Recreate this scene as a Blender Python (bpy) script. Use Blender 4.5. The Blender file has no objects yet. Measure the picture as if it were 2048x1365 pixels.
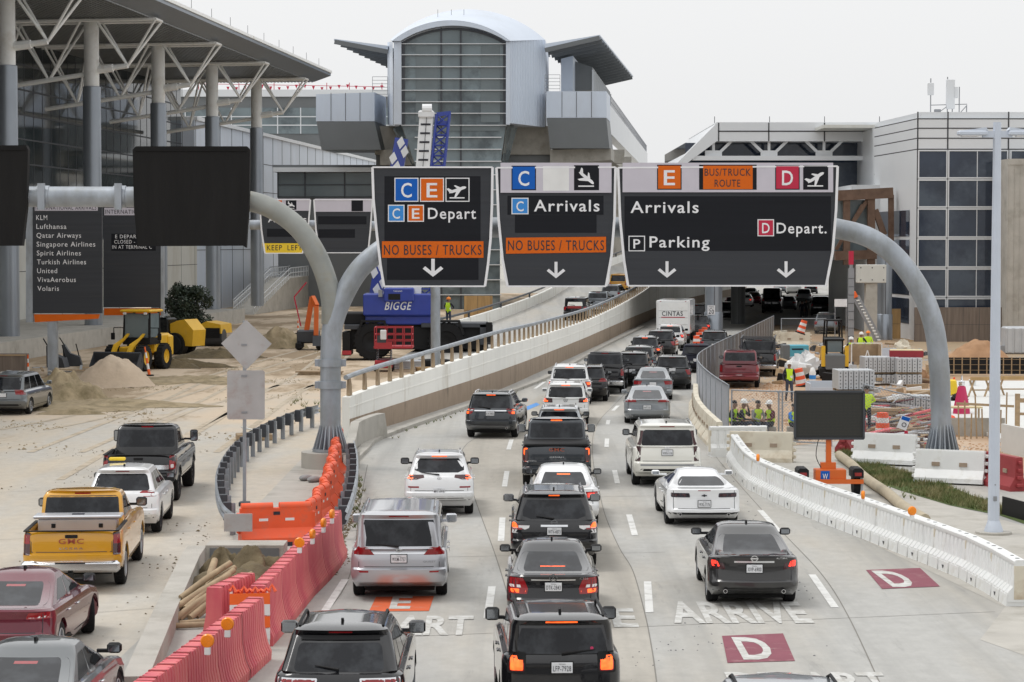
import bpy, bmesh, math, random
from mathutils import Vector, Matrix
from mathutils.bvhtree import BVHTree
R = math.radians; PI = math.pi
random.seed(7)
SC = bpy.context.scene
COL = SC.collection

# ---------------------------------------------------------------- camera, sky, sun, exposure
FPX, HOR, CAMZ = 4550.0, 486.0, 7.3
PITCH = math.atan((682.5 - HOR) / FPX)
cd = bpy.data.cameras.new('camera'); cam = bpy.data.objects.new('camera', cd); COL.objects.link(cam)
cd.sensor_width = 36; cd.lens = 36 * FPX / 2048; cd.clip_start = 0.5; cd.clip_end = 6000
cam.location = (0, 0, CAMZ); cam.rotation_euler = (PI / 2 - PITCH, 0, 0)
SC.camera = cam
W = bpy.data.worlds.new('World'); SC.world = W; W.use_nodes = True
nt = W.node_tree; nt.nodes.clear()
wo = nt.nodes.new('ShaderNodeOutputWorld'); bg = nt.nodes.new('ShaderNodeBackground')
sky = nt.nodes.new('ShaderNodeTexSky'); sky.sky_type = 'NISHITA'; sky.sun_disc = False
sky.sun_elevation = R(62); sky.sun_rotation = R(-77); sky.air_density = 1.2; sky.dust_density = 4.0
hs = nt.nodes.new('ShaderNodeHueSaturation'); hs.inputs['Saturation'].default_value = 0.10
tc = nt.nodes.new('ShaderNodeTexCoord'); sp = nt.nodes.new('ShaderNodeSeparateXYZ')
mr = nt.nodes.new('ShaderNodeMapRange'); mr.inputs['From Min'].default_value = 0.0; mr.inputs['From Max'].default_value = 0.75
mr.inputs['To Min'].default_value = 1.16; mr.inputs['To Max'].default_value = 1.62
mix = nt.nodes.new('ShaderNodeMixRGB'); mix.blend_type = 'MIX'; mix.inputs[0].default_value = 0.86
mul = nt.nodes.new('ShaderNodeMixRGB'); mul.blend_type = 'MULTIPLY'; mul.inputs[0].default_value = 1
cl = nt.nodes.new('ShaderNodeRGB'); cl.outputs[0].default_value = (7.9, 7.95, 8.0, 1)   # overcast deck
L = nt.links.new
L(sky.outputs[0], hs.inputs['Color']); L(hs.outputs[0], mix.inputs[1]); L(cl.outputs[0], mix.inputs[2])
L(tc.outputs['Generated'], sp.inputs[0]); L(sp.outputs['Z'], mr.inputs['Value'])
L(mix.outputs[0], mul.inputs[1]); L(mr.outputs[0], mul.inputs[2]); L(mul.outputs[0], bg.inputs['Color'])
bg.inputs['Strength'].default_value = 0.10; L(bg.outputs[0], wo.inputs['Surface'])
sd = bpy.data.lights.new('sun', 'SUN'); sun = bpy.data.objects.new('sun', sd); COL.objects.link(sun)
sd.energy = 1.05; sd.angle = R(18); sd.color = (1, .97, .93)
sun.rotation_euler = (R(-6), R(-26), 0)
SC.view_settings.view_transform = 'Standard'; SC.view_settings.look = 'None'
SC.view_settings.exposure = 0.0; SC.view_settings.gamma = 1

# ---------------------------------------------------------------- pixel helpers (photo 2048 x 1365)
_c, _s = math.cos(PITCH), math.sin(PITCH)
def ray(px, py):
    a, b = (px - 1024) / FPX, (682.5 - py) / FPX
    return Vector((a, _c + b * _s, b * _c - _s))
def G(px, py, z=0.0):
    d = ray(px, py); k = (z - CAMZ) / d.z; return Vector((d.x * k, d.y * k, z))
def P(px, py, Y):
    d = ray(px, py); k = Y / d.y; return Vector((d.x * k, Y, CAMZ + d.z * k))

# ---------------------------------------------------------------- materials
MATS = {}
def pm(name, col, rough=.5, metal=0, var=.10, vs=2.0, bump=0, bs=30, coat=0, emis=0, stretch=(1, 1, 1), dirt=None, dthr=(.5, .7), ds=.6, spec=.5, alpha=1):
    if name in MATS: return MATS[name]
    m = bpy.data.materials.new(name); m.use_nodes = True; n = m.node_tree.nodes; l = m.node_tree.links.new
    b = n['Principled BSDF']
    b.inputs['Roughness'].default_value = rough; b.inputs['Metallic'].default_value = metal
    b.inputs['Coat Weight'].default_value = coat; b.inputs['Coat Roughness'].default_value = .04
    b.inputs['Specular IOR Level'].default_value = spec
    b.inputs['Alpha'].default_value = alpha
    t = n.new('ShaderNodeTexCoord'); mp = n.new('ShaderNodeMapping'); l(t.outputs['Object'], mp.inputs[0]); mp.inputs['Scale'].default_value = stretch
    nz = n.new('ShaderNodeTexNoise'); nz.inputs['Scale'].default_value = vs; nz.inputs['Detail'].default_value = 5; l(mp.outputs[0], nz.inputs['Vector'])
    r = n.new('ShaderNodeMapRange'); r.inputs['To Min'].default_value = 1 - var * 1.6; r.inputs['To Max'].default_value = 1 + var * 1.6
    l(nz.outputs['Fac'], r.inputs['Value'])
    mx = n.new('ShaderNodeMixRGB'); mx.blend_type = 'MULTIPLY'; mx.inputs[0].default_value = 1; mx.inputs[1].default_value = (*col, 1)
    l(r.outputs[0], mx.inputs[2]); out = mx.outputs[0]
    if dirt:
        n2 = n.new('ShaderNodeTexNoise'); n2.inputs['Scale'].default_value = ds; n2.inputs['Detail'].default_value = 8; n2.inputs['Roughness'].default_value = .65; l(mp.outputs[0], n2.inputs['Vector'])
        r2 = n.new('ShaderNodeMapRange'); r2.inputs['From Min'].default_value = dthr[0]; r2.inputs['From Max'].default_value = dthr[1]; l(n2.outputs['Fac'], r2.inputs['Value'])
        m2 = n.new('ShaderNodeMixRGB'); m2.inputs[2].default_value = (*dirt, 1); l(r2.outputs[0], m2.inputs[0]); l(out, m2.inputs[1]); out = m2.outputs[0]
    l(out, b.inputs['Base Color'])
    if emis:
        l(out, b.inputs['Emission Color']); b.inputs['Emission Strength'].default_value = emis
    if bump:
        n3 = n.new('ShaderNodeTexNoise'); n3.inputs['Scale'].default_value = bs; n3.inputs['Detail'].default_value = 6; l(mp.outputs[0], n3.inputs['Vector'])
        bp = n.new('ShaderNodeBump'); bp.inputs['Strength'].default_value = bump; bp.inputs['Distance'].default_value = .05; l(n3.outputs['Fac'], bp.inputs['Height']); l(bp.outputs[0], b.inputs['Normal'])
    MATS[name] = m; return m
def paint(name, col, metal=.25, rough=.28):
    return pm('paint_' + name, col, rough, metal, var=.04, vs=1.2, coat=1.0, spec=.5 if max(col) > .02 else .3, dirt=tuple(c * .8 + .05 for c in col), dthr=(.58, .85), ds=2)
def glass(name, col, rough=.06): return pm('glass_' + name, col, rough, 0, var=.25, vs=.8, spec=.6)

M = dict(
 tyre=pm('tyre', (.014, .014, .015), .8, spec=.25, bump=.3, bs=60), rim=pm('rim', (.45, .46, .48), .3, .85), rimdark=pm('rim_dark', (.05, .05, .055), .35, .7),
 trim=pm('black_trim', (.012, .012, .013), .6, spec=.25), under=pm('underbody', (.01, .01, .01), .9), chrome=pm('chrome', (.75, .76, .78), .15, .95),
 cglass=pm('glass_car', (.007, .008, .009), .06, var=.25, vs=.8, spec=.3), rglass=pm('glass_rear', (.008, .009, .012), .07, var=.25, vs=.8, spec=.33, dirt=(.030, .033, .038), dthr=(.46, .62), ds=2.2), tail=pm('tail_red', (.28, .008, .012), .15, coat=.6, var=.2, vs=9),  # glass_rear: lighter noise patches painted in for reflections and hints of interior
 taildark=pm('tail_dark', (.05, .01, .012), .15, coat=.6), lit=pm('lamp_lit', (1, .12, .02), .3, emis=1.6, var=.5, vs=14), litred=pm('lamp_lit_red', (1, .05, .03), .3, emis=1.1, var=.4, vs=14),
 white_lens=pm('lens_white', (.75, .74, .74), .15, coat=.5), plate=pm('plate', (.72, .73, .75), .35), ink=pm('ink', (.02, .02, .03), .5), mirrorglass=pm('mirror_glass', (.3, .32, .35), .08, .9),
 galv=pm('galvanised', (.34, .37, .41), .42, .35, var=.28, vs=1.6, dirt=(.25, .26, .25), dthr=(.45, .8), ds=2.2, stretch=(1, 1, .5)), galvold=pm('galvanised_old', (.30, .31, .29), .5, .25, var=.2, vs=1.3, dirt=(.30, .25, .15), dthr=(.48, .72), ds=.5),
 steel=pm('steel', (.3, .31, .33), .4, .6), darksteel=pm('dark_steel', (.06, .065, .075), .5, .3), rust=pm('rusty_steel', (.16, .10, .07), .8, .1, var=.3, dirt=(.10, .05, .03)),
 signface=pm('sign_face', (.040, .043, .050), .6, var=.16, vs=.8, stretch=(.15, 1, 6), spec=.3, dirt=(.06, .06, .062), dthr=(.55, .8), ds=1), signpatch=pm('sign_patch', (.010, .011, .015), .6, var=.2, vs=.8, stretch=(.15, 1, 6), spec=.2), signwhite=pm('sign_white', (.78, .78, .8), .45), signtop=pm('sign_top', (.55, .52, .58), .5, var=.05),
 signblue=pm('sign_blue', (.004, .105, .46), .5, var=.06, spec=.25), signblue2=pm('sign_blue_light', (.03, .24, .64), .5, var=.06), signor=pm('sign_orange', (.66, .125, .005), .5, var=.08, spec=.25), signred=pm('sign_red', (.5, .01, .05), .45, var=.06), signyel=pm('sign_yellow', (.8, .55, .02), .45, var=.06),
 cover=pm('black_cover', (.014, .0135, .0135), .9, spec=.25, var=.2, vs=.8, bump=.3, bs=3, stretch=(3, 1, .4)), signback=pm('sign_back', (.42, .41, .41), .5, .2, var=.12, dirt=(.35, .28, .26), ds=1.5),
 concrete=pm('concrete', (.43, .41, .37), .85, var=.14, vs=1.2, bump=.25, bs=30, dirt=(.28, .26, .22), dthr=(.5, .78), ds=.8), concdark=pm('concrete_stained', (.36, .28, .21), .85, var=.25, vs=.9, dirt=(.20, .16, .12), ds=.9, stretch=(1, 1, .4)),
 wallwhite=pm('wall_white', (.86, .855, .81), .7, var=.06, vs=1, dirt=(.50, .45, .36), dthr=(.55, .82), ds=.9, stretch=(1, 1, .3)), jersey=pm('jersey_cream', (.66, .61, .50), .7, var=.1, dirt=(.42, .33, .22), dthr=(.5, .8), ds=1.6),
 plwhite=pm('plastic_white', (.77, .78, .77), .42, var=.06, vs=2, dirt=(.55, .53, .46), dthr=(.55, .85), ds=2.2), plred=pm('plastic_red', (.64, .105, .135), .55, var=.24, vs=1.1, dirt=(.70, .24, .20), dthr=(.42, .75), ds=1.3, stretch=(1, 1, .4)), plorange=pm('plastic_orange', (.82, .10, .025), .5, var=.14, vs=1.5, dirt=(.6, .12, .06), ds=3), pldred=pm('plastic_red_dull', (.30, .035, .04), .6, var=.15),
 orange=pm('orange', (.85, .14, .02), .5, var=.12), amber=pm('amber_lens', (.9, .26, .01), .25, var=.15, vs=30), reflect=pm('reflective_white', (.75, .75, .74), .4, var=.08), trailer=pm('trailer_orange', (.66, .13, .015), .45, var=.1), led=pm('led_panel', (.020, .021, .020), .5, var=.3, vs=40),
 yellow=pm('machine_yellow', (.72, .42, .02), .45, var=.1, dirt=(.4, .3, .15), dthr=(.6, .85)), blue=pm('crane_blue', (.02, .045, .30), .4, var=.1, coat=.3), cwhite=pm('crane_white', (.74, .75, .76), .45, var=.08), red=pm('lift_red', (.42, .03, .04), .5, var=.15),
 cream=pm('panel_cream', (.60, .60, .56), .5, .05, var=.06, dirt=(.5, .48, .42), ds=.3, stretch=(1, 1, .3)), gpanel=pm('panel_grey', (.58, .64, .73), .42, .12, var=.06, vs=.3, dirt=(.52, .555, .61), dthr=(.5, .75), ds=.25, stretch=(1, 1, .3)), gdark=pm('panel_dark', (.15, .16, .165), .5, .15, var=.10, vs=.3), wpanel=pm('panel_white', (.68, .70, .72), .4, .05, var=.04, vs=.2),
 tglass=pm('facade_glass', (.022, .030, .034), .06, var=.5, vs=.15, bump=.02, bs=.3, spec=.6, dirt=(.075, .09, .095), dthr=(.5, .64), ds=.10), bglass=pm('blue_glass', (.026, .036, .058), .05, var=.5, vs=.4, bump=.02, bs=.5, spec=.5, dirt=(.060, .078, .105), dthr=(.48, .62), ds=.22), gglass=pm('green_glass', (.165, .205, .22), .09, var=.38, vs=.22, bump=.012, bs=.3, spec=.5, dirt=(.075, .095, .105), dthr=(.5, .62), ds=.16), lglass=pm('lobby_glass', (.14, .17, .18), .12, var=.2, vs=.3),  # blue_glass: brighter noise patches stand in for uneven sky reflections
 column=pm('column_metal', (.30, .33, .37), .3, .55, var=.12, vs=.4), coltop=pm('column_paint', (.80, .81, .80), .6, var=.06, dirt=(.62, .6, .55)), truss=pm('truss_white', (.88, .89, .88), .5, var=.06, dirt=(.55, .5, .42), dthr=(.6, .8)), soffit=pm('soffit', (.20, .21, .215), .35, .35, var=.1, vs=.5, stretch=(.2, 3, 1)), fascia=pm('fascia', (.20, .23, .27), .35, .4, var=.05),
 line=pm('joint_line', (.05, .05, .055), .8), wood=pm('lumber', (.38, .27, .16), .75, var=.2, vs=2, stretch=(1, 6, 6)), ply=pm('plywood', (.42, .27, .12), .8, var=.25, vs=1.2, stretch=(4, 4, .5)), oldwood=pm('weathered_wood', (.34, .25, .16), .85, var=.3, vs=3), hoard=pm('hoarding', (.17, .135, .11), .8, var=.3, vs=1.5, stretch=(5, 5, .4)),
 log=pm('log', (.36, .27, .17), .85, var=.3, vs=5), dirtpile=pm('dirt_pile', (.34, .27, .17), .95, var=.3, vs=1.5, bump=.8, bs=4, dirt=(.20, .16, .09), dthr=(.45, .65), ds=1.2), sandpile=pm('sand_pile', (.50, .40, .30), .95, var=.12, vs=2, bump=.6, bs=5), redearth=pm('red_earth', (.36, .21, .115), .95, var=.2, vs=1.5, bump=.6, bs=4), soil=pm('brown_soil', (.13, .10, .055), .95, var=.4, vs=2, bump=1, bs=6),
 leaf=pm('leaf', (.026, .042, .024), .6, var=.6, vs=1.5), bark=pm('bark', (.12, .09, .07), .9), grass=pm('grass_blade', (.085, .13, .03), .7, var=.5, vs=.9, dirt=(.27, .23, .11), dthr=(.40, .62), ds=1.1), grassbed=pm('grass_bed', (.07, .10, .025), .95, var=.4, vs=2, bump=.5),
 skin=pm('skin', (.30, .17, .11), .6), hair=pm('hair', (.015, .012, .01), .7), navy=pm('cloth_navy', (.018, .02, .035), .85), denim=pm('cloth_denim', (.05, .06, .09), .9, var=.25, vs=8), hoodie=pm('cloth_grey', (.30, .30, .29), .9), vest=pm('hi_vis', (.58, .85, .03), .7, var=.08), vestband=pm('hi_vis_band', (.75, .75, .7), .5), helmet=pm('helmet_white', (.78, .78, .76), .3), helmetor=pm('helmet_orange', (.85, .25, .02), .3), maroon=pm('cloth_maroon', (.12, .02, .03), .9), boot=pm('boot', (.05, .035, .025), .8),
 plastic=pm('plastic_sheet', (.70, .70, .70), .45, var=.1, bump=.5, bs=3), alu=pm('form_panel', (.50, .52, .54), .45, .3, var=.1), teal=pm('teal_paint', (.09, .36, .46), .5, var=.08), magenta=pm('magenta_paint', (.50, .02, .10), .5), mulch=pm('tarp_white', (.62, .62, .60), .6, var=.06), pipe=pm('old_pipe', (.42, .36, .26), .8, var=.15), lamp=pm('lamp_paint', (.55, .60, .68), .4, .1, var=.06), rubble=pm('rubble_grey', (.3, .3, .3), .9, var=.4, vs=4), bluecan=pm('blue_plastic', (.03, .2, .65), .4), paintworn=pm('road_paint_worn', (.60, .60, .58), .8, var=.1, dirt=(.43, .42, .39), dthr=(.40, .60), ds=4), paintwhite=pm('road_paint', (.68, .68, .66), .7, var=.08, dirt=(.42, .41, .38), dthr=(.5, .75), ds=3), paintmar=pm('road_paint_maroon', (.22, .06, .085), .8, var=.1, dirt=(.34, .2, .2), dthr=(.55, .75), ds=2.5), paintor=pm('road_paint_orange', (.62, .12, .04), .8, var=.1, dirt=(.4, .25, .2), dthr=(.55, .75), ds=2.5), tarmacjoint=pm('joint_sealer', (.20, .19, .17), .9),
)

# ---------------------------------------------------------------- mesh helper
KIDS = {}
class MB:
    def __init__(s): s.v = []; s.f = []; s.m = []; s.cur = 0
    def add(s, vs, fs, T=None):
        o = len(s.v)
        s.v += [tuple(T @ Vector(v)) if T else tuple(v) for v in vs]
        s.f += [tuple(i + o for i in f) for f in fs]; s.m += [s.cur] * len(fs); return s
    def box(s, c, d, T=None, ch=0, taper=1):
        x, y, z = c; a, b, h = d[0] / 2, d[1] / 2, d[2] / 2
        if ch:
            vs = []; fs = []
            lv = [(-h, 1, ch), (-h + ch, 1, 0), (h - ch, taper, 0), (h, taper, ch)]
            for zz, k, i in lv:
                A, B = a * k - i, b * k - i; q = ch * .7
                for px, py in ((-A + q, -B), (A - q, -B), (A, -B + q), (A, B - q), (A - q, B), (-A + q, B), (-A, B - q), (-A, -B + q)): vs.append((x + px, y + py, z + zz))
            for r in range(3):
                for i in range(8): j = (i + 1) % 8; fs.append((r * 8 + i, r * 8 + j, r * 8 + 8 + j, r * 8 + 8 + i))
            fs.append(tuple(range(7, -1, -1))); fs.append(tuple(range(24, 32)))
            return s.add(vs, fs, T)
        k = taper
        vs = [(x - a, y - b, z - h), (x + a, y - b, z - h), (x + a, y + b, z - h), (x - a, y + b, z - h), (x - a * k, y - b * k, z + h), (x + a * k, y - b * k, z + h), (x + a * k, y + b * k, z + h), (x - a * k, y + b * k, z + h)]
        return s.add(vs, [(3, 2, 1, 0), (4, 5, 6, 7), (0, 1, 5, 4), (1, 2, 6, 5), (2, 3, 7, 6), (3, 0, 4, 7)], T)
    def bx(s, x0, x1, y0, y1, z0, z1, T=None, ch=0): return s.box(((x0 + x1) / 2, (y0 + y1) / 2, (z0 + z1) / 2), (abs(x1 - x0), abs(y1 - y0), abs(z1 - z0)), T, ch)
    def tube(s, pts, r, n=8, caps=True, T=None):
        pts = [Vector(p) for p in pts]; rs = r if isinstance(r, (list, tuple)) else [r] * len(pts)
        vs = []; fs = []; prev = None
        for i, p in enumerate(pts):
            t = (pts[min(i + 1, len(pts) - 1)] - pts[max(i - 1, 0)]).normalized()
            a = prev if prev else (Vector((0, 0, 1)) if abs(t.z) < .9 else Vector((1, 0, 0)))
            u = (a - t * a.dot(t)).normalized(); prev = u; w = t.cross(u)
            for k in range(n): q = 2 * PI * k / n; vs.append(p + (u * math.cos(q) + w * math.sin(q)) * rs[i])
        for i in range(len(pts) - 1):
            for k in range(n): j = (k + 1) % n; fs.append((i * n + k, i * n + j, i * n + n + j, i * n + n + k))
        if caps: fs.append(tuple(range(n - 1, -1, -1))); fs.append(tuple(range((len(pts) - 1) * n, len(pts) * n)))
        return s.add(vs, fs, T)
    def bar(s, p0, p1, w, h=None, T=None):        # square bar along any line
        p0, p1 = Vector(p0), Vector(p1); t = (p1 - p0).normalized(); a = Vector((0, 0, 1)) if abs(t.z) < .95 else Vector((0, 1, 0))
        u = t.cross(a).normalized() * w / 2; q = u.cross(t).normalized() * (h or w) / 2
        vs = [p + i * u + j * q for p in (p0, p1) for i, j in ((-1, -1), (1, -1), (1, 1), (-1, 1))]
        return s.add(vs, [(3, 2, 1, 0), (4, 5, 6, 7), (0, 1, 5, 4), (1, 2, 6, 5), (2, 3, 7, 6), (3, 0, 4, 7)], T)
    def lathe(s, prof, n=16, T=None, cap=True):
        vs = []; fs = []
        for r, z in prof:
            for k in range(n): q = 2 * PI * k / n; vs.append((r * math.cos(q), r * math.sin(q), z))
        for i in range(len(prof) - 1):
            for k in range(n): j = (k + 1) % n; fs.append((i * n + k, i * n + j, i * n + n + j, i * n + n + k))
        if cap: fs.append(tuple(range(n - 1, -1, -1))); fs.append(tuple(range((len(prof) - 1) * n, len(prof) * n)))
        return s.add(vs, fs, T)
    def prism(s, poly, axis, a, b, T=None):       # polygon in the two other axes, extruded along axis from a to b
        def mk(p, t): return {'x': (t, p[0], p[1]), 'y': (p[0], t, p[1]), 'z': (p[0], p[1], t)}[axis]
        n = len(poly); vs = [mk(p, a) for p in poly] + [mk(p, b) for p in poly]
        fs = [tuple(range(n - 1, -1, -1)), tuple(range(n, 2 * n))] + [(i, (i + 1) % n, n + (i + 1) % n, n + i) for i in range(n)]
        return s.add(vs, fs, T)
    def poly(s, pts, T=None): return s.add(pts, [tuple(range(len(pts)))], T)
    def sphere(s, c, r, n=12, m=8, sc=(1, 1, 1), T=None):
        vs = [(c[0] + r * sc[0] * math.sin(PI * i / m) * math.cos(2 * PI * k / n), c[1] + r * sc[1] * math.sin(PI * i / m) * math.sin(2 * PI * k / n), c[2] + r * sc[2] * math.cos(PI * i / m)) for i in range(m + 1) for k in range(n)]
        fs = [(i * n + k, i * n + n + k, i * n + n + (k + 1) % n, i * n + (k + 1) % n) for i in range(m) for k in range(n)]
        return s.add(vs, fs, T)
    def build(s, name, mat, parent=None, smooth=None, fix=True, loc=None):
        me = bpy.data.meshes.new(name); me.from_pydata(s.v, [], s.f)
        mats = mat if isinstance(mat, (list, tuple)) else [mat]
        for m in mats: me.materials.append(M[m] if isinstance(m, str) else m)
        if len(mats) > 1: me.polygons.foreach_set('material_index', s.m)
        if fix:
            bm = bmesh.new(); bm.from_mesh(me); bmesh.ops.recalc_face_normals(bm, faces=bm.faces); bm.to_mesh(me); bm.free()
        if smooth:
            me.polygons.foreach_set('use_smooth', [True] * len(me.polygons)); me.set_sharp_from_angle(angle=R(smooth))
        me.update(); o = bpy.data.objects.new(name, me); COL.objects.link(o)
        if parent: o.parent = parent; KIDS.setdefault(parent.name, []).append(o)
        if loc is not None: o.location = loc
        return o
def tag(o, label=None, cat=None, group=None, kind=None):
    for k, v in (('label', label), ('category', cat), ('group', group), ('kind', kind)):
        if v: o[k] = v
    return o
def empty(name, loc=(0, 0, 0), rz=0, label=None, cat=None, group=None):
    o = bpy.data.objects.new(name, None); COL.objects.link(o); o.location = loc; o.rotation_euler = (0, 0, rz); o.empty_display_size = .2
    return tag(o, label, cat, group)
def copy_tree(o, parent=None):
    """a thing with its parts and their sub-parts"""
    c = o.copy(); COL.objects.link(c); c.parent = parent
    if parent: KIDS.setdefault(parent.name, []).append(c)
    for ch in KIDS.get(o.name, []): copy_tree(ch, c)
    return c
def TM(loc=(0, 0, 0), rz=0, rx=0, ry=0, sc=(1, 1, 1)):
    return Matrix.Translation(loc) @ Matrix.Rotation(rz, 4, 'Z') @ Matrix.Rotation(ry, 4, 'Y') @ Matrix.Rotation(rx, 4, 'X') @ Matrix.Diagonal((*sc, 1))
FRONT = Matrix.Rotation(PI / 2, 4, 'X')          # XY text plane -> XZ plane facing -Y (towards the camera)
def interp(x, tab):
    if x <= tab[0][0]: return tab[0][1]
    for (a, b), (c, d) in zip(tab, tab[1:]):
        if x <= c: return b + (d - b) * (x - a) / (c - a) if c > a else d
    return tab[-1][1]

# ---------------------------------------------------------------- lettering (all evaluated in one pass)
_TX = {}
def prep_texts(lst):
    obs = []
    for t in sorted(set(lst)):
        bold = 0.0
        cu = bpy.data.curves.new('t', 'FONT'); cu.body = t.strip('*#'); cu.resolution_u = 3; cu.size = 1; cu.space_character = 1.02 if t.endswith('#') else 1.14
        cu.offset = .03 if t.endswith('#') else .011 if t.endswith('*') else .002
        o = bpy.data.objects.new('t', cu); COL.objects.link(o); obs.append((t, o))
    dg = bpy.context.evaluated_depsgraph_get()
    for t, o in obs:
        me = bpy.data.meshes.new_from_object(o.evaluated_get(dg)); vs = [v.co.copy() for v in me.vertices]; fs = [tuple(p.vertices) for p in me.polygons]
        x0 = min(v.x for v in vs); x1 = max(v.x for v in vs)
        _TX[t] = ([(v.x - x0, v.y, 0) for v in vs], fs, x1 - x0, max(v.y for v in vs))
        cu = o.data; bpy.data.objects.remove(o); bpy.data.curves.remove(cu); bpy.data.meshes.remove(me)
def text(mb, t, T, w=None, h=1.0, center=True, th=.012):
    """cap height h, total width w, flat solid letters of thickness th in T's XY plane"""
    vs, fs, tw, thh = _TX[t]; cap = .73
    sx = (w / tw) if w else h / cap * .8; sy = h / cap
    n = len(vs); off = -tw * sx / 2 if center else 0
    V = [(v[0] * sx + off, v[1] * sy, th) for v in vs]
    mb.add(V, fs, T)
def plane_icon(mb, T, s, ang, base=True):
    """a side-view jet and a runway bar"""
    body = [(-.46, -.06), (-.40, .05), (-.15, .06), (.30, .09), (.42, .06), (.47, .0), (.40, -.05), (.1, -.08), (-.3, -.09)]
    wing = [(.12, .02), (-.02, .02), (-.28, -.34), (-.17, -.34), (.20, -.05)]
    wing2 = [(.10, .06), (.00, .06), (-.12, .25), (-.04, .25), (.18, .07)]
    tail = [(-.44, .0), (-.52, .20), (-.42, .20), (-.26, .04)]
    q = T @ Matrix.Rotation(ang, 4, 'Z')
    for i, pl in enumerate((body, wing, wing2, tail)): mb.poly([(x * s, y * s, .012 + i * .002) for x, y in pl], q)
    if base: mb.poly([(x * s, y * s, .012) for x, y in ((-.4, -.44), (.36, -.44), (.36, -.38), (-.4, -.38))], T)
PL = 'LFP-7928 WXM-7757 XVP-6900 STK-9978 MSC-0938 WXL-7176 DTK-2843 WTV-4873 WXN-1116 HNF-0191 KVR-4402'.split()
prep_texts(PL)
prep_texts([t + '*' for t in 'LFP-7928 WXM-7757 XVP-6900 STK-9978 MSC-0938 WXL-7176 DTK-2843 WTV-4873 WXN-1116 HNF-0191 KVR-4402 DEPART ARRIVE D E C P Depart Arrivals Parking Depart. 20 GMC BIGGE W SIERRA CINTAS C250 ALTIMA QUEST RENTALS'.split()] + 'TEXAS BUS/TRUCK ROUTE SPEED LIMIT KLM Lufthansa United VivaAerobus Volaris DENALI'.split() + ['NO BUSES / TRUCKS', 'KEEP  LEFT', 'INTERNATIONAL ARRIVALS', 'INTERNATIONAL DEP.', 'Qatar Airways', 'Singapore Airlines', 'Spirit Airlines', 'Turkish Airlines', 'E DEPARTURES', 'CLOSED - CHECK', 'IN AT TERMINAL C'])
prep_texts(['SIERRA', 'ALTIMA', 'QUEST'])
prep_texts(['TADANO*'])
prep_texts(['DEPART#', 'ARRIVE#', 'D#', 'E#'])
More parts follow.
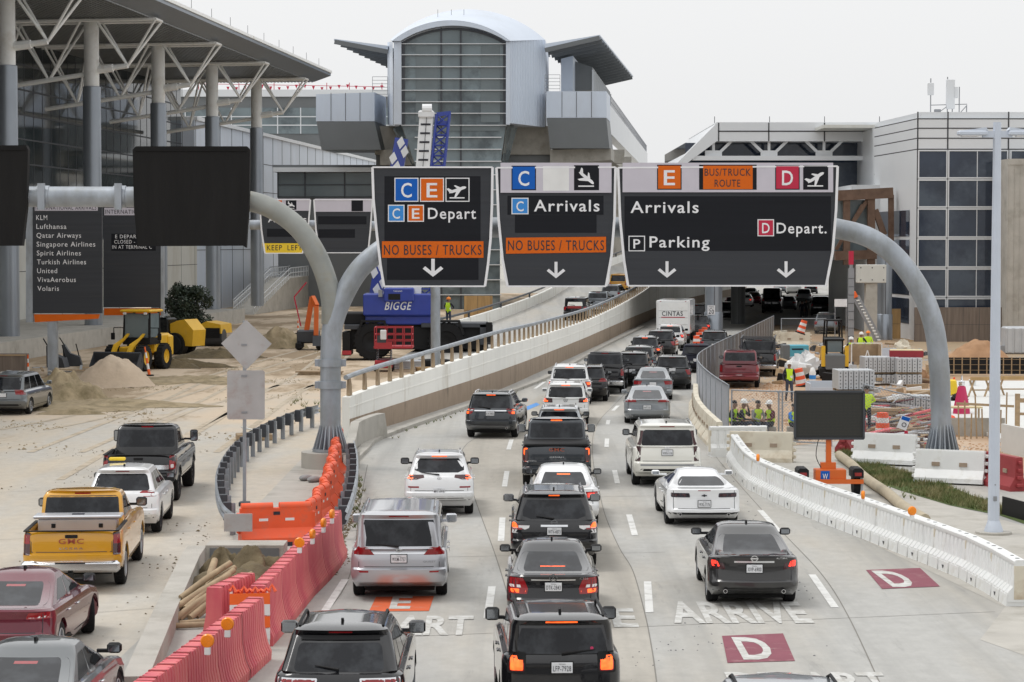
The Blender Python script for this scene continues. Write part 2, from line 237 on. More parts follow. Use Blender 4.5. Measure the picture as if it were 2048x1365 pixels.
# ---------------------------------------------------------------- vehicles
def _half(xr, xf, hw, rc, fc, bow, fb, ts):
    p = [(xr + bow * (k * (hw - rc) / hw) ** 2, k * (hw - rc)) for k in (0, .3, .6, .85, 1)]
    b = bow * ((hw - rc) / hw) ** 2
    for a in (22, 45, 68): p.append((xr + b + rc * (1 - math.cos(R(a))), hw - rc + rc * math.sin(R(a))))
    x0, x1 = xr + b + rc, xf - fb - fc
    p += [(x0 + (x1 - x0) * t, hw) for t in ts]
    for a in (22, 45, 68): p.append((x1 + fc * math.sin(R(a)), hw - fc + fc * math.cos(R(a))))
    p += [(xf - fb * (k ** 2), k * (hw - fc)) for k in (1, .8, .5, 0)]
    return p
NR, NF = 8, 7
class Car: pass
def car_shape(kind, L, W, H, o):
    """rings of the body skin; returns a Car with vertices, faces and the numbers the details need"""
    c = Car(); c.kind = kind; c.L, c.W, c.H = L, W, H
    hw = W / 2; xr, xf = -L / 2, L / 2
    D = dict(suv=dict(zb=.63, zt=.63, zh=.56, gc=.24, gr=.10, rr=.34, cx=.235, rf=.03, th=.22, r=.36, ro=.21, fo=.19),
             van=dict(zb=.58, zt=.58, zh=.52, gc=.20, gr=.06, rr=.24, cx=.33, rf=.13, th=.17, r=.34, ro=.205, fo=.20),
             sedan=dict(zb=.655, zt=.70, zh=.53, gc=.18, gr=.56, rr=1.40, cx=.25, rf=.10, th=.29, r=.335, ro=.215, fo=.19),
             pickup=dict(zb=.66, zt=.66, zh=.60, gc=.33, gr=1.95, rr=2.12, cx=.23, rf=.045, th=.20, r=.425, ro=.215, fo=.165))[kind]
    D.update({k: v for k, v in o.items() if k in D}); c.D = D
    zb, zt, zh = D['zb'] * H, D['zt'] * H, D['zh'] * H; c.zb, c.zt = zb, zt
    gr, rr = xr + D['gr'], xr + D['rr']; cx, rf = D['cx'] * L, D['rf'] * L
    c.r = D['r']; c.ra = c.r + .07; c.axr, c.axf = xr + D['ro'] * L, xf - D['fo'] * L
    ra = c.ra; sed = kind == 'sedan'; rc = min(.36 if sed else .27, c.axr - ra - xr - .06); fc = .36; fb = .10; bow = .13 if sed else .08
    x0, x1 = xr + bow + rc, xf - fb - fc
    xs = []
    for ax in (c.axr, c.axf): xs += [ax + k * ra for k in (-1.03, -1, -.92, -.75, -.45, 0, .45, .75, .92, 1, 1.03)]
    gx = gr
    if kind == 'pickup': xs += [gr - .03, gr + .03]
    xs += [c.axr + (c.axf - c.axr) * k for k in (.4, .6)]
    xs = sorted(x for x in xs if x0 + .01 < x < x1 - .01)
    tl = [0] + [(x - x0) / (x1 - x0) for x in xs] + [1]
    arch = lambda x: max([c.r + math.sqrt(max(0, ra * ra - (x - a) ** 2)) if abs(x - a) < ra else 0 for a in (c.axr, c.axf)])
    zl = lambda x: interp(x, [(xr, zt), (min(gr, cx - .3), zb if kind != 'sedan' else zt + (zb - zt) * .5), (0, zb), (cx, zb - .02), (xf - .15, zh), (xf, zh - .05)])
    gc = D['gc']; bz = o.get('bump', .62) * zb     # bumper top
    rings = []
    def ring(zf, ixr, ixf, hw_, rc_=rc, fc_=fc, bow_=bow, fb_=fb, lo=False):
        ps = _half(xr + ixr, xf + ixf, hw_, rc_, fc_, bow_, fb_, tl)
        rings.append([(x, y, max(zf(x), arch(x)) if lo and y > hw_ - .02 else zf(x)) for x, y in ps])
    ti = o.get('inset', .07)                       # tailgate set in behind the bumper
    if kind == 'sedan': ti = o.get('inset', .04)
    up = {'suv': .17, 'van': .12, 'sedan': .12, 'pickup': .10}[kind] * o.get('up', 1); ax_ = c.axr - ra
    rz0 = lambda x: up * max(0, min(1, (ax_ - x) / max(ax_ - xr - .1, .05) * 1.6))
    ring(lambda x: gc + rz0(x), .18, -.14, hw - .10, lo=True); ring(lambda x: gc + .09 + rz0(x) * .9, .05, -.04, hw - .025, lo=True)
    ring(lambda x: gc + rz0(x) * .5 + (bz - gc) * .55, .0, 0, hw, lo=True); ring(lambda x: bz, .0, -.01, hw, lo=True); ring(lambda x: bz + .035, ti, -.02, hw, lo=True)
    ring(lambda x: bz + (zl(x) - bz) * .45, ti + (.03 if sed else .01), -.03, hw, lo=True)
    ring(lambda x: zl(x) - .11, ti + (.03 if kind != 'sedan' else .05), -.06, hw - .008, lo=True)
    ring(lambda x: zl(x) - .025, ti + (.05 if kind != 'sedan' else .035), -.10, hw - .03); ring(lambda x: zl(x) + .01, ti + (.07 if kind != 'sedan' else .06), -.17, hw - .075)
    th = D['th']; x0g = gr - xr
    if kind == 'pickup':
        fl = lambda x: zl(x) - o.get('bed', .42) if x < gr + .01 else zl(x) + .02
        ring(lambda x: zl(x) + .01 if x < gr else zl(x) + .01, ti + .10, -.4, hw - .12); ring(fl, ti + .105, -.42, hw - .125)
        ring(fl, x0g - .012, cx - xf, hw - .13, .04, .28, .02, .12)
    else: ring(lambda x: zl(x) + .022, .5 * (ti + x0g) if kind == 'sedan' else x0g - .02, .5 * (cx - xf), hw - .09, rc if kind != 'sedan' else .2)
    grc = .14 if kind in ('suv', 'van') else .05 if kind == 'pickup' else .20
    zg = lambda x: zb + .045
    ring(zg, x0g, cx - xf, hw - .105 if kind != 'pickup' else hw - .14, grc, .30, .05, .14)
    ring(lambda x: H - .14, D['rr'] - .03 + (.0), rf - xf + .06, hw - th + .02, grc, .30, .06, .14)
    ring(lambda x: H - .055, D['rr'] - (.10 if kind in ('suv', 'van') else -.14 if sed else -.06), rf - xf - .05, hw - th - .03, grc, .3, .07, .14)
    ring(lambda x: H - .018, D['rr'] + (.26 if sed else .02), rf - xf - (.12 if sed else .2), hw - th - .12, grc, .3, .08, .14)
    ring(lambda x: H, D['rr'] + (.38 if sed else .22), rf - xf - (.25 if sed else .45), hw - th - .32, .12, .25, .08, .1)
    n = len(rings[0]); N = 2 * n - 2; vs = []; fs = []
    for rg in rings:
        vs += rg; vs += [(x, -y, z) for x, y, z in rg[-2:0:-1]]
    K = len(rings)
    for k in range(K - 1):
        for i in range(N): j = (i + 1) % N; fs.append((k * N + i, k * N + j, k * N + N + j, k * N + N + i))
    mir = lambda i: (N - i) % N
    for base, fl in ((0, 1), ((K - 1) * N, 0)):
        for i in range(n - 1):
            q = [base + i, base + i + 1, base + mir(i + 1), base + mir(i)]
            q = [v for t, v in enumerate(q) if v not in q[:t]]
            if len(q) > 2: fs.append(tuple(q))
    c.vs, c.fs, c.xr, c.xf, c.hw, c.gr, c.rr, c.cx, c.rf, c.bz, c.gc, c.th = vs, fs, xr, xf, hw, gr, rr, cx, rf, bz, gc, th
    bm = bmesh.new(); bv = [bm.verts.new(v) for v in vs]
    for f in fs:
        try: bm.faces.new([bv[i] for i in f])
        except ValueError: pass
    c.bvh = BVHTree.FromBMesh(bm); bm.free()
    return c
def hit(c, side, a, b):
    if side == 'rear': o, d = Vector((-9, a, b)), Vector((1, 0, 0))
    elif side == 'front': o, d = Vector((9, a, b)), Vector((-1, 0, 0))
    elif side == 'left': o, d = Vector((a, 9, b)), Vector((0, -1, 0))
    elif side == 'right': o, d = Vector((a, -9, b)), Vector((0, 1, 0))
    else: o, d = Vector((a, b, 9)), Vector((0, 0, -1))
    h = c.bvh.ray_cast(o, d)
    if h[0] is None: h = c.bvh.find_nearest(o + d * (9 - (c.L / 2 if side in ('rear', 'front') else c.hw)))
    n = h[1]
    if n.dot(d) > 0: n = -n
    c.n = (n * .75 - d * .45); return h[0], d
def drape(mb, c, side, rows, off=.006, nu=8, rnd=0.0):
    """patch laid on the body skin: rows = [(b, a0, a1), ...] from bottom to top"""
    rows = list(rows)
    if rnd and len(rows) == 2:
        (b0, l0, r0), (b1, l1, r1) = rows; rr = []; q = rnd / abs(b1 - b0)
        for t in (0, .15 * q, .5 * q, q, .5, 1 - q, 1 - .5 * q, 1 - .15 * q, 1):
            d = min(t, 1 - t) / q; ins = rnd * (1 - math.sqrt(max(0, 1 - (1 - min(d, 1)) ** 2))); sg = 1 if r0 > l0 else -1
            rr.append((b0 + (b1 - b0) * t, l0 + (l1 - l0) * t + ins * sg, r0 + (r1 - r0) * t - ins * sg))
        rows = rr
    vs = []; fs = []
    for b, l, r in rows:
        for i in range(nu + 1):
            p, d = hit(c, side, l + (r - l) * i / nu, b); vs.append(p + c.n * off)
    for k in range(len(rows) - 1):
        for i in range(nu): fs.append((k * (nu + 1) + i, k * (nu + 1) + i + 1, (k + 1) * (nu + 1) + i + 1, (k + 1) * (nu + 1) + i))
    mb.add(vs, fs); return mb
WHEELS = {}
def wheel_mesh(dark, spokes):
    key = (dark, spokes)
    if key in WHEELS: return WHEELS[key]
    t = MB(); rot = Matrix.Rotation(PI / 2, 4, 'X')
    t.lathe([(.60, -.30), (.90, -.34), (.97, -.30), (1, -.2), (1, .2), (.97, .30), (.90, .34), (.60, .30)], 28, rot, cap=False)
    for k in range(28):
        q = 2 * PI * k / 28
        for z in (-.17, 0, .17): t.box((1.0, 0, z), (.03, .12, .13), rot @ Matrix.Rotation(q + z, 4, 'Z'))
    r = MB()
    for s in (-1, 1):
        r.lathe([(.66, s * .30), (.62, s * .33), (.57, s * .30), (.56, s * .12)], 24, rot, cap=False)
        r.lathe([(.001, s * .26), (.13, s * .26), (.15, s * .18)], 12, rot)
        for k in range(spokes): r.box((.35, 0, s * .21), (.48, .13, .07), rot @ Matrix.Rotation(2 * PI * k / spokes, 4, 'Z'), taper=.8)
    r.cur = 1; r.lathe([(.57, -.1), (.57, .1)], 20, rot)
    a = t.build('wheel', 'tyre', smooth=40); b = r.build('rim', ['rimdark' if dark else 'rim', 'under'], smooth=40)
    WHEELS[key] = (a.data, b.data); bpy.data.objects.remove(a); bpy.data.objects.remove(b)
    return WHEELS[key]
def car(kind, name, label, cat, col, px, py, yaw, L=4.7, W=1.86, H=1.70, detail=2, lamp=None, lit=True, plate=None, group=None, rails=None, z=0.0, loc=None, pitch=0, handle='body', **o):
    """px, py: where the rear axle stands in the photo; yaw: degrees clockwise from straight ahead"""
    c = car_shape(kind, L, W, H, o)
    g = G(px, py, z) if loc is None else Vector(loc)
    hd = R(90 - yaw); dirv = Vector((math.cos(hd), math.sin(hd), 0))
    base = g - dirv * c.axr
    root = empty(name, base, hd, label, cat, group)
    if pitch: root.rotation_euler = (0, -R(pitch), hd)
    pmat = M[col] if col in M else MATS['paint_' + col]
    b = MB(); b.add(c.vs, c.fs); body = b.build('body', pmat, root, smooth=34)
    und = MB(); und.bx(c.axr - c.ra - .02, c.axf + c.ra, -c.hw + .27, c.hw - .27, c.gc - .05, c.bz + .25); und.bx(c.axr - .05, c.axr + .05, -c.hw + .12, c.hw - .12, c.r - .05, c.r + .05); und.build('underbody', 'under', root)
    def part(nm, mb, mat, par=None): return mb.build(nm, mat, par or root, smooth=40)
    def D(nm, mat, side, rows, off=.006, nu=8, rnd=0, par=None): return part(nm, drape(MB(), c, side, rows, off, nu, rnd), mat, par)
    zb, H, hw, xr = c.zb, c.H, c.hw, c.xr
    # windows
    zg0, zg1 = zb + .075, H - .15
    yb, yt = o.get('gw', (hw - .22, hw - c.th - .06) if kind != 'sedan' else (hw - .17, hw - c.th - .02))
    rg0 = o.get('g0', zg0); rg1 = o.get('g1', zg1 + (0 if kind in ('suv', 'van', 'sedan') else .035))
    rows = o.get('rear_glass') or [(rg0, -yb, yb), (rg1, -yt, yt)]
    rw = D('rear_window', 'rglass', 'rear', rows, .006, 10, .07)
    gf = lambda z: (c.gr + (c.rr - .03 - c.gr) * (z - zb - .045) / (H - .19 - zb), c.cx + (c.rf + .06 - c.cx) * (z - zb - .045) / (H - .19 - zb))
    wins = o.get('wins') or dict(suv=((.04, .24), (.28, .56), (.585, .86)), van=((.02, .26), (.29, .56), (.59, .84)), sedan=((.17, .45), (.475, .80)), pickup=((.06, .44), (.47, .84)))[kind]
    for s in ('left', 'right'):
        for w0, w1 in wins:
            rs = []
            for z_ in (zg0, zg1):
                a0, a1 = gf(z_); a0 += .12; rs.append((z_, a0 + (a1 - a0) * w0, a0 + (a1 - a0) * w1))
            D('side_window', 'cglass', s, rs, .006, 4, .035)
    if detail > 0:
        D('windscreen', 'cglass', 'front', [(zb + .10, -hw + .24, hw - .24), (H - .13, -hw + c.th + .12, hw - c.th - .12)], .006, 8, .05)
    # wheels
    wt, wr = wheel_mesh(o.get('rimdark', False), o.get('spokes', 5)); ww = o.get('ww', .235)
    for ax in (c.axr, c.axf):
        for s in (-1, 1):
            wo_ = bpy.data.objects.new('wheel', wt); COL.objects.link(wo_); wo_.parent = root; wo_.location = (ax, s * (hw - ww / 2 - .015), c.r); wo_.scale = (c.r, ww / .68, c.r)
            if o.get('steer') and ax == c.axf: wo_.rotation_euler = (0, 0, R(o['steer']))
            KIDS.setdefault(root.name, []).append(wo_)
            ro = bpy.data.objects.new('rim', wr); COL.objects.link(ro); ro.parent = wo_; KIDS.setdefault(wo_.name, []).append(ro)
    # mirrors
    mz = zb + .12; msz = o.get('mirror', (.12, .22, .16)); mcol = o.get('mirrorcol', 'trim')
    for s in (-1, 1):
        m = MB(); mx = c.cx - .22
        mo_ = o.get('mout', 0) * .35; m.box((mx, s * (hw - .10 + mo_ + msz[1] / 2), mz + msz[2] * .3), msz, None, .035); m.box((mx + .02, s * (hw - .14 + mo_ / 2), mz), (.08, .24 + mo_, .05))
        mo = part('mirror', m, pmat if mcol == 'body' else mcol)
        g2 = MB(); g2.bx(mx - msz[0] / 2 - .004, mx - msz[0] / 2 + .01, s * (hw - .10 + mo_ + .025), s * (hw - .10 + mo_ + msz[1] - .025), mz + msz[2] * .3 - msz[2] / 2 + .03, mz + msz[2] * .3 + msz[2] / 2 - .03); part('mirror_glass', g2, 'mirrorglass' if detail > 1 else 'cglass', mo)
    # tail lamps: list of (mat, rows for the +y side)
    zt = c.zt
    T = lamp or dict(suv=[('tail', [(zb - .30, hw - .17, hw - .02), (zb - .05, hw - .30, hw - .03)], [(zb - .20, hw - .15, hw - .05), (zb - .10, hw - .22, hw - .05)])],
                     van=[('tail', [(zb - .25, hw - .3, hw - .02), (zb + .0, hw - .16, hw - .04)], None)],
                     sedan=[('tail', [(zt - .27, hw - .36, hw - .03), (zt - .10, hw - .42, hw - .04)], [(zt - .24, hw - .30, hw - .12), (zt - .13, hw - .30, hw - .12)])],
                     pickup=[('tail', [(c.bz + .10, hw - .16, hw - .01), (zb - .06, hw - .16, hw - .03)], [(c.bz + .28, hw - .14, hw - .05), (zb - .12, hw - .14, hw - .05)])])[kind]
    for s in (-1, 1):
        for mt, rs, inner in T:
            tl_ = D('tail_light', mt, 'rear', [(z_, a * s, b_ * s) for z_, a, b_ in rs], .014, 9, .025)
            if inner and lit: D('lamp_glow', 'litred' if lit == 'red' else 'lit', 'rear', [(z_, a * s, b_ * s) for z_, a, b_ in inner], .022, 6, .02, tl_)
    for e in o.get('extra', []):                     # (part name, material, side, rows, round, offset)
        for s in ((-1, 1) if e[0][0] == '+' else (1,)): D(e[0].lstrip('+'), M.get(e[1], None) or MATS.get('paint_' + e[1]), e[2], [(z_, a * s, b_ * s) for z_, a, b_ in e[3]], e[5] if len(e) > 5 else .01, 10, e[4])
    # high brake lamp
    if kind in ('suv', 'van'): bz_ = (H - .095, H - .07)
    elif kind == 'pickup': bz_ = (H - .085, H - .055)
    else: bz_ = o.get('hbl', (rg1 - .055, rg1 - .03))
    hbw = o.get('hbw', .17)
    D('brake_light', ('lit' if lit and not o.get('dimhigh') else 'tail'), 'rear', [(bz_[0], -hbw, hbw), (bz_[1], -hbw, hbw)], .014, 6)
    # lower bumper trim
    tr = o.get('trim', 'trim'); upz = {'suv': .17, 'van': .12, 'sedan': .12, 'pickup': .10}[kind]; t0, t1 = c.gc + .03 + upz, max(o.get('t1', 0), c.gc + upz + (.16 if kind != 'sedan' else .10))
    if tr: D('bumper_trim', tr, 'rear', [(t0, -hw + .1, hw - .1), (t0 + .06, -hw + .04, hw - .04), (t1, -hw + o.get('tw', .08), hw - o.get('tw', .08))], .008, 14)
    # seams on doors and tailgate
    if detail > 1:
        sm = MB()
        for s in ('left', 'right'):
            for x_ in (c.gr + .55 if kind in ('suv', 'van') else c.axr + c.ra + .18, (c.axr + c.axf) / 2 + .12, c.axf - c.ra - .12):
                drape(sm, c, s, [(c.gc + .14, x_, x_ + .012), (zb - .3, x_, x_ + .012), (zb - .02, x_, x_ + .012)], .003, 1)
        tgw = hw - (.16 if kind != 'pickup' else .19); zl_ = c.bz + .05 if kind != 'sedan' else c.bz + .02
        for s in (-1, 1): drape(sm, c, 'rear', [(zl_, s * tgw, s * (tgw - .012)), (zb - .25, s * tgw, s * (tgw - .012)), (c.zt - .05, s * tgw, s * (tgw - .012))], .004, 1)
        drape(sm, c, 'rear', [(zl_, -tgw, tgw), (zl_ + .014, -tgw, tgw)], .004, 12)
        part('panel_gap', sm, 'line')
        for s, sg in (('left', 1), ('right', -1)):
            for x_ in ((c.axr + c.axf) / 2 - .12, c.axr + c.ra + .12):
                p, d = hit(c, s, x_, zb - .14); h_ = MB(); h_.box((p.x, p.y + sg * .02, p.z), (.20, .035, .03), None, .008); part('door_handle', h_, 'chrome' if handle == 'chrome' else pmat)
        sl = MB()
        for s in ('left', 'right'): drape(sl, c, s, [(c.gc + .06, c.axr + c.ra + .05, c.axf - c.ra - .05), (c.gc + .17, c.axr + c.ra + .05, c.axf - c.ra - .05)], .008, 6)
        part('sill_trim', sl, 'trim')
    # plate
    if plate is not None:
        pz = o.get('pz', zb - .28 if kind in ('suv', 'van') else c.zt - .24); p, d = hit(c, 'rear', 0, pz)
        px_ = p.x - .03; pl = MB(); pl.box((px_, 0, pz), (.018, .315, .16), None, .004); po = part('number_plate', pl, 'plate')
        if detail > 1 and plate:
            t = MB(); Tm = Matrix.Translation((px_ - .014, 0, pz - .05)) @ Matrix.Rotation(-PI / 2, 4, 'Z') @ FRONT
            text(t, plate, Tm, .27, .082, th=0); text(t, 'TEXAS', Matrix.Translation((px_ - .014, 0, pz + .045)) @ Matrix.Rotation(-PI / 2, 4, 'Z') @ FRONT, .10, .02, th=0); t.build('plate_lettering', 'ink', po, fix=False)
        if not o.get('noframe'):
            fr = MB(); fr.box((px_ + .012, 0, pz), (.016, .345, .19), None, .004); part('plate_frame', fr, 'trim')
    # roof rails and aerial
    if rails:
        for s in (-1, 1):
            yy = hw - c.th - .10; xa, xb = c.rr + .15, c.rf - .35; pts = []
            for k in range(7):
                x_ = xa + (xb - xa) * k / 6; p, d = hit(c, 'top', x_, s * yy); pts.append((x_, s * yy, p.z + (.055 if 0 < k < 6 else .0)))
            r_ = MB(); r_.tube(pts, .022, 6); part('roof_rail', r_, rails)
    if o.get('fin', kind in ('sedan', 'suv')):
        p, d = hit(c, 'top', c.rr + (.52 if kind == 'sedan' else .38), 0); f_ = MB(); f_.prism([(p.x - .10, p.z - .005), (p.x + .09, p.z - .005), (p.x - .06, p.z + .065), (p.x - .10, p.z + .06)], 'y', -.018, .018); part('aerial', f_, 'trim')
    if o.get('wiper', kind in ('suv', 'van')) and detail > 0:
        zw = rg0 + .03; p0, d = hit(c, 'rear', 0, zw - .03); p1, d = hit(c, 'rear', o.get('wlen', .48), zw + .02); w_ = MB(); w_.tube([p0 - Vector((.03, 0, 0)), p1 - Vector((.03, 0, 0))], [.022, .008], 5); part('wiper', w_, 'trim')
    for s in o.get('exhaust', []):
        e_ = MB(); e_.tube([(xr + .02, s, c.gc + .17), (xr + .25, s, c.gc + .17)], .042, 10); eo = part('exhaust', e_, 'chrome'); e2 = MB(); e2.tube([(xr + .015, s, c.gc + .17), (xr + .03, s, c.gc + .17)], .033, 10); part('exhaust_hole', e2, 'under', eo)
    if o.get('chromebar'):
        z0, hwid, th_ = o['chromebar']; D('chrome_strip', 'chrome', 'rear', [(z0 - th_, -hwid, hwid), (z0 + th_, -hwid, hwid)], .02, 12)
    for t in o.get('texts', []):                     # (text, y, z, width, height, material)
        p, d = hit(c, 'rear', t[1], t[2]); q = MB(); text(q, t[0], Matrix.Translation((p.x - .02, t[1], t[2])) @ Matrix.Rotation(-PI / 2, 4, 'Z') @ FRONT, t[3], t[4], th=0.004); part('badge_lettering', q, t[5])
    bd = o.get('badge')
    if bd:                                          # ('ring' | 'bow' | 'oval' | 'star', z, size)
        p, d = hit(c, 'rear', 0, bd[1]); q = MB(); Tm = Matrix.Translation((p.x - .018, 0, bd[1])) @ Matrix.Rotation(-PI / 2, 4, 'Z') @ FRONT; s_ = bd[2]
        ringp = lambda ra_, rb_, ro_: q.add([(math.cos(2 * PI * k / 20) * r1, math.sin(2 * PI * k / 20) * r1 * ro_, 0) for r1 in (ra_, rb_) for k in range(20)], [(k, (k + 1) % 20, 20 + (k + 1) % 20, 20 + k) for k in range(20)], Tm)
        if bd[0] == 'ring': ringp(s_, s_ * .74, .9); q.poly([(-s_ * 1.1, -s_ * .2, .003), (s_ * 1.1, -s_ * .2, .003), (s_ * 1.1, s_ * .2, .003), (-s_ * 1.1, s_ * .2, .003)], Tm)
        elif bd[0] == 'star':
            ringp(s_, s_ * .82, 1)
            for k in range(3): a = PI / 2 + k * 2 * PI / 3; q.poly([(math.cos(a) * s_ * .85, math.sin(a) * s_ * .85, .003), (math.cos(a + 1.05) * s_ * .16, math.sin(a + 1.05) * s_ * .16, .003), (math.cos(a - 1.05) * s_ * .16, math.sin(a - 1.05) * s_ * .16, .003)], Tm)
        elif bd[0] == 'bow': q.poly([(x * s_, y * s_, 0) for x, y in ((-1, -.2), (-.3, -.2), (-.3, -.4), (.3, -.4), (.3, -.2), (1, -.2), (.8, .2), (.3, .2), (.3, .4), (-.3, .4), (-.3, .2), (-.8, .2))], Tm)
        elif bd[0] == 'vw':
            ringp(s_, s_ * .82, 1)
            for a, b_ in (((-.5, .7), (0, .05)), ((0, .05), (.5, .7)), ((-.75, .35), (-.3, -.75)), ((-.3, -.75), (0, -.1)), ((0, -.1), (.3, -.75)), ((.3, -.75), (.75, .35))): q.bar((a[0] * s_, a[1] * s_, .002), (b_[0] * s_, b_[1] * s_, .002), s_ * .17, .003, Tm)
        else: ringp(s_, s_ * .75, .55); q.bar((-s_ * .3, -s_ * .35, .002), (-s_ * .15, s_ * .35, .002), s_ * .14, .003, Tm); q.bar((s_ * .15, -s_ * .35, .002), (s_ * .3, s_ * .35, .002), s_ * .14, .003, Tm); q.bar((-s_ * .2, 0, .002), (s_ * .2, 0, .002), s_ * .14, .003, Tm)
        part('badge', q, 'chrome' if o.get('badgecol') is None else o['badgecol'])
    if kind == 'pickup':
        bb = MB(); z0 = c.gc + .12
        bb.box((xr - .06, 0, z0 + .11), (.22, 2 * hw - .02, .25), None, .06); bm_ = part('rear_bumper', bb, o.get('bumpermat', 'chrome'))
        st = MB(); st.box((xr - .155, 0, z0 + .13), (.02, .62, .15)); st.box((xr - .06, 0, z0 + .205), (.14, 2 * hw - .5, .012)); part('step_pad', st, 'trim', bm_)
        hi = MB(); hi.box((xr - .06, 0, z0 - .06), (.2, .10, .10)); part('tow_hitch', hi, 'under')
        hd_ = MB(); p, d = hit(c, 'rear', 0, zb - .10); hd_.box((p.x - .01, 0, zb - .10), (.03, .26, .07), None, .01); part('tailgate_handle', hd_, o.get('tgh', 'trim'))
        rl = MB()
        for s in (-1, 1): rl.bx(xr + .10, c.gr - .02, s * (hw - .12), s * (hw - .04), zb + .005, zb + .03)
        rl.bx(xr + .07, xr + .14, -hw + .1, hw - .1, zb + .005, zb + .028); part('bed_rail', rl, 'trim')
        if o.get('cover'):
            cv = MB(); cv.box(((xr + .10 + c.gr) / 2, 0, zb + .035), (c.gr - xr - .16, 2 * hw - .2, .03), None, .01); part('bed_cover', cv, o['cover'])
    c.root = root; c.body = body; c.part = part; c.Dr = D
    return c
# ---------------------------------------------------------------- ground, roads
def custom_ground(name, c1, c2, c3, y0, y1, base_var=.12):
    """concrete that turns to loose earth with distance: colour of the ground itself, mixed by noise"""
    m = bpy.data.materials.new(name); m.use_nodes = True; n = m.node_tree.nodes; l = m.node_tree.links.new; b = n['Principled BSDF']; b.inputs['Roughness'].default_value = .9
    t = n.new('ShaderNodeTexCoord')
    def noise(sc, st, det=6, ro=.6):
        mp = n.new('ShaderNodeMapping'); mp.inputs['Scale'].default_value = st; l(t.outputs['Object'], mp.inputs[0])
        z = n.new('ShaderNodeTexNoise'); z.inputs['Scale'].default_value = sc; z.inputs['Detail'].default_value = det; z.inputs['Roughness'].default_value = ro; l(mp.outputs[0], z.inputs['Vector']); return z.outputs['Fac']
    def rng(s, a, b_, c=0, d=1):
        r = n.new('ShaderNodeMapRange'); r.inputs[1].default_value = a; r.inputs[2].default_value = b_; r.inputs[3].default_value = c; r.inputs[4].default_value = d; l(s, r.inputs[0]); return r.outputs[0]
    def mix(f, a, b_, mode='MIX'):
        x = n.new('ShaderNodeMixRGB'); x.blend_type = mode
        for i, v in ((0, f), (1, a), (2, b_)):
            if isinstance(v, (int, float)): x.inputs[i].default_value = v
            elif isinstance(v, tuple): x.inputs[i].default_value = (*v, 1)
            else: l(v, x.inputs[i])
        return x.outputs[0]
    def math_(op, a, b_):
        x = n.new('ShaderNodeMath'); x.operation = op
        for i, v in ((0, a), (1, b_)):
            if isinstance(v, (int, float)): x.inputs[i].default_value = v
            else: l(v, x.inputs[i])
        return x.outputs[0]
    col = mix(rng(noise(.35, (1, .25, 1)), .42, .66), c1, c2)
    col = mix(1.0, col, rng(noise(3, (1, .6, 1), 8, .7), .25, .75, 1 - base_var, 1 + base_var), 'MULTIPLY')
    if y1:
        sx = n.new('ShaderNodeSeparateXYZ'); l(t.outputs['Object'], sx.inputs[0])
        k = math_('ADD', rng(sx.outputs['Y'], y0, y1, -.25, .35), noise(.12, (1, .5, 1), 8, .62))
        col = mix(rng(k, .5, .68), col, c3)
        k2 = math_('ADD', rng(sx.outputs['Y'], y0, y1, -.14, .12), noise(.22, (1, .35, 1), 9, .68))
        col = mix(rng(k2, .57, .66), col, (.31, .23, .145))
        col = mix(rng(noise(1.7, (1, .4, 1), 9, .75), .64, .72), col, (.20, .145, .085))
    else:
        col = mix(rng(noise(.9, (1.1, .03, 1), 4), .46, .72, 0, .75), col, tuple(v * .70 for v in c1)); col = mix(rng(noise(2.2, (1, .12, 1), 6, .7), .60, .72, 0, .6), col, tuple(v * .62 for v in c1))
        col = mix(rng(noise(.23, (1, .5, 1), 9, .75), .60, .72, 0, .55), col, c3)
        col = mix(rng(noise(6, (1, 1, 1), 3, .5), .755, .78), col, (.12, .115, .11))
    l(col, b.inputs['Base Color'])
    bp = n.new('ShaderNodeBump'); bp.inputs['Strength'].default_value = .3 if not y1 else .55; bp.inputs['Distance'].default_value = .03; l(noise(14 if not y1 else 3, (1, 1, 1), 8, .7), bp.inputs['Height']); l(bp.outputs[0], b.inputs['Normal'])
    return m
M['track'] = pm('tyre_track', (.40, .335, .25), .95, var=.25, vs=3, dirt=(.50, .43, .335), dthr=(.42, .56), ds=1.4)
def sheet(name, pts, mat, z=0.0, px=True):
    q = MB(); q.poly([tuple(G(p[0], p[1])[:2]) + (z,) if px else (p[0], p[1], z) for p in pts]); return tag(q.build(name, mat), kind='structure')
M['road'] = custom_ground('road_concrete', (.405, .40, .38), (.415, .39, .345), (.34, .30, .24), 0, 0)
M['lot'] = custom_ground('lot_concrete', (.455, .43, .385), (.50, .435, .345), (.56, .45, .33), 50, 132)
M['yard'] = custom_ground('yard_earth', (.43, .30, .20), (.48, .37, .27), (.38, .25, .15), 30, 150)
sheet('ground', [(-900, -60), (900, -60), (900, 2500), (-900, 2500)], 'concrete', -.03, False)
sheet('road', [(-7.5, 10), (14, 10), (15.5, 60), (30, 150), (70, 330), (110, 600), (60, 600), (24, 330), (-3, 150), (-6.5, 100), (-6.5, 60)], 'road', 0, False)
lot = MB(); lot.poly([(-90, 10, -.008), (-6.0, 10, -.008), (-6.0, 100, -.008), (-1, 150, -.008), (6, 215, -.008), (6, 330, -.008), (-90, 330, -.008)]); tag(lot.build('dirt_lot', 'lot'), kind='structure')
sheet('shoulder', [(1560, 890), (1700, 900), (1760, 960), (1900, 1010), (2075, 1060), (2300, 1250), (2300, 1400), (1960, 1280), (2010, 1215), (1560, 1000), (1440, 930)], 'concrete', .004)
sheet('yard_ground', [(1400, 700), (1402, 800), (1450, 880), (1560, 895), (1700, 880), (1760, 890), (1990, 965), (2400, 1090), (2400, 660), (1550, 650)], 'yard', .006)
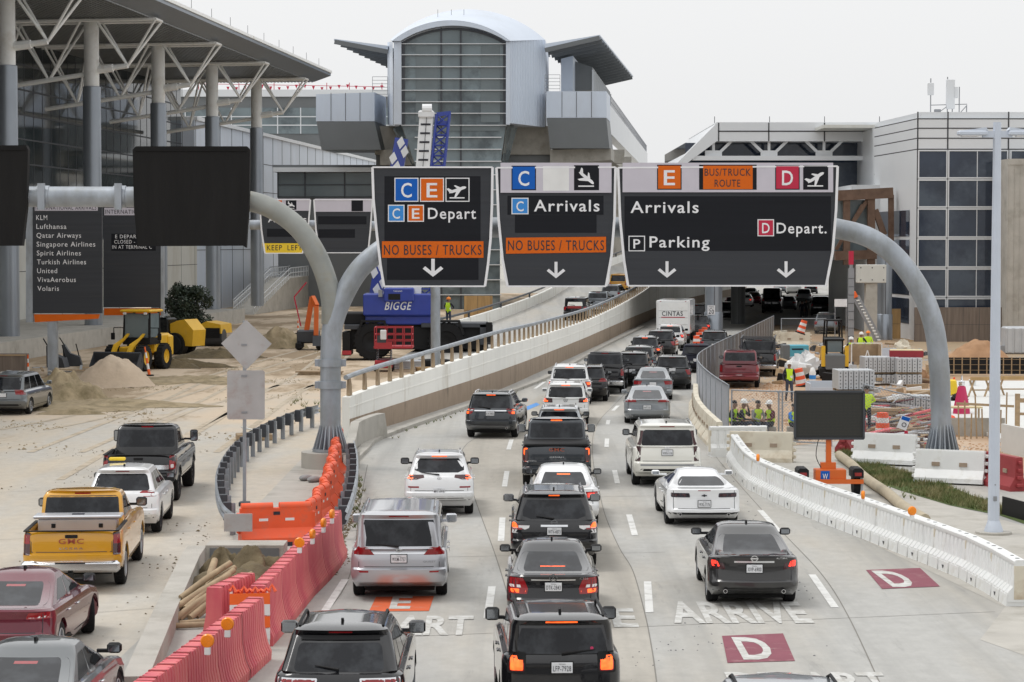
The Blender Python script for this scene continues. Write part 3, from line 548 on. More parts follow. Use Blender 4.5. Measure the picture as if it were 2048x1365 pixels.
sheet('grass_bed', [(1668, 905), (1712, 900), (1760, 930), (1850, 955), (1965, 1000), (2055, 1030), (2080, 1060), (2000, 1032), (1900, 1012), (1800, 982), (1728, 955), (1690, 930)], 'grassbed', .012)
sheet('island', [(520, 1005), (640, 880), (690, 900), (708, 905), (712, 950), (668, 1030), (560, 1040), (470, 1100), (462, 1030)], 'concrete', .006)
# grass blades
gr = MB(); rg = random.Random(3)
gp = [G(*p) for p in ((1675, 908), (1712, 902), (1760, 932), (1850, 957), (1965, 1002), (2045, 1030), (2000, 1030), (1900, 1010), (1800, 980), (1728, 953), (1690, 930))]
def inside(x, y, pl):
    c = False; j = len(pl) - 1
    for i in range(len(pl)):
        if (pl[i].y > y) != (pl[j].y > y) and x < (pl[j].x - pl[i].x) * (y - pl[i].y) / (pl[j].y - pl[i].y) + pl[i].x: c = not c
        j = i
    return c
bx0, bx1 = min(p.x for p in gp), max(p.x for p in gp); by0, by1 = min(p.y for p in gp), max(p.y for p in gp)
k = 0
while k < 9000:
    x, y = rg.uniform(bx0, bx1), rg.uniform(by0, by1)
    if not inside(x, y, gp) or math.sin(x * 2.1 + 1.3 * math.sin(y * .9)) + math.sin(y * 1.3 + x) < rg.uniform(-2.2, .4): continue
    k += 1; h = rg.uniform(.06, .2) * (1.4 if rg.random() < .1 else 1); a = rg.uniform(0, PI); dx, dy = math.cos(a) * .018, math.sin(a) * .018; lx, ly = rg.gauss(0, .05), rg.gauss(0, .05)
    gr.add([(x - dx, y - dy, .01), (x + dx, y + dy, .01), (x + lx, y + ly, h)], [(0, 1, 2)])
tag(gr.build('grass', 'grass', fix=False), kind='stuff')
# kerbs (real steps)
def strip(name, path, w, z0, z1, mat, side=1, parent=None, smooth=None):
    """wall or kerb along a ground path; z1 may be a list"""
    q = MB(); n = len(path); ps = [Vector((p[0], p[1], 0)) for p in path]; vs = []
    zz0 = z0 if isinstance(z0, list) else [z0] * n; zz1 = z1 if isinstance(z1, list) else [z1] * n
    for i, p in enumerate(ps):
        t = (ps[min(i + 1, n - 1)] - ps[max(i - 1, 0)]).normalized(); nn = Vector((t.y, -t.x, 0)) * (w * -side)
        vs += [(p.x, p.y, zz0[i]), (p.x, p.y, zz1[i]), (p.x + nn.x, p.y + nn.y, zz1[i]), (p.x + nn.x, p.y + nn.y, zz0[i])]
    fs = [(i * 4 + a, i * 4 + b, i * 4 + 4 + b, i * 4 + 4 + a) for i in range(n - 1) for a, b in ((0, 1), (1, 2), (2, 3), (3, 0))] + [(3, 2, 1, 0), (n * 4 - 4, n * 4 - 3, n * 4 - 2, n * 4 - 1)]
    q.add(vs, fs); return q.build(name, mat, parent, smooth)
def smooth_path(pts, m=6):
    """Catmull-Rom through points"""
    pts = [Vector(p) for p in pts]; out = []
    for i in range(len(pts) - 1):
        p0, p1, p2, p3 = pts[max(i - 1, 0)], pts[i], pts[i + 1], pts[min(i + 2, len(pts) - 1)]
        for k in range(m):
            t = k / m; out.append(.5 * ((2 * p1) + (p2 - p0) * t + (2 * p0 - 5 * p1 + 4 * p2 - p3) * t * t + (3 * p1 - p0 - 3 * p2 + p3) * t ** 3))
    return out + [pts[-1]]
tag(strip('kerb', smooth_path([G(710, 1000), G(708, 940), G(735, 905), G(775, 875), G(928, 820), G(1092, 760), G(1200, 700), G(1290, 655)]), .35, -.02, .13, 'concrete'), kind='structure')
# joints: dark sealed lines between the slabs
def line_strip(name, pts, w, z, mat='tarmacjoint'):
    q = MB(); n = len(pts); vs = []
    for i, p in enumerate(pts):
        t = (pts[min(i + 1, n - 1)] - pts[max(i - 1, 0)]).normalized(); nn = Vector((t.y, -t.x, 0)) * w / 2
        vs += [(p.x - nn.x, p.y - nn.y, z), (p.x + nn.x, p.y + nn.y, z)]
    q.add(vs, [(2 * i, 2 * i + 1, 2 * i + 3, 2 * i + 2) for i in range(n - 1)]); return tag(q.build(name, mat), kind='structure')
for pl in ([(1320, 1420), (1313, 1363), (1304, 1300), (1290, 1229), (1266, 1143), (1238, 1095), (1210, 1030), (1196, 971), (1186, 920), (1186, 873), (1200, 840), (1231, 808), (1262, 775)],
           [(1030, 1240), (1013, 1182), (988, 1103), (954, 1010), (935, 950), (922, 912), (930, 893), (946, 880), (1000, 850)],
           [(1770, 1390), (1695, 1230), (1640, 1145), (1560, 1060), (1470, 960), (1420, 900)], [(640, 1240), (700, 1150), (720, 1010), (735, 930)]):
    line_strip('slab_joint', smooth_path([G(*p) for p in pl]), .024, .004)
for a, b in (((700, 1279), (1990, 1224)), ((740, 1118), (1330, 1105)), ((760, 1000), (1500, 990)), ((820, 935), (1420, 920)), ((820, 875), (1400, 868)), ((0, 1240), (330, 1215)), ((0, 985), (420, 965)), ((0, 1080), (390, 1062))):
    line_strip('slab_joint', [G(*a), G(*b)], .02, .004)
M['road2'] = custom_ground('road_concrete_warm', (.415, .39, .345), (.40, .37, .32), (.34, .29, .22), 0, 0)
la = smooth_path([G(*p) for p in ((1045, 1420), (1030, 1240), (1013, 1182), (988, 1103), (954, 1010), (935, 950), (922, 912), (946, 880), (1000, 850), (1080, 790))], 4); lb = smooth_path([G(*p) for p in ((1320, 1420), (1304, 1300), (1290, 1229), (1266, 1143), (1238, 1095), (1210, 1030), (1196, 971), (1186, 920), (1196, 850), (1240, 790))], 4)
q = MB(); q.add([(p.x, p.y, .002) for pr in zip(la, lb) for p in pr], [(2 * i, 2 * i + 1, 2 * i + 3, 2 * i + 2) for i in range(len(la) - 1)]); tag(q.build('lane_slab', 'road2'), kind='structure')
# painted dashes and lettering
def dash(a, b, w=.16): return line_strip('lane_marking', [G(*a), G(*b)], w, .009, 'paintwhite')
for a, b in (((975, 1238), (984, 1174)), ((1002, 1083), (1005, 1036)), ((1009, 974), (1014, 943)), ((1017, 900), (1023, 880)), ((1299, 1226), (1295, 1164)), ((1270, 1072), (1258, 1030)), ((1235, 968), (1229, 941)), ((1213, 895), (1214, 878)), ((1226, 822), (1236, 812)), ((1215, 850), (1217, 841)), ((1670, 1216), (1624, 1150)), ((1560, 1066), (1520, 1021)), ((1070, 778), (1090, 764)), ((640, 1238), (690, 1160))): dash(a, b)
def ground_text(name, t, px, py, wpx, hpx, mat, z=.013, rz=0):
    a = G(px, py); b = G(px, py - hpx); w = wpx / FPX * a.y; q = MB()
    text(q, t, Matrix.Translation((a.x, a.y, z)) @ Matrix.Rotation(rz, 4, 'Z') @ Matrix.Diagonal((1, 1, 1, 1)), w, b.y - a.y, th=0)
    return tag(q.build(name, mat, fix=False), kind='structure')
ground_text('lane_lettering', 'DEPART#', 792, 1270, 306, 38, 'paintworn'); ground_text('lane_lettering', 'E#', 1253, 1254, 50, 37, 'paintworn'); ground_text('lane_lettering', 'ARRIVE#', 1488, 1246, 282, 42, 'paintworn'); ground_text('lane_lettering', 'DEPART#', 1630, 1383, 330, 38, 'paintworn')
sheet('painted_square', [(1732, 1141), (1840, 1137), (1880, 1174), (1764, 1179)], 'paintmar', .009); ground_text('lane_lettering', 'D#', 1811, 1174, 55, 32, 'paintworn', rz=R(2))
sheet('painted_square', [(1444, 1273), (1566, 1268), (1590, 1323), (1455, 1327)], 'paintmar', .009); ground_text('lane_lettering', 'D#', 1520, 1319, 68, 44, 'paintworn')
sheet('painted_square', [(752, 1195), (868, 1193), (858, 1223), (738, 1224)], 'paintor', .009); ground_text('lane_lettering', 'E#', 799, 1218, 42, 26, 'paintworn')
sheet('painted_square', [(1045, 817), (1073, 806), (1080, 810), (1052, 822)], 'signblue2', .009)
# ---------------------------------------------------------------- the ramp
bpx = [(700, 874), (752, 860), (900, 813), (1000, 779), (1092, 738), (1200, 689), (1290, 645)]
tops = [(682, 802), (752, 775), (846, 748), (942, 711), (1113, 663), (1216, 625), (1298, 577)]
rb = [G(*p) for p in bpx]; rz_ = [P(p[0], interp(p[0], tops), g.y).z for p, g in zip(bpx, rb)]
rb += [Vector((18.2, 250, 0)), Vector((27.5, 300, 0)), Vector((34, 330, 0))]; rz_ += [4.9, 7.1, 7.6]
path3 = smooth_path([Vector((p.x, p.y, z)) for p, z in zip(rb, rz_)], 5)
rp = [Vector((p.x, p.y, 0)) for p in path3]; rzt = [p.z for p in path3]
ramp = tag(strip('ramp_wall', rp, .32, 0, rzt, 'wallwhite'), 'long white concrete ramp wall rising under a steel rail beside the road', 'wall')
lowp = [Vector((p.x + .012, p.y - .02, 0)) for p in rp]
strip('wall_base', lowp, .02, .0, [min(.95, z * .45) for z in rzt], 'concdark', parent=ramp)
strip('wall_ledge', lowp, .05, [z * .72 for z in rzt], [z * .72 + .05 for z in rzt], 'wallwhite', parent=ramp)
rail_pts = []; acc = 0; postm = MB(); postm.prism([(-.20, 0), (.16, 0), (.10, .45), (-.02, .72), (-.12, .72)], 'x', -.05, .05)
post = postm.build('rail_post', 'oldwood', ramp); pm_ = post.data; first = True
for i, p in enumerate(path3):
    if p.y > 320: break
    t = (path3[min(i + 1, len(path3) - 1)] - path3[max(i - 1, 0)]).normalized(); rail_pts.append(p + Vector((-t.y * .16, t.x * .16, .74)))
d0 = 0; nxt = .4
for a, b in zip(rail_pts, rail_pts[1:]):
    sl = (b - a).length
    while nxt < d0 + sl and nxt < 175:
        q = a + (b - a) * ((nxt - d0) / sl); ang = math.atan2(b.y - a.y, b.x - a.x) - PI / 2
        o = post if first else post.copy()
        if not first: COL.objects.link(o); KIDS.setdefault(ramp.name, []).append(o)
        o.location = (q.x, q.y, q.z - .73); o.rotation_euler = (0, 0, ang); first = False; nxt += 1.9
    d0 += sl
rt = MB(); rt.tube(rail_pts, .10, 8); rt.build('handrail', 'galv', ramp, 40)
# ramp road and its far parapet
def off(path, d):
    out = []
    for i, p in enumerate(path):
        t = (path[min(i + 1, len(path) - 1)] - path[max(i - 1, 0)]); t.z = 0; t.normalize(); out.append(Vector((p.x - t.y * d, p.y + t.x * d, p.z)))
    return out
i0 = next(i for i, p in enumerate(path3) if p.y > 128)
inn = off(path3, .33)[i0:]; outp = off(path3, 9.6)[i0:]
ms = min(range(len(inn)), key=lambda i: abs(inn[i].y - 150))
j0 = i0 + ms
dz = [max(0.02, p.z - 1.05) if i > ms else max(.02, (p.z - 1.05) * i / max(ms, 1)) for i, p in enumerate(inn)]
q = MB(); q.add([v for a, b, z in zip(inn, outp, dz) for v in ((a.x, a.y, z), (b.x, b.y, z))], [(2 * i, 2 * i + 1, 2 * i + 3, 2 * i + 2) for i in range(len(inn) - 1)]); tag(q.build('ramp_road', 'road'), kind='structure')
pp = off(path3, 9.4)[j0:]; pw = tag(strip('parapet_wall', pp, .3, 0, [z + .85 for z in dz[ms:]], 'wallwhite'), 'far grey parapet of the ramp curving up behind the parked crane', 'wall')
rt = MB(); rt.tube([(p.x, p.y, z + 1.25) for p, z in zip(off(path3, 9.55)[j0:], dz[ms:])], .09, 6)
for p, z in zip(off(path3, 9.55)[j0::2], dz[ms::2]): rt.bar((p.x, p.y, z + .8), (p.x, p.y, z + 1.25), .16)
rt.build('handrail', 'darksteel', pw, 40)
tag(strip('end_block', smooth_path([G(705, 948), G(712, 905), G(745, 885), G(775, 876)], 4), .3, 0, [.15] + [.5] * 4 + [.95] * 4 + [.95] * 3 + [.2], 'concrete'), 'weathered grey concrete block tapering at the start of the ramp wall', 'concrete block')

# ---------------------------------------------------------------- terminal with the canopy (left)
A = Vector((7.2, 80, 0)).normalized(); B = Vector((A.y, -A.x, 0)); O = Vector((-32.6, 147.5, 0))
TL = Matrix(((B.x, A.x, 0, O.x), (B.y, A.y, 0, O.y), (0, 0, 1, 0), (0, 0, 0, 1)))      # local x: towards the road, y: along the terminal
ANG = -math.atan2(7.2, 80)
ter = empty('terminal_building', TL @ Vector((0, 0, 0)), ANG, 'dark glass terminal with overhanging metal canopy roof on white truss brackets', 'terminal')
def tb(name, mb, mat, par=ter, sm=None):
    o = mb.build(name, mat, par, sm); o.matrix_parent_inverse = (Matrix.Translation(par.location) @ Matrix.Rotation(ANG, 4, 'Z')).inverted() @ TL; return o
f = MB(); f.bx(-11, -10.5, -90, 92, 7.6, 24); tb('glass_wall', f, 'tglass')
f = MB()
for i in range(-36, 38): f.bx(-10.52, -10.48, i * 2.5 - .045, i * 2.5 + .045, 7.6, 24)
for z in (7.7, 9.7, 11.7, 13.7, 15.7, 17.7, 19.7, 21.7): f.bx(-10.51, -10.44, -90, 92, z - .06, z + .06)
tb('mullions', f, 'darksteel')
f = MB(); f.bx(-10.4, -9, -90, 92.5, 1.2, 7.6); tb('lower_wall', f, 'cream')
f = MB()
for i in range(-14, 16): f.bx(-9.0, -8.985, i * 6.1 - .03, i * 6.1 + .03, 1.2, 7.6)
f.bx(-9.0, -8.98, -90, 92.5, 5.0, 5.05); tb('panel_joints', f, 'line')
f = MB(); f.bx(-9, 2.5, -90, 62, 0, 1.25); tb('plinth', f, 'concrete')
# roof: sloped-edge fascia section extruded along the building
f = MB(); f.prism([(-40, 23.9), (4.6, 23.75), (6.3, 24.35), (6.3, 24.75), (4.0, 25.1), (-40, 28)], 'y', -90, 87); tb('roof', f, 'fascia')
f = MB()
for i in range(0, 45): f.bx(-11 + i * .35, -11 + i * .35 + .16, -90, 86.5, 23.66, 23.76)
tb('soffit', f, 'soffit')
f = MB(); f.bx(6.25, 6.42, -90, 87.1, 24.62, 24.86); tb('roof_edge', f, 'truss')
f = MB()
for i in range(-2, 13): f.bar((5.6, i * 7, 24.7), (5.6, i * 7, 25.9), .03)
tb('lightning_rods', f, 'darksteel')
for i in range(-2, 5):
    y = i * 20; c = MB(); c.lathe([(.55, 18.5), (.55, 24)], 20, Matrix.Translation((0, y, 0))); co = tb('column', c, 'coltop', sm=40)
    c = MB(); c.lathe([(.66, 1.0), (.66, 18.7), (.58, 18.75)], 20, Matrix.Translation((0, y, 0)))
    for z in (5, 10, 14.4): c.lathe([(.668, z), (.668, z + .05)], 20, Matrix.Translation((0, y, 0)), cap=False)
    s_ = tb('column_sleeve', c, 'column', co, 40); s_.matrix_parent_inverse = Matrix.Identity(4)
    t = MB(); t.tube([(-9.5, y, 18.3), (0, y, 19.7)], .18, 8); t.tube([(0, y, 19.9), (1.6, y, 20.1)], .30, 8); t.tube([(1.2, y, 20.05), (2.7, y, 20.25)], .20, 8)
    for s in (-1, 1):
        t.tube([(-10, y + s * .9, 23.4), (4.9, y + s * .9, 23.55)], .14, 6)
        for a, b in ((( 2.7, 20.25), (5.0, 23.5)), ((2.7, 20.25), (.6, 23.5)), ((-3.2, 19.2), (-.6, 23.4)), ((-3.2, 19.2), (-5.6, 23.4)), ((-6.8, 18.7), (-5.6, 23.4)), ((-6.8, 18.7), (-9.3, 23.4))): t.tube([(a[0], y, a[1]), (b[0], y + s * .9, b[1])], .10, 6)
    t.tube([(5, y - 1, 23.55), (5, y + 1, 23.55)], .12, 6)
    tb('truss_bracket', t, 'truss', sm=40)
# long panelled annex behind, stair ramps with rails
ann = empty('annex_building', TL @ Vector((0, 92, 0)), ANG, 'long pale panelled wing running back from the glass terminal', 'building')
f = MB(); f.bx(-14, -9.2, 92.6, 260, 0, 20.2); tb('wall', f, 'gpanel', ann)
f = MB()
for i in range(28): f.bx(-9.2, -9.17, 93 + i * 6, 93.06 + i * 6, 0, 20.2)
for z in (6.5, 10, 13.4, 16.8): f.bx(-9.2, -9.16, 92.6, 260, z, z + .06)
tb('panel_joints', f, 'line', ann)
f = MB(); f.bx(-14.5, -8.9, 92.6, 260, 20.2, 20.6); tb('roof_edge', f, 'wpanel', ann)
for i, (yy, h) in enumerate(((84, 1.0), (96, .7))):
    st = empty('stair_ramp', TL @ Vector((-2.2 - 2.2 * i, yy + 12, 0)), ANG, ('broad ramp with white railings climbing beside the terminal wall', 'second white-railed ramp rising behind the first one')[i], 'ramp')
    f = MB(); x0 = -1.2 - 2.6 * i; f.prism([(yy, 0), (yy + 40, 0), (yy + 40, 3.6), (yy + 20, 3.4)], 'x', x0 - 2.2, x0); tb('slab', f, 'concrete', st)
    f = MB()
    pt = lambda t: interp(t, [(0, .1), (20, 3.4), (40, 3.6)])
    for x in (x0, x0 - 2.1):
        for hh in (.55, 1.1): f.tube([(x, yy + t, pt(t) + hh) for t in (0, 10, 20, 30, 40)], .05, 5)
        for t in range(0, 41): f.bar((x, yy + t, pt(t)), (x, yy + t, pt(t) + 1.1), .05)
    tb('railing', f, 'wpanel', st)
# rear building with strip windows, pennant line
rb_ = empty('rear_building', (-40, 400, 0), 0, 'long low building with white roof edge and blue-grey strip windows behind', 'building')
X = lambda px, Y: (px - 1024) / FPX * Y
Zp = lambda py, Y: P(1024, py, Y).z
f = MB(); f.bx(X(330, 400), X(830, 400), 400, 440, 0, Zp(192, 400)); f.build('wall', 'gdark', rb_).matrix_parent_inverse = Matrix.Translation((40, -400, 0))
def rbx(nm, a, b, c, d, m, dy=.1):
    f = MB(); f.bx(X(a, 400), X(b, 400), 400 - dy, 400.0, Zp(d, 400), Zp(c, 400)); o = f.build(nm, m, rb_); o.matrix_parent_inverse = Matrix.Translation((40, -400, 0))
rbx('roof_edge', 330, 830, 180, 194, 'wpanel', .5); rbx('strip_window', 368, 790, 216, 268, 'gglass', .15)
f = MB()
for px in range(372, 800, 46): f.bx(X(px, 400), X(px + 2, 400), 399.7, 399.85, Zp(268, 400), Zp(216, 400))
for py in (234, 251): f.bx(X(368, 400), X(790, 400), 399.72, 399.85, Zp(py + 1, 400), Zp(py - 1, 400))
o = f.build('window_bars', 'wpanel', rb_); o.matrix_parent_inverse = Matrix.Translation((40, -400, 0))
pl = empty('pennant_line', (X(500, 401), 401, Zp(182, 401)), 0, 'string of small red pennants along the rear building roof', 'pennants')
f = MB(); f2 = MB(); x = X(455, 401)
while x < X(770, 401):
    z = Zp(172, 401) + .25 * math.sin(x * .8); f2.add([(x, 401, z), (x + .55, 401, z), (x + .3, 401.03, z - .7), (x + .3, 400.97, z - .7)], [(0, 1, 2), (0, 1, 3), (0, 2, 3), (1, 2, 3)]); x += 1.5
f.tube([(X(400, 401), 401, Zp(168, 401)), (X(770, 401), 401, Zp(174, 401))], .05, 4)
for px in (400, 480, 550, 600, 655, 700, 765): f.bar((X(px, 401), 401, Zp(186, 401)), (X(px, 401), 401, Zp(166, 401)), .12)
iv = Matrix.Translation(-Vector(pl.location)); f2.build('pennants', 'signred', pl, fix=False).matrix_parent_inverse = iv; f.build('rope', 'signred', pl).matrix_parent_inverse = iv

# ---------------------------------------------------------------- station tower
TY = 250.0; tw = empty('station_tower', (X(905, TY), TY, 0), 0, 'arched glass station tower with grey barrel roof', 'tower')
tv = Matrix.Translation((-X(905, TY), -TY, 0))
def tp(name, mb, mat, sm=None, par=tw):
    o = mb.build(name, mat, par, sm)
    if par == tw: o.matrix_parent_inverse = tv
    return o
Xt = lambda px: X(px, TY); Zt = lambda py: Zp(py, TY)
def arch(x0, x1, zs, zp, n=20):
    """circular-ish arc from (x0, zs) to (x1, zs) with crown zp"""
    w = (x1 - x0) / 2; h = zp - zs; rr = (w * w + h * h) / (2 * h); a = math.asin(min(1, w / rr)); m = (x0 + x1) / 2
    return [(m + rr * math.sin(-a + 2 * a * k / n), zs + h - rr + rr * math.cos(-a + 2 * a * k / n)) for k in range(n + 1)]
# glass front: rectangle under an arch, tapering lower shaft
ga = arch(Xt(804), Xt(1012), Zt(86), Zt(56)); f = MB()
f.prism([(Xt(1000), 0), (Xt(1000), Zt(335)), (Xt(1012), Zt(250))] + ga[::-1] + [(Xt(804), Zt(250)), (Xt(832), Zt(335)), (Xt(832), 0)], 'y', TY + .2, TY + 8); tp('glass_front', f, 'gglass')
f = MB()
for py in (88, 110, 134, 158, 181, 204, 227, 251): f.bx(Xt(803), Xt(1013), TY - .1, TY + .2, Zt(py) - .04, Zt(py) + .04)
for py in (275, 299, 323, 350, 380, 410, 440, 470, 500, 530, 560, 590): f.bx(Xt(830), Xt(1003), TY - .05, TY + .2, Zt(py) - .05, Zt(py) + .05)
tp('glazing_bars', f, 'wpanel')
f = MB()
for px in (883, 922): f.bx(Xt(px) - .09, Xt(px) + .09, TY + .05, TY + .2, 0, Zt(56))
for px in (807, 1010): f.bx(Xt(px) - .2, Xt(px) + .2, TY + .02, TY + .2, Zt(252), Zt(84))
for a, b in zip(ga, ga[1:]): f.bar((a[0], TY + .1, a[1] - .1), (b[0], TY + .1, b[1] - .1), .25)
tp('dark_mullions', f, 'darksteel')
# inside things seen through the front: pale core walls and slabs just behind the glass skin are modelled as panels on it
f = MB()
for a, b, c, d in ((832, 876, 92, 245), (962, 1000, 92, 245), (832, 1000, 250, 262)): f.bx(Xt(a), Xt(b), TY + .12, TY + .195, Zt(d), Zt(c))
tp('core_panels', f, 'lglass')
# frame: two pilasters and arch band
f = MB(); f.bx(Xt(789), Xt(804), TY - .5, TY + 2, Zt(250), Zt(84)); tp('front_pilaster', f, 'gpanel'); f = MB(); f.bx(Xt(1012), Xt(1020), TY - .5, TY + 2, Zt(250), Zt(84)); tp('front_pilaster', f, 'gpanel')
oa = arch(Xt(786), Xt(1020), Zt(84), Zt(43)); ia = arch(Xt(802), Xt(1013), Zt(84), Zt(53)); f = MB()
n = len(oa); f.add([(x, TY - .9, z) for x, z in oa] + [(x, TY - .9, z) for x, z in ia] + [(x, TY + .4, z) for x, z in oa] + [(x, TY + .4, z) for x, z in ia],
      [(i, i + 1, n + i + 1, n + i) for i in range(n - 1)] + [(n + i, n + i + 1, 3 * n + i + 1, 3 * n + i) for i in range(n - 1)] + [(2 * n + i, 2 * n + i + 1, i + 1, i) for i in range(n - 1)] + [(2 * n + i, 3 * n + i, 3 * n + i + 1, 2 * n + i + 1) for i in range(n - 1)]); tp('arch_band', f, 'gpanel')
# barrel roof, widening to the back
BY = TY + 9; ba = arch(X(782, BY), X(1090, BY), Zp(80, BY), Zp(19, BY)); f = MB()
f.add([(x, TY - .9, z + .02) for x, z in oa] + [(x, BY, z) for x, z in ba] + [(x + 1, BY + 24, z) for x, z in ba], [(i, i + 1, n + i + 1, n + i) for i in range(n - 1)] + [(n + i, n + i + 1, 2 * n + i + 1, 2 * n + i) for i in range(n - 1)] + [tuple(range(2 * n, 3 * n))]); tp('barrel_roof', f, 'gpanel', 50)
# splayed side walls, the right one corrugated
def swall(name, x0, x1, zt0, zt1, zb0, zb1, ribs, mat):
    f = MB(); f.add([(x0, TY - .4, zb0), (x1, BY, zb1), (x1, BY, zt1), (x0, TY - .4, zt0)], [(0, 1, 2, 3)]); f.add([(x1, BY, zb1), (x1 + .8, BY + 24, zb1), (x1 + .8, BY + 24, zt1), (x1, BY, zt1)], [(0, 1, 2, 3)])
    f.add([(x0, TY - .4, zb0), (x1, BY, zb1), ((x0 + x1) / 2 - (x1 - x0) * .5, BY, zb1)], [(0, 1, 2)])
    tp(name, f, mat)
    if ribs:
        f = MB()
        for k in range(ribs):
            t = (k + .5) / ribs; xx = x0 + (x1 - x0) * t; yy = TY - .4 + (BY - TY + .4) * t; f.bar((xx, yy - .02, zb0 + (zb1 - zb0) * t), (xx, yy - .02, zt0 + (zt1 - zt0) * t), .11, .11)
        tp('cladding_ribs', f, 'gpanel')
swall('side_wall', Xt(1020), X(1090, BY), Zt(82), Zp(80, BY), Zt(247), Zp(255, BY), 22, 'gpanel')
swall('side_wall', Xt(787), X(776, BY), Zt(84), Zp(85, BY), Zt(250), Zp(250, BY), 0, 'gpanel')
for a, b, c in (((1013, 250), (1035, 250), (1003, 335)), ((803, 250), (780, 252), (830, 330))):
    f = MB(); f.add([(Xt(a[0]), TY + .3, Zt(a[1])), (Xt(b[0]), TY + 6, Zt(b[1])), (Xt(c[0]) + .5 * (1 if a[0] > 900 else -1), TY + 6, Zt(c[1])), (Xt(c[0]), TY + .3, Zt(c[1]))], [(0, 1, 2, 3)]); tp('taper_panel', f, 'gglass')
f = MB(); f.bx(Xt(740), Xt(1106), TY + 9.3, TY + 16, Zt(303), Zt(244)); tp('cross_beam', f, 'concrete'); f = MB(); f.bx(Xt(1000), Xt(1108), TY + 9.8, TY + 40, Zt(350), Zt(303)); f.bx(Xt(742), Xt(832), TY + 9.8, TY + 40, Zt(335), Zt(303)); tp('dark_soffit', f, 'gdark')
for i, s in enumerate((-.2, 1.2, -1.7)):
    if i == 0: f = MB()
    f.bar((Xt(905) + s, TY + 4, Zt(45)), (Xt(905) + s, TY + 4, Zt(12)), .04)
tp('roof_rods', f, 'darksteel')
# platform deck with balcony ends, railings and wing canopies running back along the guideway
A3 = Vector((.0896, .996, 0))
KD = [A3]
gd = empty('guideway', (X(1160, TY + 6), TY + 6, 0), 0, 'raised concrete guideway with panelled platform ends and sloping canopies', 'guideway')
gv = Matrix.Translation((-X(1160, TY + 6), -TY - 6, 0))
def gp_(name, mb, mat): o = mb.build(name, mat, gd); o.matrix_parent_inverse = gv; return o
def ext(poly, Y0, ln, name, mat):
    """section polygon in pixels at depth Y0 pushed back along the guideway"""
    n = len(poly); v0 = [P(px, py, Y0) for px, py in poly]; v1 = [v + KD[0] * ln for v in v0]; f = MB(); f.add(v0 + v1, [tuple(range(n)), tuple(range(n, 2 * n))] + [(i, (i + 1) % n, n + (i + 1) % n, n + i) for i in range(n)]); return gp_(name, f, mat)
Y2 = TY + 6
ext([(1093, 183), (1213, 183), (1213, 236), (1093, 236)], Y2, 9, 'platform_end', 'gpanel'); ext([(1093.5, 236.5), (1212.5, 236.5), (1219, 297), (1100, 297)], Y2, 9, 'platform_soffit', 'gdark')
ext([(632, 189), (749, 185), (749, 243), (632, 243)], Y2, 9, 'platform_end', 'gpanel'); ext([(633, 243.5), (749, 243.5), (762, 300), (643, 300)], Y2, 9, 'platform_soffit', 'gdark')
f = MB()
for px in (662, 691, 720, 1124, 1153, 1183): 
    a = P(px, 186 if px < 1000 else 184, Y2 - .02); b = P(px, 242 if px < 1000 else 235, Y2 - .02); f.bar(a, b, .05)
gp_('panel_joints', f, 'line')
ext([(1100, 300), (1222, 297), (1222, 320), (1100, 330)], Y2 + 2, 150, 'deck', 'concrete'); ext([(1196, 205), (1216, 205), (1216, 262), (1196, 262)], Y2 + 8, 150, 'girder', 'wpanel')
ext([(760, 300), (840, 300), (840, 330), (760, 330)], Y2 + 2, 60, 'deck', 'concrete')
f = MB()
for k in range(0, 75): 
    a = P(1214, 205, Y2 + 8) + A3 * (k * 2.0); f.bar(a, a + Vector((0, 0, 1.3)), .06)
for h in (.65, 1.3): a = P(1214, 205, Y2 + 8) + Vector((0, 0, h)); f.bar(a, a + A3 * 150, .06)
for x0, x1, t0 in ((1090, 1120, 150), (745, 775, 154)):
    for k in range(6): f.bar(P(x0, t0 + k * 7, Y2 + 1), P(x1, t0 + k * 7, Y2 + 1), .05)
    for px in (x0, x1): f.bar(P(px, t0, Y2 + 1), P(px, t0 + 36, Y2 + 1), .05)
gp_('railing', f, 'steel')
for k in range(6):
    f = MB(); a = P(1180, 300, Y2 + 12) + A3 * (k * 22); f.bx(a.x - 1, a.x + 1, a.y - 1, a.y + 1, 0, a.z); f.bx(a.x - 4, a.x + 4, a.y - 1.1, a.y + 1.1, a.z - 1.6, a.z - .02); gp_('pier', f, 'concrete')
KD[0] = Vector((.112, .994, 0)); ext([(1090, 88), (1200, 70), (1200, 73), (1090, 98)], Y2, 63, 'canopy', 'gpanel'); ext([(668, 78), (776, 92), (776, 100), (668, 82)], Y2, 62, 'canopy', 'gpanel')
f = MB()
for k in range(17):
    for a, b in (((1090, 101), (1199, 76)), ((669, 84), (776, 104))): f.bar(P(*a, Y2) + KD[0] * (k * 3.85), P(*b, Y2) + KD[0] * (k * 3.85), .22, .5)
gp_('canopy_ribs', f, 'gdark'); KD[0] = A3
ext([(1122, 118), (1146, 112), (1146, 184), (1122, 184)], Y2 + 10, 12, 'platform_cabin', 'gpanel'); ext([(1147, 122), (1185, 135), (1185, 180), (1147, 183)], Y2 + 14, 45, 'platform_screen', 'gdark')
f = MB()
for k in range(12):
    a = P(1186, 140, Y2 + 14) + A3 * (k * 4); f.bar(a, a + Vector((0, 0, -2.6)), .25)
gp_('screen_posts', f, 'wpanel')
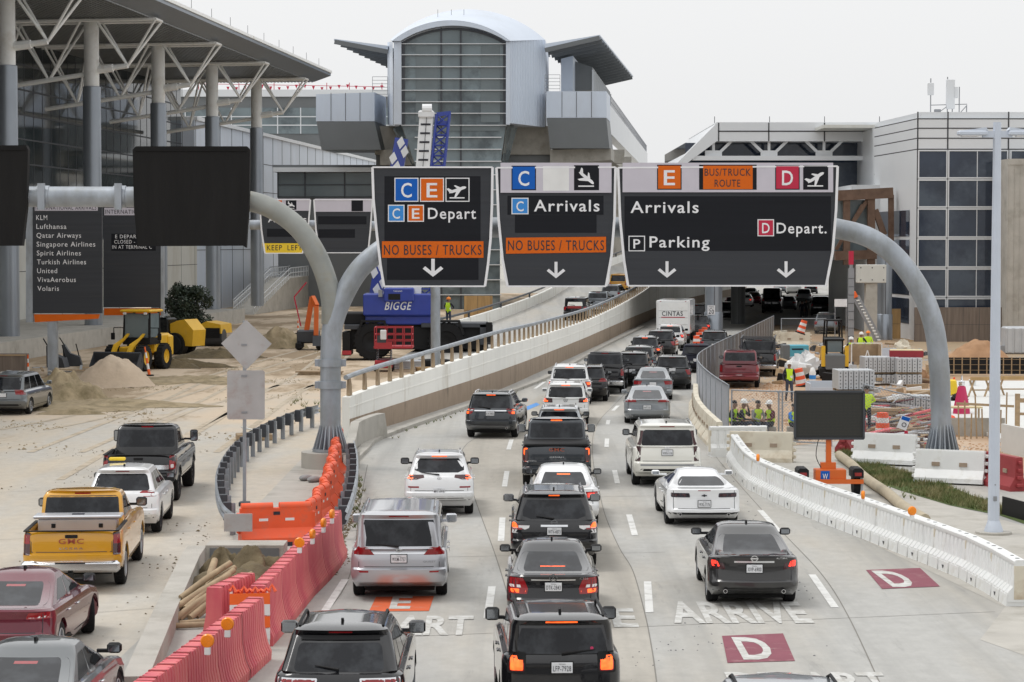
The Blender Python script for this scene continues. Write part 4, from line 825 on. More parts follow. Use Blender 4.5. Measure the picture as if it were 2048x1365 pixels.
# dark wall and plywood at the tower foot
tag(strip('retaining_wall', [Vector((X(1120, 262), 262, 0)), Vector((X(1215, 262), 262, 0))], .5, 0, 5.5, 'gdark'), 'plain dark grey wall behind the ramp below the tower', 'wall')
lb = empty('glass_lobby', (X(650, 262), 262, 0), 0, 'grey glazed lobby with white eave beside the station tower', 'building'); lv = Matrix.Translation((-X(650, 262), -262, 0))
def lp(nm, a, b, c, d, m, y0=262, y1=270):
    f = MB(); f.bx(X(a, 262), X(b, 262), y0, y1, Zp(d, 262), Zp(c, 262)); o = f.build(nm, m, lb); o.matrix_parent_inverse = lv
lp('glazing', 556, 752, 346, 396, 'lglass'); lp('eave', 550, 760, 336, 345, 'wpanel', 260.5, 270); lp('roof_edge', 548, 762, 331, 336, 'gdark', 260.8, 270); lp('lower_wall', 556, 752, 396, 618, 'gdark', 262.3, 270)
f = MB()
for px in (557, 611, 690, 750): f.bx(X(px, 262) - .08, X(px, 262) + .08, 261.85, 262, Zp(396, 262), Zp(345, 262))
for py in (370, 394): f.bx(X(556, 262), X(752, 262), 261.87, 261.98, Zp(py, 262) - .05, Zp(py, 262) + .05)
f.build('glazing_bars', 'darksteel', lb).matrix_parent_inverse = lv

# ---------------------------------------------------------------- overpass deck, bridge building and right terminal
dk = MB(); dk.prism([(9.6, 190), (29.5, 188), (30.5, 205), (70, 205), (80, 318), (33, 318), (13, 215)], 'z', 5.9, 7.0); dko = tag(dk.build('deck', 'gdark'), 'wide dark roadway deck spanning the lanes ahead', 'deck')
f = MB()
for k in range(9): f.bx(18 + k * 6, 19 + k * 6, 216, 315, 5.2, 5.9)
f.build('deck_beams', 'gdark', dko)
def round_col(px, py, dia, h, label, mat='column', name='bridge_column', base=True):
    g = G(px, py); o = empty(name, g, 0, label, 'column'); c = MB(); c.lathe([(dia / 2, 0), (dia / 2, h)], 24); c.build('shaft', mat, o, 40)
    if base: c = MB(); c.lathe([(dia / 2 + .05, 0), (dia / 2 + .05, 1.9), (dia / 2 + .01, 1.95)], 24); c.build('collar', mat, o, 40)
    c = MB(); c.bx(-.02, .02, -dia / 2 - .012, -dia / 2 + .05, 0, h); c.build('seam', 'line', o); return o
round_col(1427, 674, 1.35, 5.85, 'thick grey round column carrying a speed limit sign'); round_col(1476, 648, 1.3, 5.88, 'darker round column standing behind the speed limit column', 'gdark', base=False); round_col(1768, 680, 1.15, 6.4, 'blue-grey round column beside the square concrete post')
cp = empty('concrete_post', G(1741, 682), 0, 'square concrete post with boxed white head by the steel frame', 'post'); f = MB(); f.bx(-.42, .42, -.42, .42, 0, 4.3); f.build('shaft', 'concrete', cp); f = MB(); f.box((0, 0, 5.0), (2.1, 1.2, 1.35), None, .03); ho = f.build('head', 'cream', cp)
f = MB()
for x in (-.85, 0, .85):
    for z in (4.55, 5.45): f.sphere((x, -.61, z), .05, 6, 4)
f.build('bolts', 'darksteel', ho)
BYd = 190.0; br = empty('bridge_building', (X(1590, BYd), BYd, 0), 0, 'white panelled bridge building with truss windows over the road', 'bridge'); bv = Matrix.Translation((-X(1590, BYd), -BYd, 0))
def bp_(nm, mb, mat, sm=None): o = mb.build(nm, mat, br, sm); o.matrix_parent_inverse = bv; return o
Xb = lambda p: X(p, BYd); Zb = lambda p: Zp(p, BYd)
f = MB(); f.bx(Xb(1432), Xb(1815), BYd, BYd + 30, Zb(283), Zb(245)); f.prism([(Xb(1352), Zb(328)), (Xb(1372), Zb(328)), (Xb(1432), Zb(283)), (Xb(1432), Zb(247))], 'y', BYd, BYd + 30); bp_('panels', f, 'wpanel')
f = MB(); f.bx(Xb(1385), Xb(1815), BYd + .1, BYd + 1, Zb(321), Zb(312)); bp_('lower_beam', f, 'wpanel')
f = MB(); f.bx(Xb(1375), Xb(1815), BYd + 3, BYd + 29, 8.2, Zb(283)); bp_('dark_glazing', f, 'bglass')
f = MB()
for px in (1436, 1536, 1647, 1760): f.bx(Xb(px) - .05, Xb(px) + .05, BYd - .03, BYd, Zb(283), Zb(246))
f.bx(Xb(1436), Xb(1815), BYd - .03, BYd, Zb(263) - .05, Zb(263) + .05); bp_('panel_joints', f, 'line')
f = MB()
for px in (1427, 1538, 1648, 1760):
    b = Vector((Xb(px), BYd + .6, Zb(310))); f.bar(b, b + Vector((0, 0, 1.3)), .22); f.box(tuple(b + Vector((0, -.05, .15))), (1.4, .2, .45))
    for s in (-1, 1):
        if px == 1427 and s < 0: continue
        f.bar(b + Vector((s * .4, 0, .1)), b + Vector((s * 1.65, 0, 1.3)), .24)
bp_('truss', f, 'wpanel')
f = MB(); f.lathe([(.55, 0), (.55, Zb(320))], 18, Matrix.Translation((Xb(1762), BYd + 1.6, 0))); bp_('column', f, 'column', 40)
f = MB()
for i in range(5): f.bar((Xb(1430) + i * 4.6, BYd + 1, Zb(245)), (Xb(1430) + i * 4.6, BYd + 1, Zb(232)), .05)
bp_('roof_rods', f, 'darksteel')
RY = 170.0; rtm = empty('right_terminal', (X(1930, RY), RY, 0), 0, 'white panelled terminal with dark blue square windows on the right', 'terminal'); rv = Matrix.Translation((-X(1930, RY), -RY, 0))
def rp_(nm, mb, mat, sm=None, par=None): o = mb.build(nm, mat, par or rtm, sm); o.matrix_parent_inverse = rv if par is None else Matrix.Identity(4); return o
Xr = lambda p: X(p, RY); Zr = lambda p: Zp(p, RY)
f = MB(); x0, x1, xm = Xr(1832), Xr(2160), Xr(1806)
f.prism([(x0, RY), (x1, RY), (x1, RY + 40), (xm, RY + 40), (xm, RY + 14)], 'z', 0, Zr(238)); f.prism([(x0 + .3, RY + .4), (x1, RY + .4), (x1, RY + 40), (xm + .4, RY + 40), (xm + .4, RY + 14)], 'z', Zr(238), Zr(224)); rp_('wall', f, 'wpanel')
f = MB(); f.bx(Xr(1750), Xr(1812), RY + 12, RY + 30, 8, Zr(362)); f.bx(Xr(1728), Xr(1750), RY + 12.5, RY + 30, 9, Zr(373)); rp_('side_block', f, 'wpanel')
f = MB()
for py in (238, 257, 277, 299): f.bx(x0, x1, RY - .02, RY, Zr(py) - .04, Zr(py) + .04); f.add([(x0, RY - .02, Zr(py) - .04), (xm, RY + 13.98, Zr(py) - .04), (xm, RY + 13.98, Zr(py) + .04), (x0, RY - .02, Zr(py) + .04)], [(0, 1, 2, 3)])
for py in (338, 358, 395, 418): f.bx(xm - .0, x0, RY + 13.9, RY + 13.95, Zr(py) - .04, Zr(py) + .04)
for px in (1833, 1893, 2014): f.bx(Xr(px) - .05, Xr(px) + .05, RY - .025, RY, Zr(600), Zr(224))
rp_('panel_joints', f, 'line')
rows = ((303, 355), (362, 413), (420, 473), (480, 533), (540, 592), (599, 650))
for i, (a, b) in enumerate(rows):
    cols = [(1836, 1890), (1896, 2011)] + ([(2020, 2075), (2080, 2150)])
    for c0, c1 in cols:
        f = MB(); f.bx(Xr(c0), Xr(c1), RY - .06, RY - .03, Zr(b), Zr(a)); wd = rp_('window', f, 'bglass')
        f = MB(); w = .09
        f.bx(Xr(c0) - w, Xr(c0), RY - .12, RY, Zr(b) - w, Zr(a) + w); f.bx(Xr(c1), Xr(c1) + w, RY - .12, RY, Zr(b) - w, Zr(a) + w); f.bx(Xr(c0), Xr(c1), RY - .12, RY, Zr(a), Zr(a) + w); f.bx(Xr(c0), Xr(c1), RY - .12, RY, Zr(b) - w, Zr(b))
        if c1 - c0 > 80: f.bx(Xr(1952) - .03, Xr(1952) + .03, RY - .075, RY - .06, Zr(b), Zr(a))
        rp_('window_frame', f, 'wpanel', None, wd)
for a, b in rows[2:]:
    f = MB(); f.add([(x0 - .15 * (x0 - xm), RY + 2.07, Zr(a)), (x0 - .85 * (x0 - xm), RY + 11.87, Zr(a)), (x0 - .85 * (x0 - xm), RY + 11.87, Zr(b)), (x0 - .15 * (x0 - xm), RY + 2.07, Zr(b))], [(0, 1, 2, 3)]); f.v = [(x - .03, y - .02, z) for x, y, z in f.v]; rp_('window', f, 'bglass')
f = MB(); f.bx(Xr(1700), Xr(1812), RY + 15, RY + 32, Zr(236), Zr(229)); rp_('roof_block', f, 'cream')
# rooftop aerials
an = empty('roof_antenna', (Xr(1905), RY + 3, Zr(224)), 0, 'pale mobile antenna panels on thin masts on the right terminal roof', 'antenna')
f = MB(); s = RY / FPX
for x, z0, z1, w in ((-32, 38, 63, 12), (8, 10, 70, 17), (19, 32, 55, 8)): f.box((x * s, 0, (z0 + z1) / 2 * s), (w * s, .3, (z1 - z0) * s), None, .03)
f.build('panel', 'wpanel', an)
f = MB()
for x, z in ((-32, 72), (2, 75), (26, 55), (41, 16), (12, 10)): f.bar((x * s, 0, 0), (x * s, 0, z * s), .07)
f.bar((-32 * s, .05, 18 * s), (42 * s, .05, 20 * s), .06); f.bar((-20 * s, 0, 0), (8 * s, 0, 20 * s), .06); f.bar((26 * s, 0, 0), (42 * s, 0, 18 * s), .06); f.box((-18 * s, 0, 5 * s), (12 * s, .4, 9 * s)); f.build('mast', 'steel', an)
# concrete flank, hoarding, steel frame
cw = tag(strip('flank_wall', [Vector((X(2014, 166), 166, 0)), Vector((X(2150, 166), 166, 0))], 3, 0, Zp(318, 166), 'concrete'), 'board-marked concrete wall at the right edge beside the blue windows', 'wall')
f = MB()
for k in range(12): f.bx(X(2016, 166) + k * .4, X(2016, 166) + k * .4 + .05, 165.97, 166, 0, Zp(330, 166))
f.bx(X(2014, 166), X(2150, 166), 165.95, 166.0, Zp(330, 166), Zp(318, 166)); f.build('board_marks', 'concrete', cw)
def hoard(a, b, t, bt, label, mat):
    g = G((a + b) / 2, bt); o = empty('hoarding', g, 0, label, 'hoarding'); w = (b - a) / FPX * g.y; h = (bt - t) / FPX * g.y; f = MB(); f.bx(-w / 2, w / 2, -.03, .03, 0, h); bo = f.build('boards', mat, o); f = MB()
    for k in range(int(w / 1.2) + 1): f.bx(-w / 2 + k * 1.2 - .01, -w / 2 + k * 1.2 + .01, -.036, -.03, 0, h)
    f.bx(-w / 2, w / 2, -.037, -.03, h * .5 - .01, h * .5 + .01); f.build('board_joints', 'line', bo); return o
hoard(1828, 2008, 615, 684, 'weathered brown hoarding fence under the blue windows', 'hoard'); hoard(1774, 1801, 618, 678, 'fresh yellow plywood panel standing left of the brown hoarding', 'ply'); hoard(928, 985, 592, 650, 'pale plywood hoarding at the foot of the station tower', 'ply')
fr = empty('steel_frame', (X(1735, 176), 176, 0), 0, 'rusty brown steel frame standing between the sign and the terminal', 'frame'); f = MB()
q_ = lambda px, py, Y=176: P(px, py, Y) - Vector((X(1735, 176), 176, 0))
for a, b, w in (((1693, 388), (1693, 530), .5), ((1742, 380), (1742, 530), .55), ((1782, 390), (1782, 520), .4), ((1670, 392), (1785, 386), .8), ((1670, 512), (1790, 508), .7), ((1735, 400), (1690, 470), .3), ((1750, 420), (1768, 470), .45), ((1725, 410), (1672, 500), .25)): f.bar(q_(*a), q_(*b), w)
f.build('beams', 'rust', fr); f = MB(); f.bx(q_(1672, 400).x, q_(1738, 400).x, .6, .7, q_(1672, 505).z, q_(1672, 400).z); f.build('glazing', 'gglass', fr)

for pts in (((60, 905), (200, 850), (330, 800), (420, 760), (520, 735)), ((0, 860), (150, 830), (300, 790), (440, 745), (600, 700)), ((330, 905), (420, 850), (500, 800), (600, 745), (640, 712)), ((120, 960), (260, 880), (390, 820), (560, 770))):
    for dx in (0, 1.8):
        line_strip('tyre_track', smooth_path([G(*p) + Vector((dx, 0, 0)) for p in pts]), .26, .003, 'track')
# unseen bridge and car park blocks added behind the camera to darken reflections
fbr = empty('bridge_blocker', (0, -9, 0), 0, 'unseen concrete bridge block added behind the viewpoint for the reflections', 'bridge_blocker'); f = MB(); f.bx(-60, 60, -6, 6, 4.3, 5.5); f.build('deck', 'concrete', fbr); f = MB()
for x in (-34, 19, 45): f.bx(x - .6, x + .6, -1, 1, 0, 4.3)
f.build('piers', 'concrete', fbr)
tag(strip('garage_blocker', [Vector((-70, -48, 0)), Vector((70, -48, 0))], 20, 0, 13, 'gdark', -1), 'unseen long dark block added behind the viewpoint to darken reflections', 'blocker')
# ---------------------------------------------------------------- sign gantry and its signs
def px_pts(lst, Y): return [P(x, y, Y) for x, y in lst]
GY = 75.0
def flange(mb, c, r, h, n=20):
    c = Vector(c); mb.lathe([(r * 1.75, 0), (r * 1.75, .09)], 24, Matrix.Translation(c))
    for k in range(n):
        a = 2 * PI * k / n; d = Vector((math.cos(a), math.sin(a), 0)); t = Vector((-d.y, d.x, 0)) * .018
        p = [c + d * r * 1.0 + Vector((0, 0, .09)), c + d * r * 1.7 + Vector((0, 0, .09)), c + d * r * 1.02 + Vector((0, 0, h))]
        mb.add([v + t for v in p] + [v - t for v in p], [(0, 1, 2), (5, 4, 3), (0, 3, 4, 1), (1, 4, 5, 2), (2, 5, 3, 0)])
gp0 = G(661, 935); gan = empty('sign_gantry', gp0, 0, 'grey galvanised Y shaped gantry with curved pipe arms over the road', 'gantry'); gi = Matrix.Translation(-gp0)
def gb(nm, mb, mat, sm=40): o = mb.build(nm, mat, gan, sm); o.matrix_parent_inverse = gi; return o
zb_ = P(661, 903, gp0.y).z
f = MB(); f.lathe([(.95, 0), (.95, zb_ - .01)], 24, Matrix.Translation((gp0.x, gp0.y, 0))); gb('pedestal', f, 'concrete')
arm = smooth_path([(gp0.x, gp0.y, zb_), P(661, 780, gp0.y), P(662, 690, gp0.y), P(667, 645, gp0.y), P(684, 598, gp0.y), P(712, 548, gp0.y), P(745, 514, gp0.y), P(790, 484, gp0.y), P(850, 464, gp0.y), P(930, 456, GY), P(1250, 455, GY), P(1600, 452, GY), P(1680, 459, GY), P(1745, 479, GY), P(1800, 523, GY), P(1845, 590, GY), P(1868, 655, GY), P(1878, 730, GY), P(1881, 800, GY), (P(1884, 900, GY).x, GY, .45)], 5)
f = MB(); f.tube(arm, .335, 20); gb('pipe_arm', f, 'galv')
arm2 = smooth_path([P(663, 648, gp0.y + .02), P(662, 600, gp0.y), P(650, 550, gp0.y), P(629, 502, gp0.y), P(598, 458, gp0.y), P(560, 427, gp0.y), P(520, 408, gp0.y), P(470, 398, gp0.y), P(440, 395, gp0.y)], 5)
f = MB(); f.tube(arm2, .33, 20); gb('pipe_arm', f, 'galvold'); f = MB(); f.tube([P(440, 395, gp0.y), P(150, 394, gp0.y), P(-120, 394, gp0.y)], .33, 20); gb('pipe_arm', f, 'galv'); f = MB(); f.tube([P(443, 395, gp0.y), P(432, 395, gp0.y)], .36, 20); gb('pipe_joint', f, 'galv')
f = MB(); flange(f, (gp0.x, gp0.y, zb_), .335, .85); gb('base_flange', f, 'galv', 0)
f = MB(); flange(f, (P(1884, 900, GY).x, GY, .35), .335, .95); gb('base_flange', f, 'galv', 0)
f = MB(); f.lathe([(.95, 0), (.95, .34)], 24, Matrix.Translation((P(1884, 900, GY).x, GY, 0))); gb('pedestal', f, 'concrete')
for py in (726, 770):
    f = MB(); c = P(661, py, gp0.y); f.lathe([(.40, -.12), (.40, .12)], 20, Matrix.Translation(c)); f.box(tuple(c), (1.0, .25, .22)); gb('clamp_band', f, 'galv')
for px in (87, 240):
    f = MB(); c = P(px, 394, gp0.y); f.lathe([(.36, -.2), (.36, .2)], 16, Matrix.Translation(c) @ Matrix.Rotation(PI / 2, 4, 'Y')); f.box((c.x, c.y - .34, c.z), (.22, .16, .85)); gb('sign_bracket', f, 'galv')

class Sign:
    def __init__(s, name, label, x0, y0, x1, y1, Y, cat='sign'):
        s.Y = Y; s.o = P((x0 + x1) / 2, y1, Y); s.root = empty(name, s.o, 0, label, cat); s.k = Y / FPX; s.lay = {}
    def q(s, px, py, d=0): p = P(px, py, s.Y); return (p.x - s.o.x, -d, p.z - s.o.z)
    def panel(s, name, pts, mat, d0, d1, par=None):
        f = MB(); n = len(pts); f.add([s.q(x, y, d0) for x, y in pts] + [s.q(x, y, d1) for x, y in pts], [tuple(range(n)), tuple(range(n, 2 * n))] + [(i, (i + 1) % n, n + (i + 1) % n, n + i) for i in range(n)])
        return f.build(name, mat, par or s.root)
    def rect(s, name, x0, y0, x1, y1, mat, d, par=None, th=.004): return s.panel(name, [(x0, y0), (x1, y0), (x1, y1), (x0, y1)], mat, d - th, d, par)
    def border(s, pts, w, mat, d, th=.05, par=None):
        cx = sum(p[0] for p in pts) / len(pts); f = MB(); n = len(pts)
        for i in range(n): f.bar(s.q(*pts[i], d), s.q(*pts[(i + 1) % n], d), w * s.k, th)
        return f.build('border', mat, par or s.root)
    def T(s, px, py, d): return Matrix.Translation(s.q(px, py, d)) @ FRONT
    def text(s, t, x0, x1, base, cap, mat, d, par=None):
        f = MB(); text(f, t, s.T((x0 + x1) / 2, base, d), (x1 - x0) * s.k, cap * s.k, th=.003); return f.build('lettering', mat, par or s.root, fix=False)
    def arrow(s, px, y0, y1, w, mat, d):
        h = y1 - y0; a = h * .46; t = w * .72; q = w / 2
        return s.panel('down_arrow', [(px - q, y0), (px + q, y0), (px + q, y1 - 2.2 * t), (px + a - t * .2, y1 - a - t * .9), (px + a + t * .8, y1 - a + t * .1), (px, y1), (px - a - t * .8, y1 - a + t * .1), (px - a + t * .2, y1 - a - t * .9), (px - q, y1 - 2.2 * t)], mat, d - .004, d)
    def square(s, x0, y0, x1, y1, mat, d, t=None, edge='signwhite', hfrac=.62):
        if edge: s.rect('symbol_edge', x0, y0, x1, y1, edge, d); e = 2
        else: e = 0
        sq = s.rect('terminal_symbol', x0 + e, y0 + e, x1 - e, y1 - e, mat, d + .006)
        if t: h = (y1 - y0) * hfrac; s.text(t + '*', (x0 + x1) / 2 - h * .36, (x0 + x1) / 2 + h * .36, (y0 + y1) / 2 + h / 2, h, 'signwhite', d + .009, sq)
        return sq
    def plane(s, x0, y0, x1, y1, ang, d, edge='signwhite'):
        s.rect('symbol_edge', x0, y0, x1, y1, edge, d); sq = s.rect('plane_symbol', x0 + 2, y0 + 2, x1 - 2, y1 - 2, 'signpatch', d + .006)
        f = MB(); plane_icon(f, s.T((x0 + x1) / 2, (y0 + y1) / 2, d + .0), (x1 - x0) * .82 * s.k, ang); f.build('plane_picture', 'signwhite', sq, fix=False)
def hang(s, x0, x1, py):           # brackets to the pipe behind
    for px in (x0 + (x1 - x0) * .25, x0 + (x1 - x0) * .75):
        f = MB(); a = s.q(px, py, -.08); f.box((a[0], .28, a[2]), (.2, .4, 1.6)); f.build('bracket', 'galv', s.root)
SY = 73.15
s1 = Sign('overhead_sign', 'dark overhead sign reading C E Depart, leftmost of the three over the lanes', 745, 334, 985, 574, SY)
o1 = [(745, 335), (747, 400), (754, 471), (761, 530), (768, 573), (970, 573), (976, 530), (981, 480), (984, 410), (985, 335)]
s1.panel('face', o1, 'signface', -.08, 0); s1.border(o1, 5, 'signwhite', .015); hang(s1, 745, 985, 450)
s1.rect('black_patch', 769, 353, 961, 490, 'signpatch', .008); s1.rect('black_patch', 774, 517, 957, 560, 'signpatch', .008)
s1.square(789, 356, 837, 404, 'signblue', .014, 'C'); s1.square(840, 356, 888, 404, 'signor', .014, 'E'); s1.plane(891, 356, 939, 404, R(16), .014)
s1.square(776, 410, 809, 444, 'signblue2', .014, 'C'); s1.square(815, 410, 848, 444, 'signor', .014, 'E'); s1.text('Depart*', 856, 952, 438, 23, 'signwhite', .012)
r_ = s1.rect('orange_strip', 764, 483, 967, 516, 'signor', .016); s1.text('NO BUSES / TRUCKS', 768, 963, 510, 21, 'ink', .02, r_); s1.arrow(866, 518, 554, 7, 'signwhite', .014)
s2 = Sign('overhead_sign', 'dark overhead sign reading C Arrivals, middle of the three over the lanes', 993, 326, 1231, 574, SY)
o2 = [(993, 336), (997, 437), (1005, 519), (1015, 573), (1212, 573), (1223, 512), (1229, 437), (1231, 335)]
s2.panel('face', o2, 'signface', -.08, 0); s2.border(o2, 5, 'signwhite', .015); hang(s2, 993, 1231, 450); s2.rect('top_panel', 1001, 326, 1223, 386, 'signtop', .045, th=.02)
s2.square(1023, 332, 1072, 381, 'signblue', .05, 'C', 'signpatch'); s2.rect('blank_patch', 1086, 333, 1138, 382, 'reflect', .05); s2.plane(1148, 331, 1198, 381, R(-42), .05, 'signpatch')
s2.rect('black_patch', 1015, 392, 1207, 430, 'signpatch', .008); s2.rect('black_patch', 1030, 430.5, 1193, 466, 'signpatch', .008); s2.square(1023, 396, 1057, 429, 'signblue2', .014, 'C'); s2.text('Arrivals*', 1068, 1199, 423, 24, 'signwhite', .012)
r_ = s2.panel('orange_strip', [(1012, 476), (1212, 474), (1212, 505), (1012, 508)], 'signor', .012, .016); s2.text('NO BUSES / TRUCKS', 1016, 1208, 501, 21, 'ink', .02, r_); s2.arrow(1112, 524, 557, 6, 'signwhite', .014)
s3 = Sign('overhead_sign', 'widest dark overhead sign reading Arrivals, Parking and D Depart', 1236, 326, 1675, 574, SY)
o3 = [(1236, 336), (1240, 437), (1248, 522), (1256, 572), (1652, 572), (1665, 505), (1672, 420), (1675, 333)]
s3.panel('face', o3, 'signface', -.08, 0); s3.border(o3, 5, 'signwhite', .015); hang(s3, 1236, 1675, 450); s3.rect('top_panel', 1245, 326, 1666, 385, 'signtop', .045, th=.02)
s3.square(1314, 330, 1363, 380, 'signor', .05, 'E', 'signpatch'); s3.rect('symbol_edge', 1398, 330, 1513, 380, 'signpatch', .05); r_ = s3.rect('route_panel', 1406, 332, 1505, 379, 'signor', .056)
s3.text('BUS/TRUCK', 1409, 1501, 352, 15, 'ink', .06, r_); s3.text('ROUTE', 1429, 1480, 374, 15, 'ink', .06, r_); s3.square(1550, 331, 1599, 380, 'signred', .05, 'D', 'signpatch'); s3.plane(1606, 331, 1656, 380, R(30), .05, 'signpatch')
s3.rect('black_patch', 1249, 393, 1662, 502, 'signpatch', .008); s3.text('Arrivals*', 1261, 1397, 426, 24, 'signwhite', .012); s3.square(1515, 439, 1548, 473, 'signred', .014, 'D'); s3.text('Depart.*', 1553, 1653, 467, 22, 'signwhite', .012)
s3.square(1257, 472, 1290, 503, 'signpatch', .014, 'P'); s3.text('Parking*', 1299, 1419, 495, 23, 'signwhite', .012); s3.arrow(1334, 523, 556, 6, 'signwhite', .014); s3.arrow(1572, 523, 556, 6, 'signwhite', .014)
# sign behind covers on the left arm
def cover(label, pts, Y=73.2):
    xs = [p[0] for p in pts]; ys = [p[1] for p in pts]; s = Sign('covered_sign', label, min(xs), min(ys), max(xs), max(ys), Y); s.panel('cover', pts, 'cover', -.35, 0)
    x0, x1, y1 = min(xs), max(xs), max(ys); f = MB()
    f.bar(s.q(x0 + 6, min(ys) + 8, .01), s.q(x1 - 6, min(ys) + 8, .01), .06, .04); f.build('hem', 'cover', s.root)
cover('blank overhead sign wrapped in black cloth, left of the curved pipe', [(272, 293), (493, 293), (500, 300), (498, 400), (492, 496), (486, 492), (275, 493), (268, 420), (265, 300)])
cover('blank black wrapped overhead sign cut by the left edge', [(-150, 291), (52, 291), (56, 300), (52, 420), (44, 492), (-150, 493)])
# second gantry behind
g2 = empty('sign_gantry', G(871, 755), 0, 'thinner grey gantry pipe behind carrying the keep left sign', 'gantry'); y2 = G(871, 755).y; iv = Matrix.Translation(-G(871, 755))
f = MB(); f.tube(smooth_path([(G(871, 755).x, y2, 0), P(871, 640, y2), P(869, 560, y2), P(850, 500, y2), P(800, 462, y2), P(740, 452, y2), P(500, 450, y2)], 5), .26, 14); f.build('pipe_arm', 'galv', g2, 40).matrix_parent_inverse = iv
B2 = y2 - .5
s4 = Sign('overhead_sign', 'small dark arrivals sign with yellow keep left strip behind the pipe', 519, 398, 621, 508, B2)
o4 = [(519, 400), (523, 460), (530, 507), (605, 507), (616, 460), (621, 400)]; s4.panel('face', o4, 'signface', -.1, 0); s4.border(o4, 3, 'signwhite', .015); s4.rect('top_panel', 521, 398, 620, 422, 'signtop', .03)
s4.square(544, 400, 564, 419, 'signor', .04, 'E', None); s4.plane(572, 400, 593, 420, R(-30), .04, 'signpatch'); s4.text('Arrivals*', 536, 613, 445, 13, 'signwhite', .012); s4.rect('black_patch', 534, 458, 612, 474, 'signpatch', .01); r_ = s4.panel('yellow_strip', [(524, 487), (612, 487), (606, 507), (530, 507)], 'signyel', .014, .02); s4.text('KEEP  LEFT', 534, 604, 501, 11, 'ink', .026, r_)
s5 = Sign('overhead_sign', 'blank grey overhead sign with dark patches beside the keep left sign', 628, 398, 745, 508, B2)
o5 = [(628, 400), (632, 460), (640, 506), (736, 506), (741, 460), (745, 400)]; s5.panel('face', o5, 'signface', -.1, 0); s5.border(o5, 3, 'signwhite', .015); s5.rect('top_panel', 630, 398, 744, 424, 'signtop', .03); s5.rect('black_patch', 703, 400, 726, 423, 'signpatch', .04); s5.rect('black_patch', 636, 433, 733, 449, 'signpatch', .01); s5.rect('black_patch', 637, 459, 710, 476, 'signpatch', .01)
# airline boards
AY = 125.0
sa = Sign('airline_board', 'tall dark board listing airline names on a grey post', 52, 395, 205, 645, AY)
sa.panel('frame', [(52, 400), (66, 400), (66, 645), (52, 645)], 'galv', -.5, .02); sa.rect('face', 66, 412, 204, 627, 'signface', .06, th=.3); sa.panel('red_skirt', [(68, 629), (199, 629), (196, 638), (70, 645)], 'signor', -.2, .03); sa.rect('header_strip', 70, 400, 196, 422, 'signtop', .07); sa.text('INTERNATIONAL ARRIVALS', 72, 193, 420, 9, 'ink', .075)
for i, (t, w) in enumerate((('KLM', 22), ('Lufthansa', 60), ('Qatar Airways', 89), ('Singapore Airlines', 117), ('Spirit Airlines', 88), ('Turkish Airlines', 98), ('United', 40), ('VivaAerobus', 77), ('Volaris', 43))): sa.text(t, 73 + i * .3, 73 + i * .3 + w, 440.5 + i * 17.7, 10.2, 'signwhite', .065)
f = MB(); a = sa.q(104, 645); f.bx(a[0] - .26, a[0] + .26, .0, .4, -sa.o.z, .1); f.build('post', 'galv', sa.root)
sb = Sign('airline_board', 'second dark board with closed departures notice behind the first', 206, 412, 328, 632, 133.0)
sb.rect('face', 207, 412, 327, 615, 'signface', .06, th=.3); sb.rect('frame_edge', 322, 412, 328, 632, 'galv', .09, th=.3); sb.rect('red_skirt', 208, 617, 322, 631, 'signor', .02, th=.2); sb.rect('header_strip', 209, 416, 325, 431, 'signtop', .07); sb.text('INTERNATIONAL DEP.', 211, 322, 428, 8.5, 'ink', .075)
sb.rect('black_patch', 223, 468, 312, 502, 'signpatch', .066)
for i, (t, a, b) in enumerate((('E DEPARTURES', 231, 305), ('CLOSED - CHECK', 229, 306), ('IN AT TERMINAL C', 225, 304))): sb.text(t, a, b, 477 + i * 10.5, 7.5, 'signwhite', .072)
f = MB(); a = sb.q(268, 632); f.bx(a[0] - .26, a[0] + .26, .0, .4, -sb.o.z, .1); f.build('post', 'galv', sb.root)
# the two blank traffic sign backs
sg = G(489, 1012); sr = empty('traffic_sign', sg, 0, 'grey backs of a diamond and a square road sign on one pole', 'road sign'); kk = sg.y / FPX
f = MB(); f.bar((0, 0, 0), (.03, 0, (1012 - 640) * kk), .09); f.build('pole', 'galv', sr)
def sq_(px, py): p = P(px, py, sg.y); return (p.x - sg.x, p.z)
f = MB(); f.prism([sq_(493, 640), sq_(544, 688), sq_(493, 740), sq_(443, 687)], 'y', -.075, -.06); f.build('diamond_plate', 'signback', sr); f = MB(); f.prism([sq_(458, 741), sq_(527, 741), sq_(530, 744), sq_(530, 836), sq_(527, 839), sq_(458, 839), sq_(455, 836), sq_(455, 744)], 'y', -.075, -.06); f.build('square_plate', 'signback', sr)
f = MB(); f.box((.02, -.06, sq_(491, 752)[1]), (.16, .06, .06)); f.box((.02, -.06, sq_(491, 690)[1]), (.16, .06, .06)); f.box((.02, -.06, sq_(491, 825)[1]), (.16, .06, .06)); f.build('clamp', 'steel', sr); f = MB(); f.box((0, 0, .06), (.3, .3, .12), None, .02); f.build('base_bracket', 'darksteel', sr)
f = Sign('speed_sign', 'small white speed limit 20 sign on the thick grey column', 1415, 611, 1430, 630, G(1427, 674).y - .75); f.rect('plate', 1415, 611, 1430, 630, 'signwhite', .0, th=.02); f.text('20*', 1417, 1428, 628, 9, 'ink', .004); f.text('SPEED', 1417, 1428, 614.5, 2.6, 'ink', .004); f.text('LIMIT', 1417, 1428, 618, 2.6, 'ink', .004)
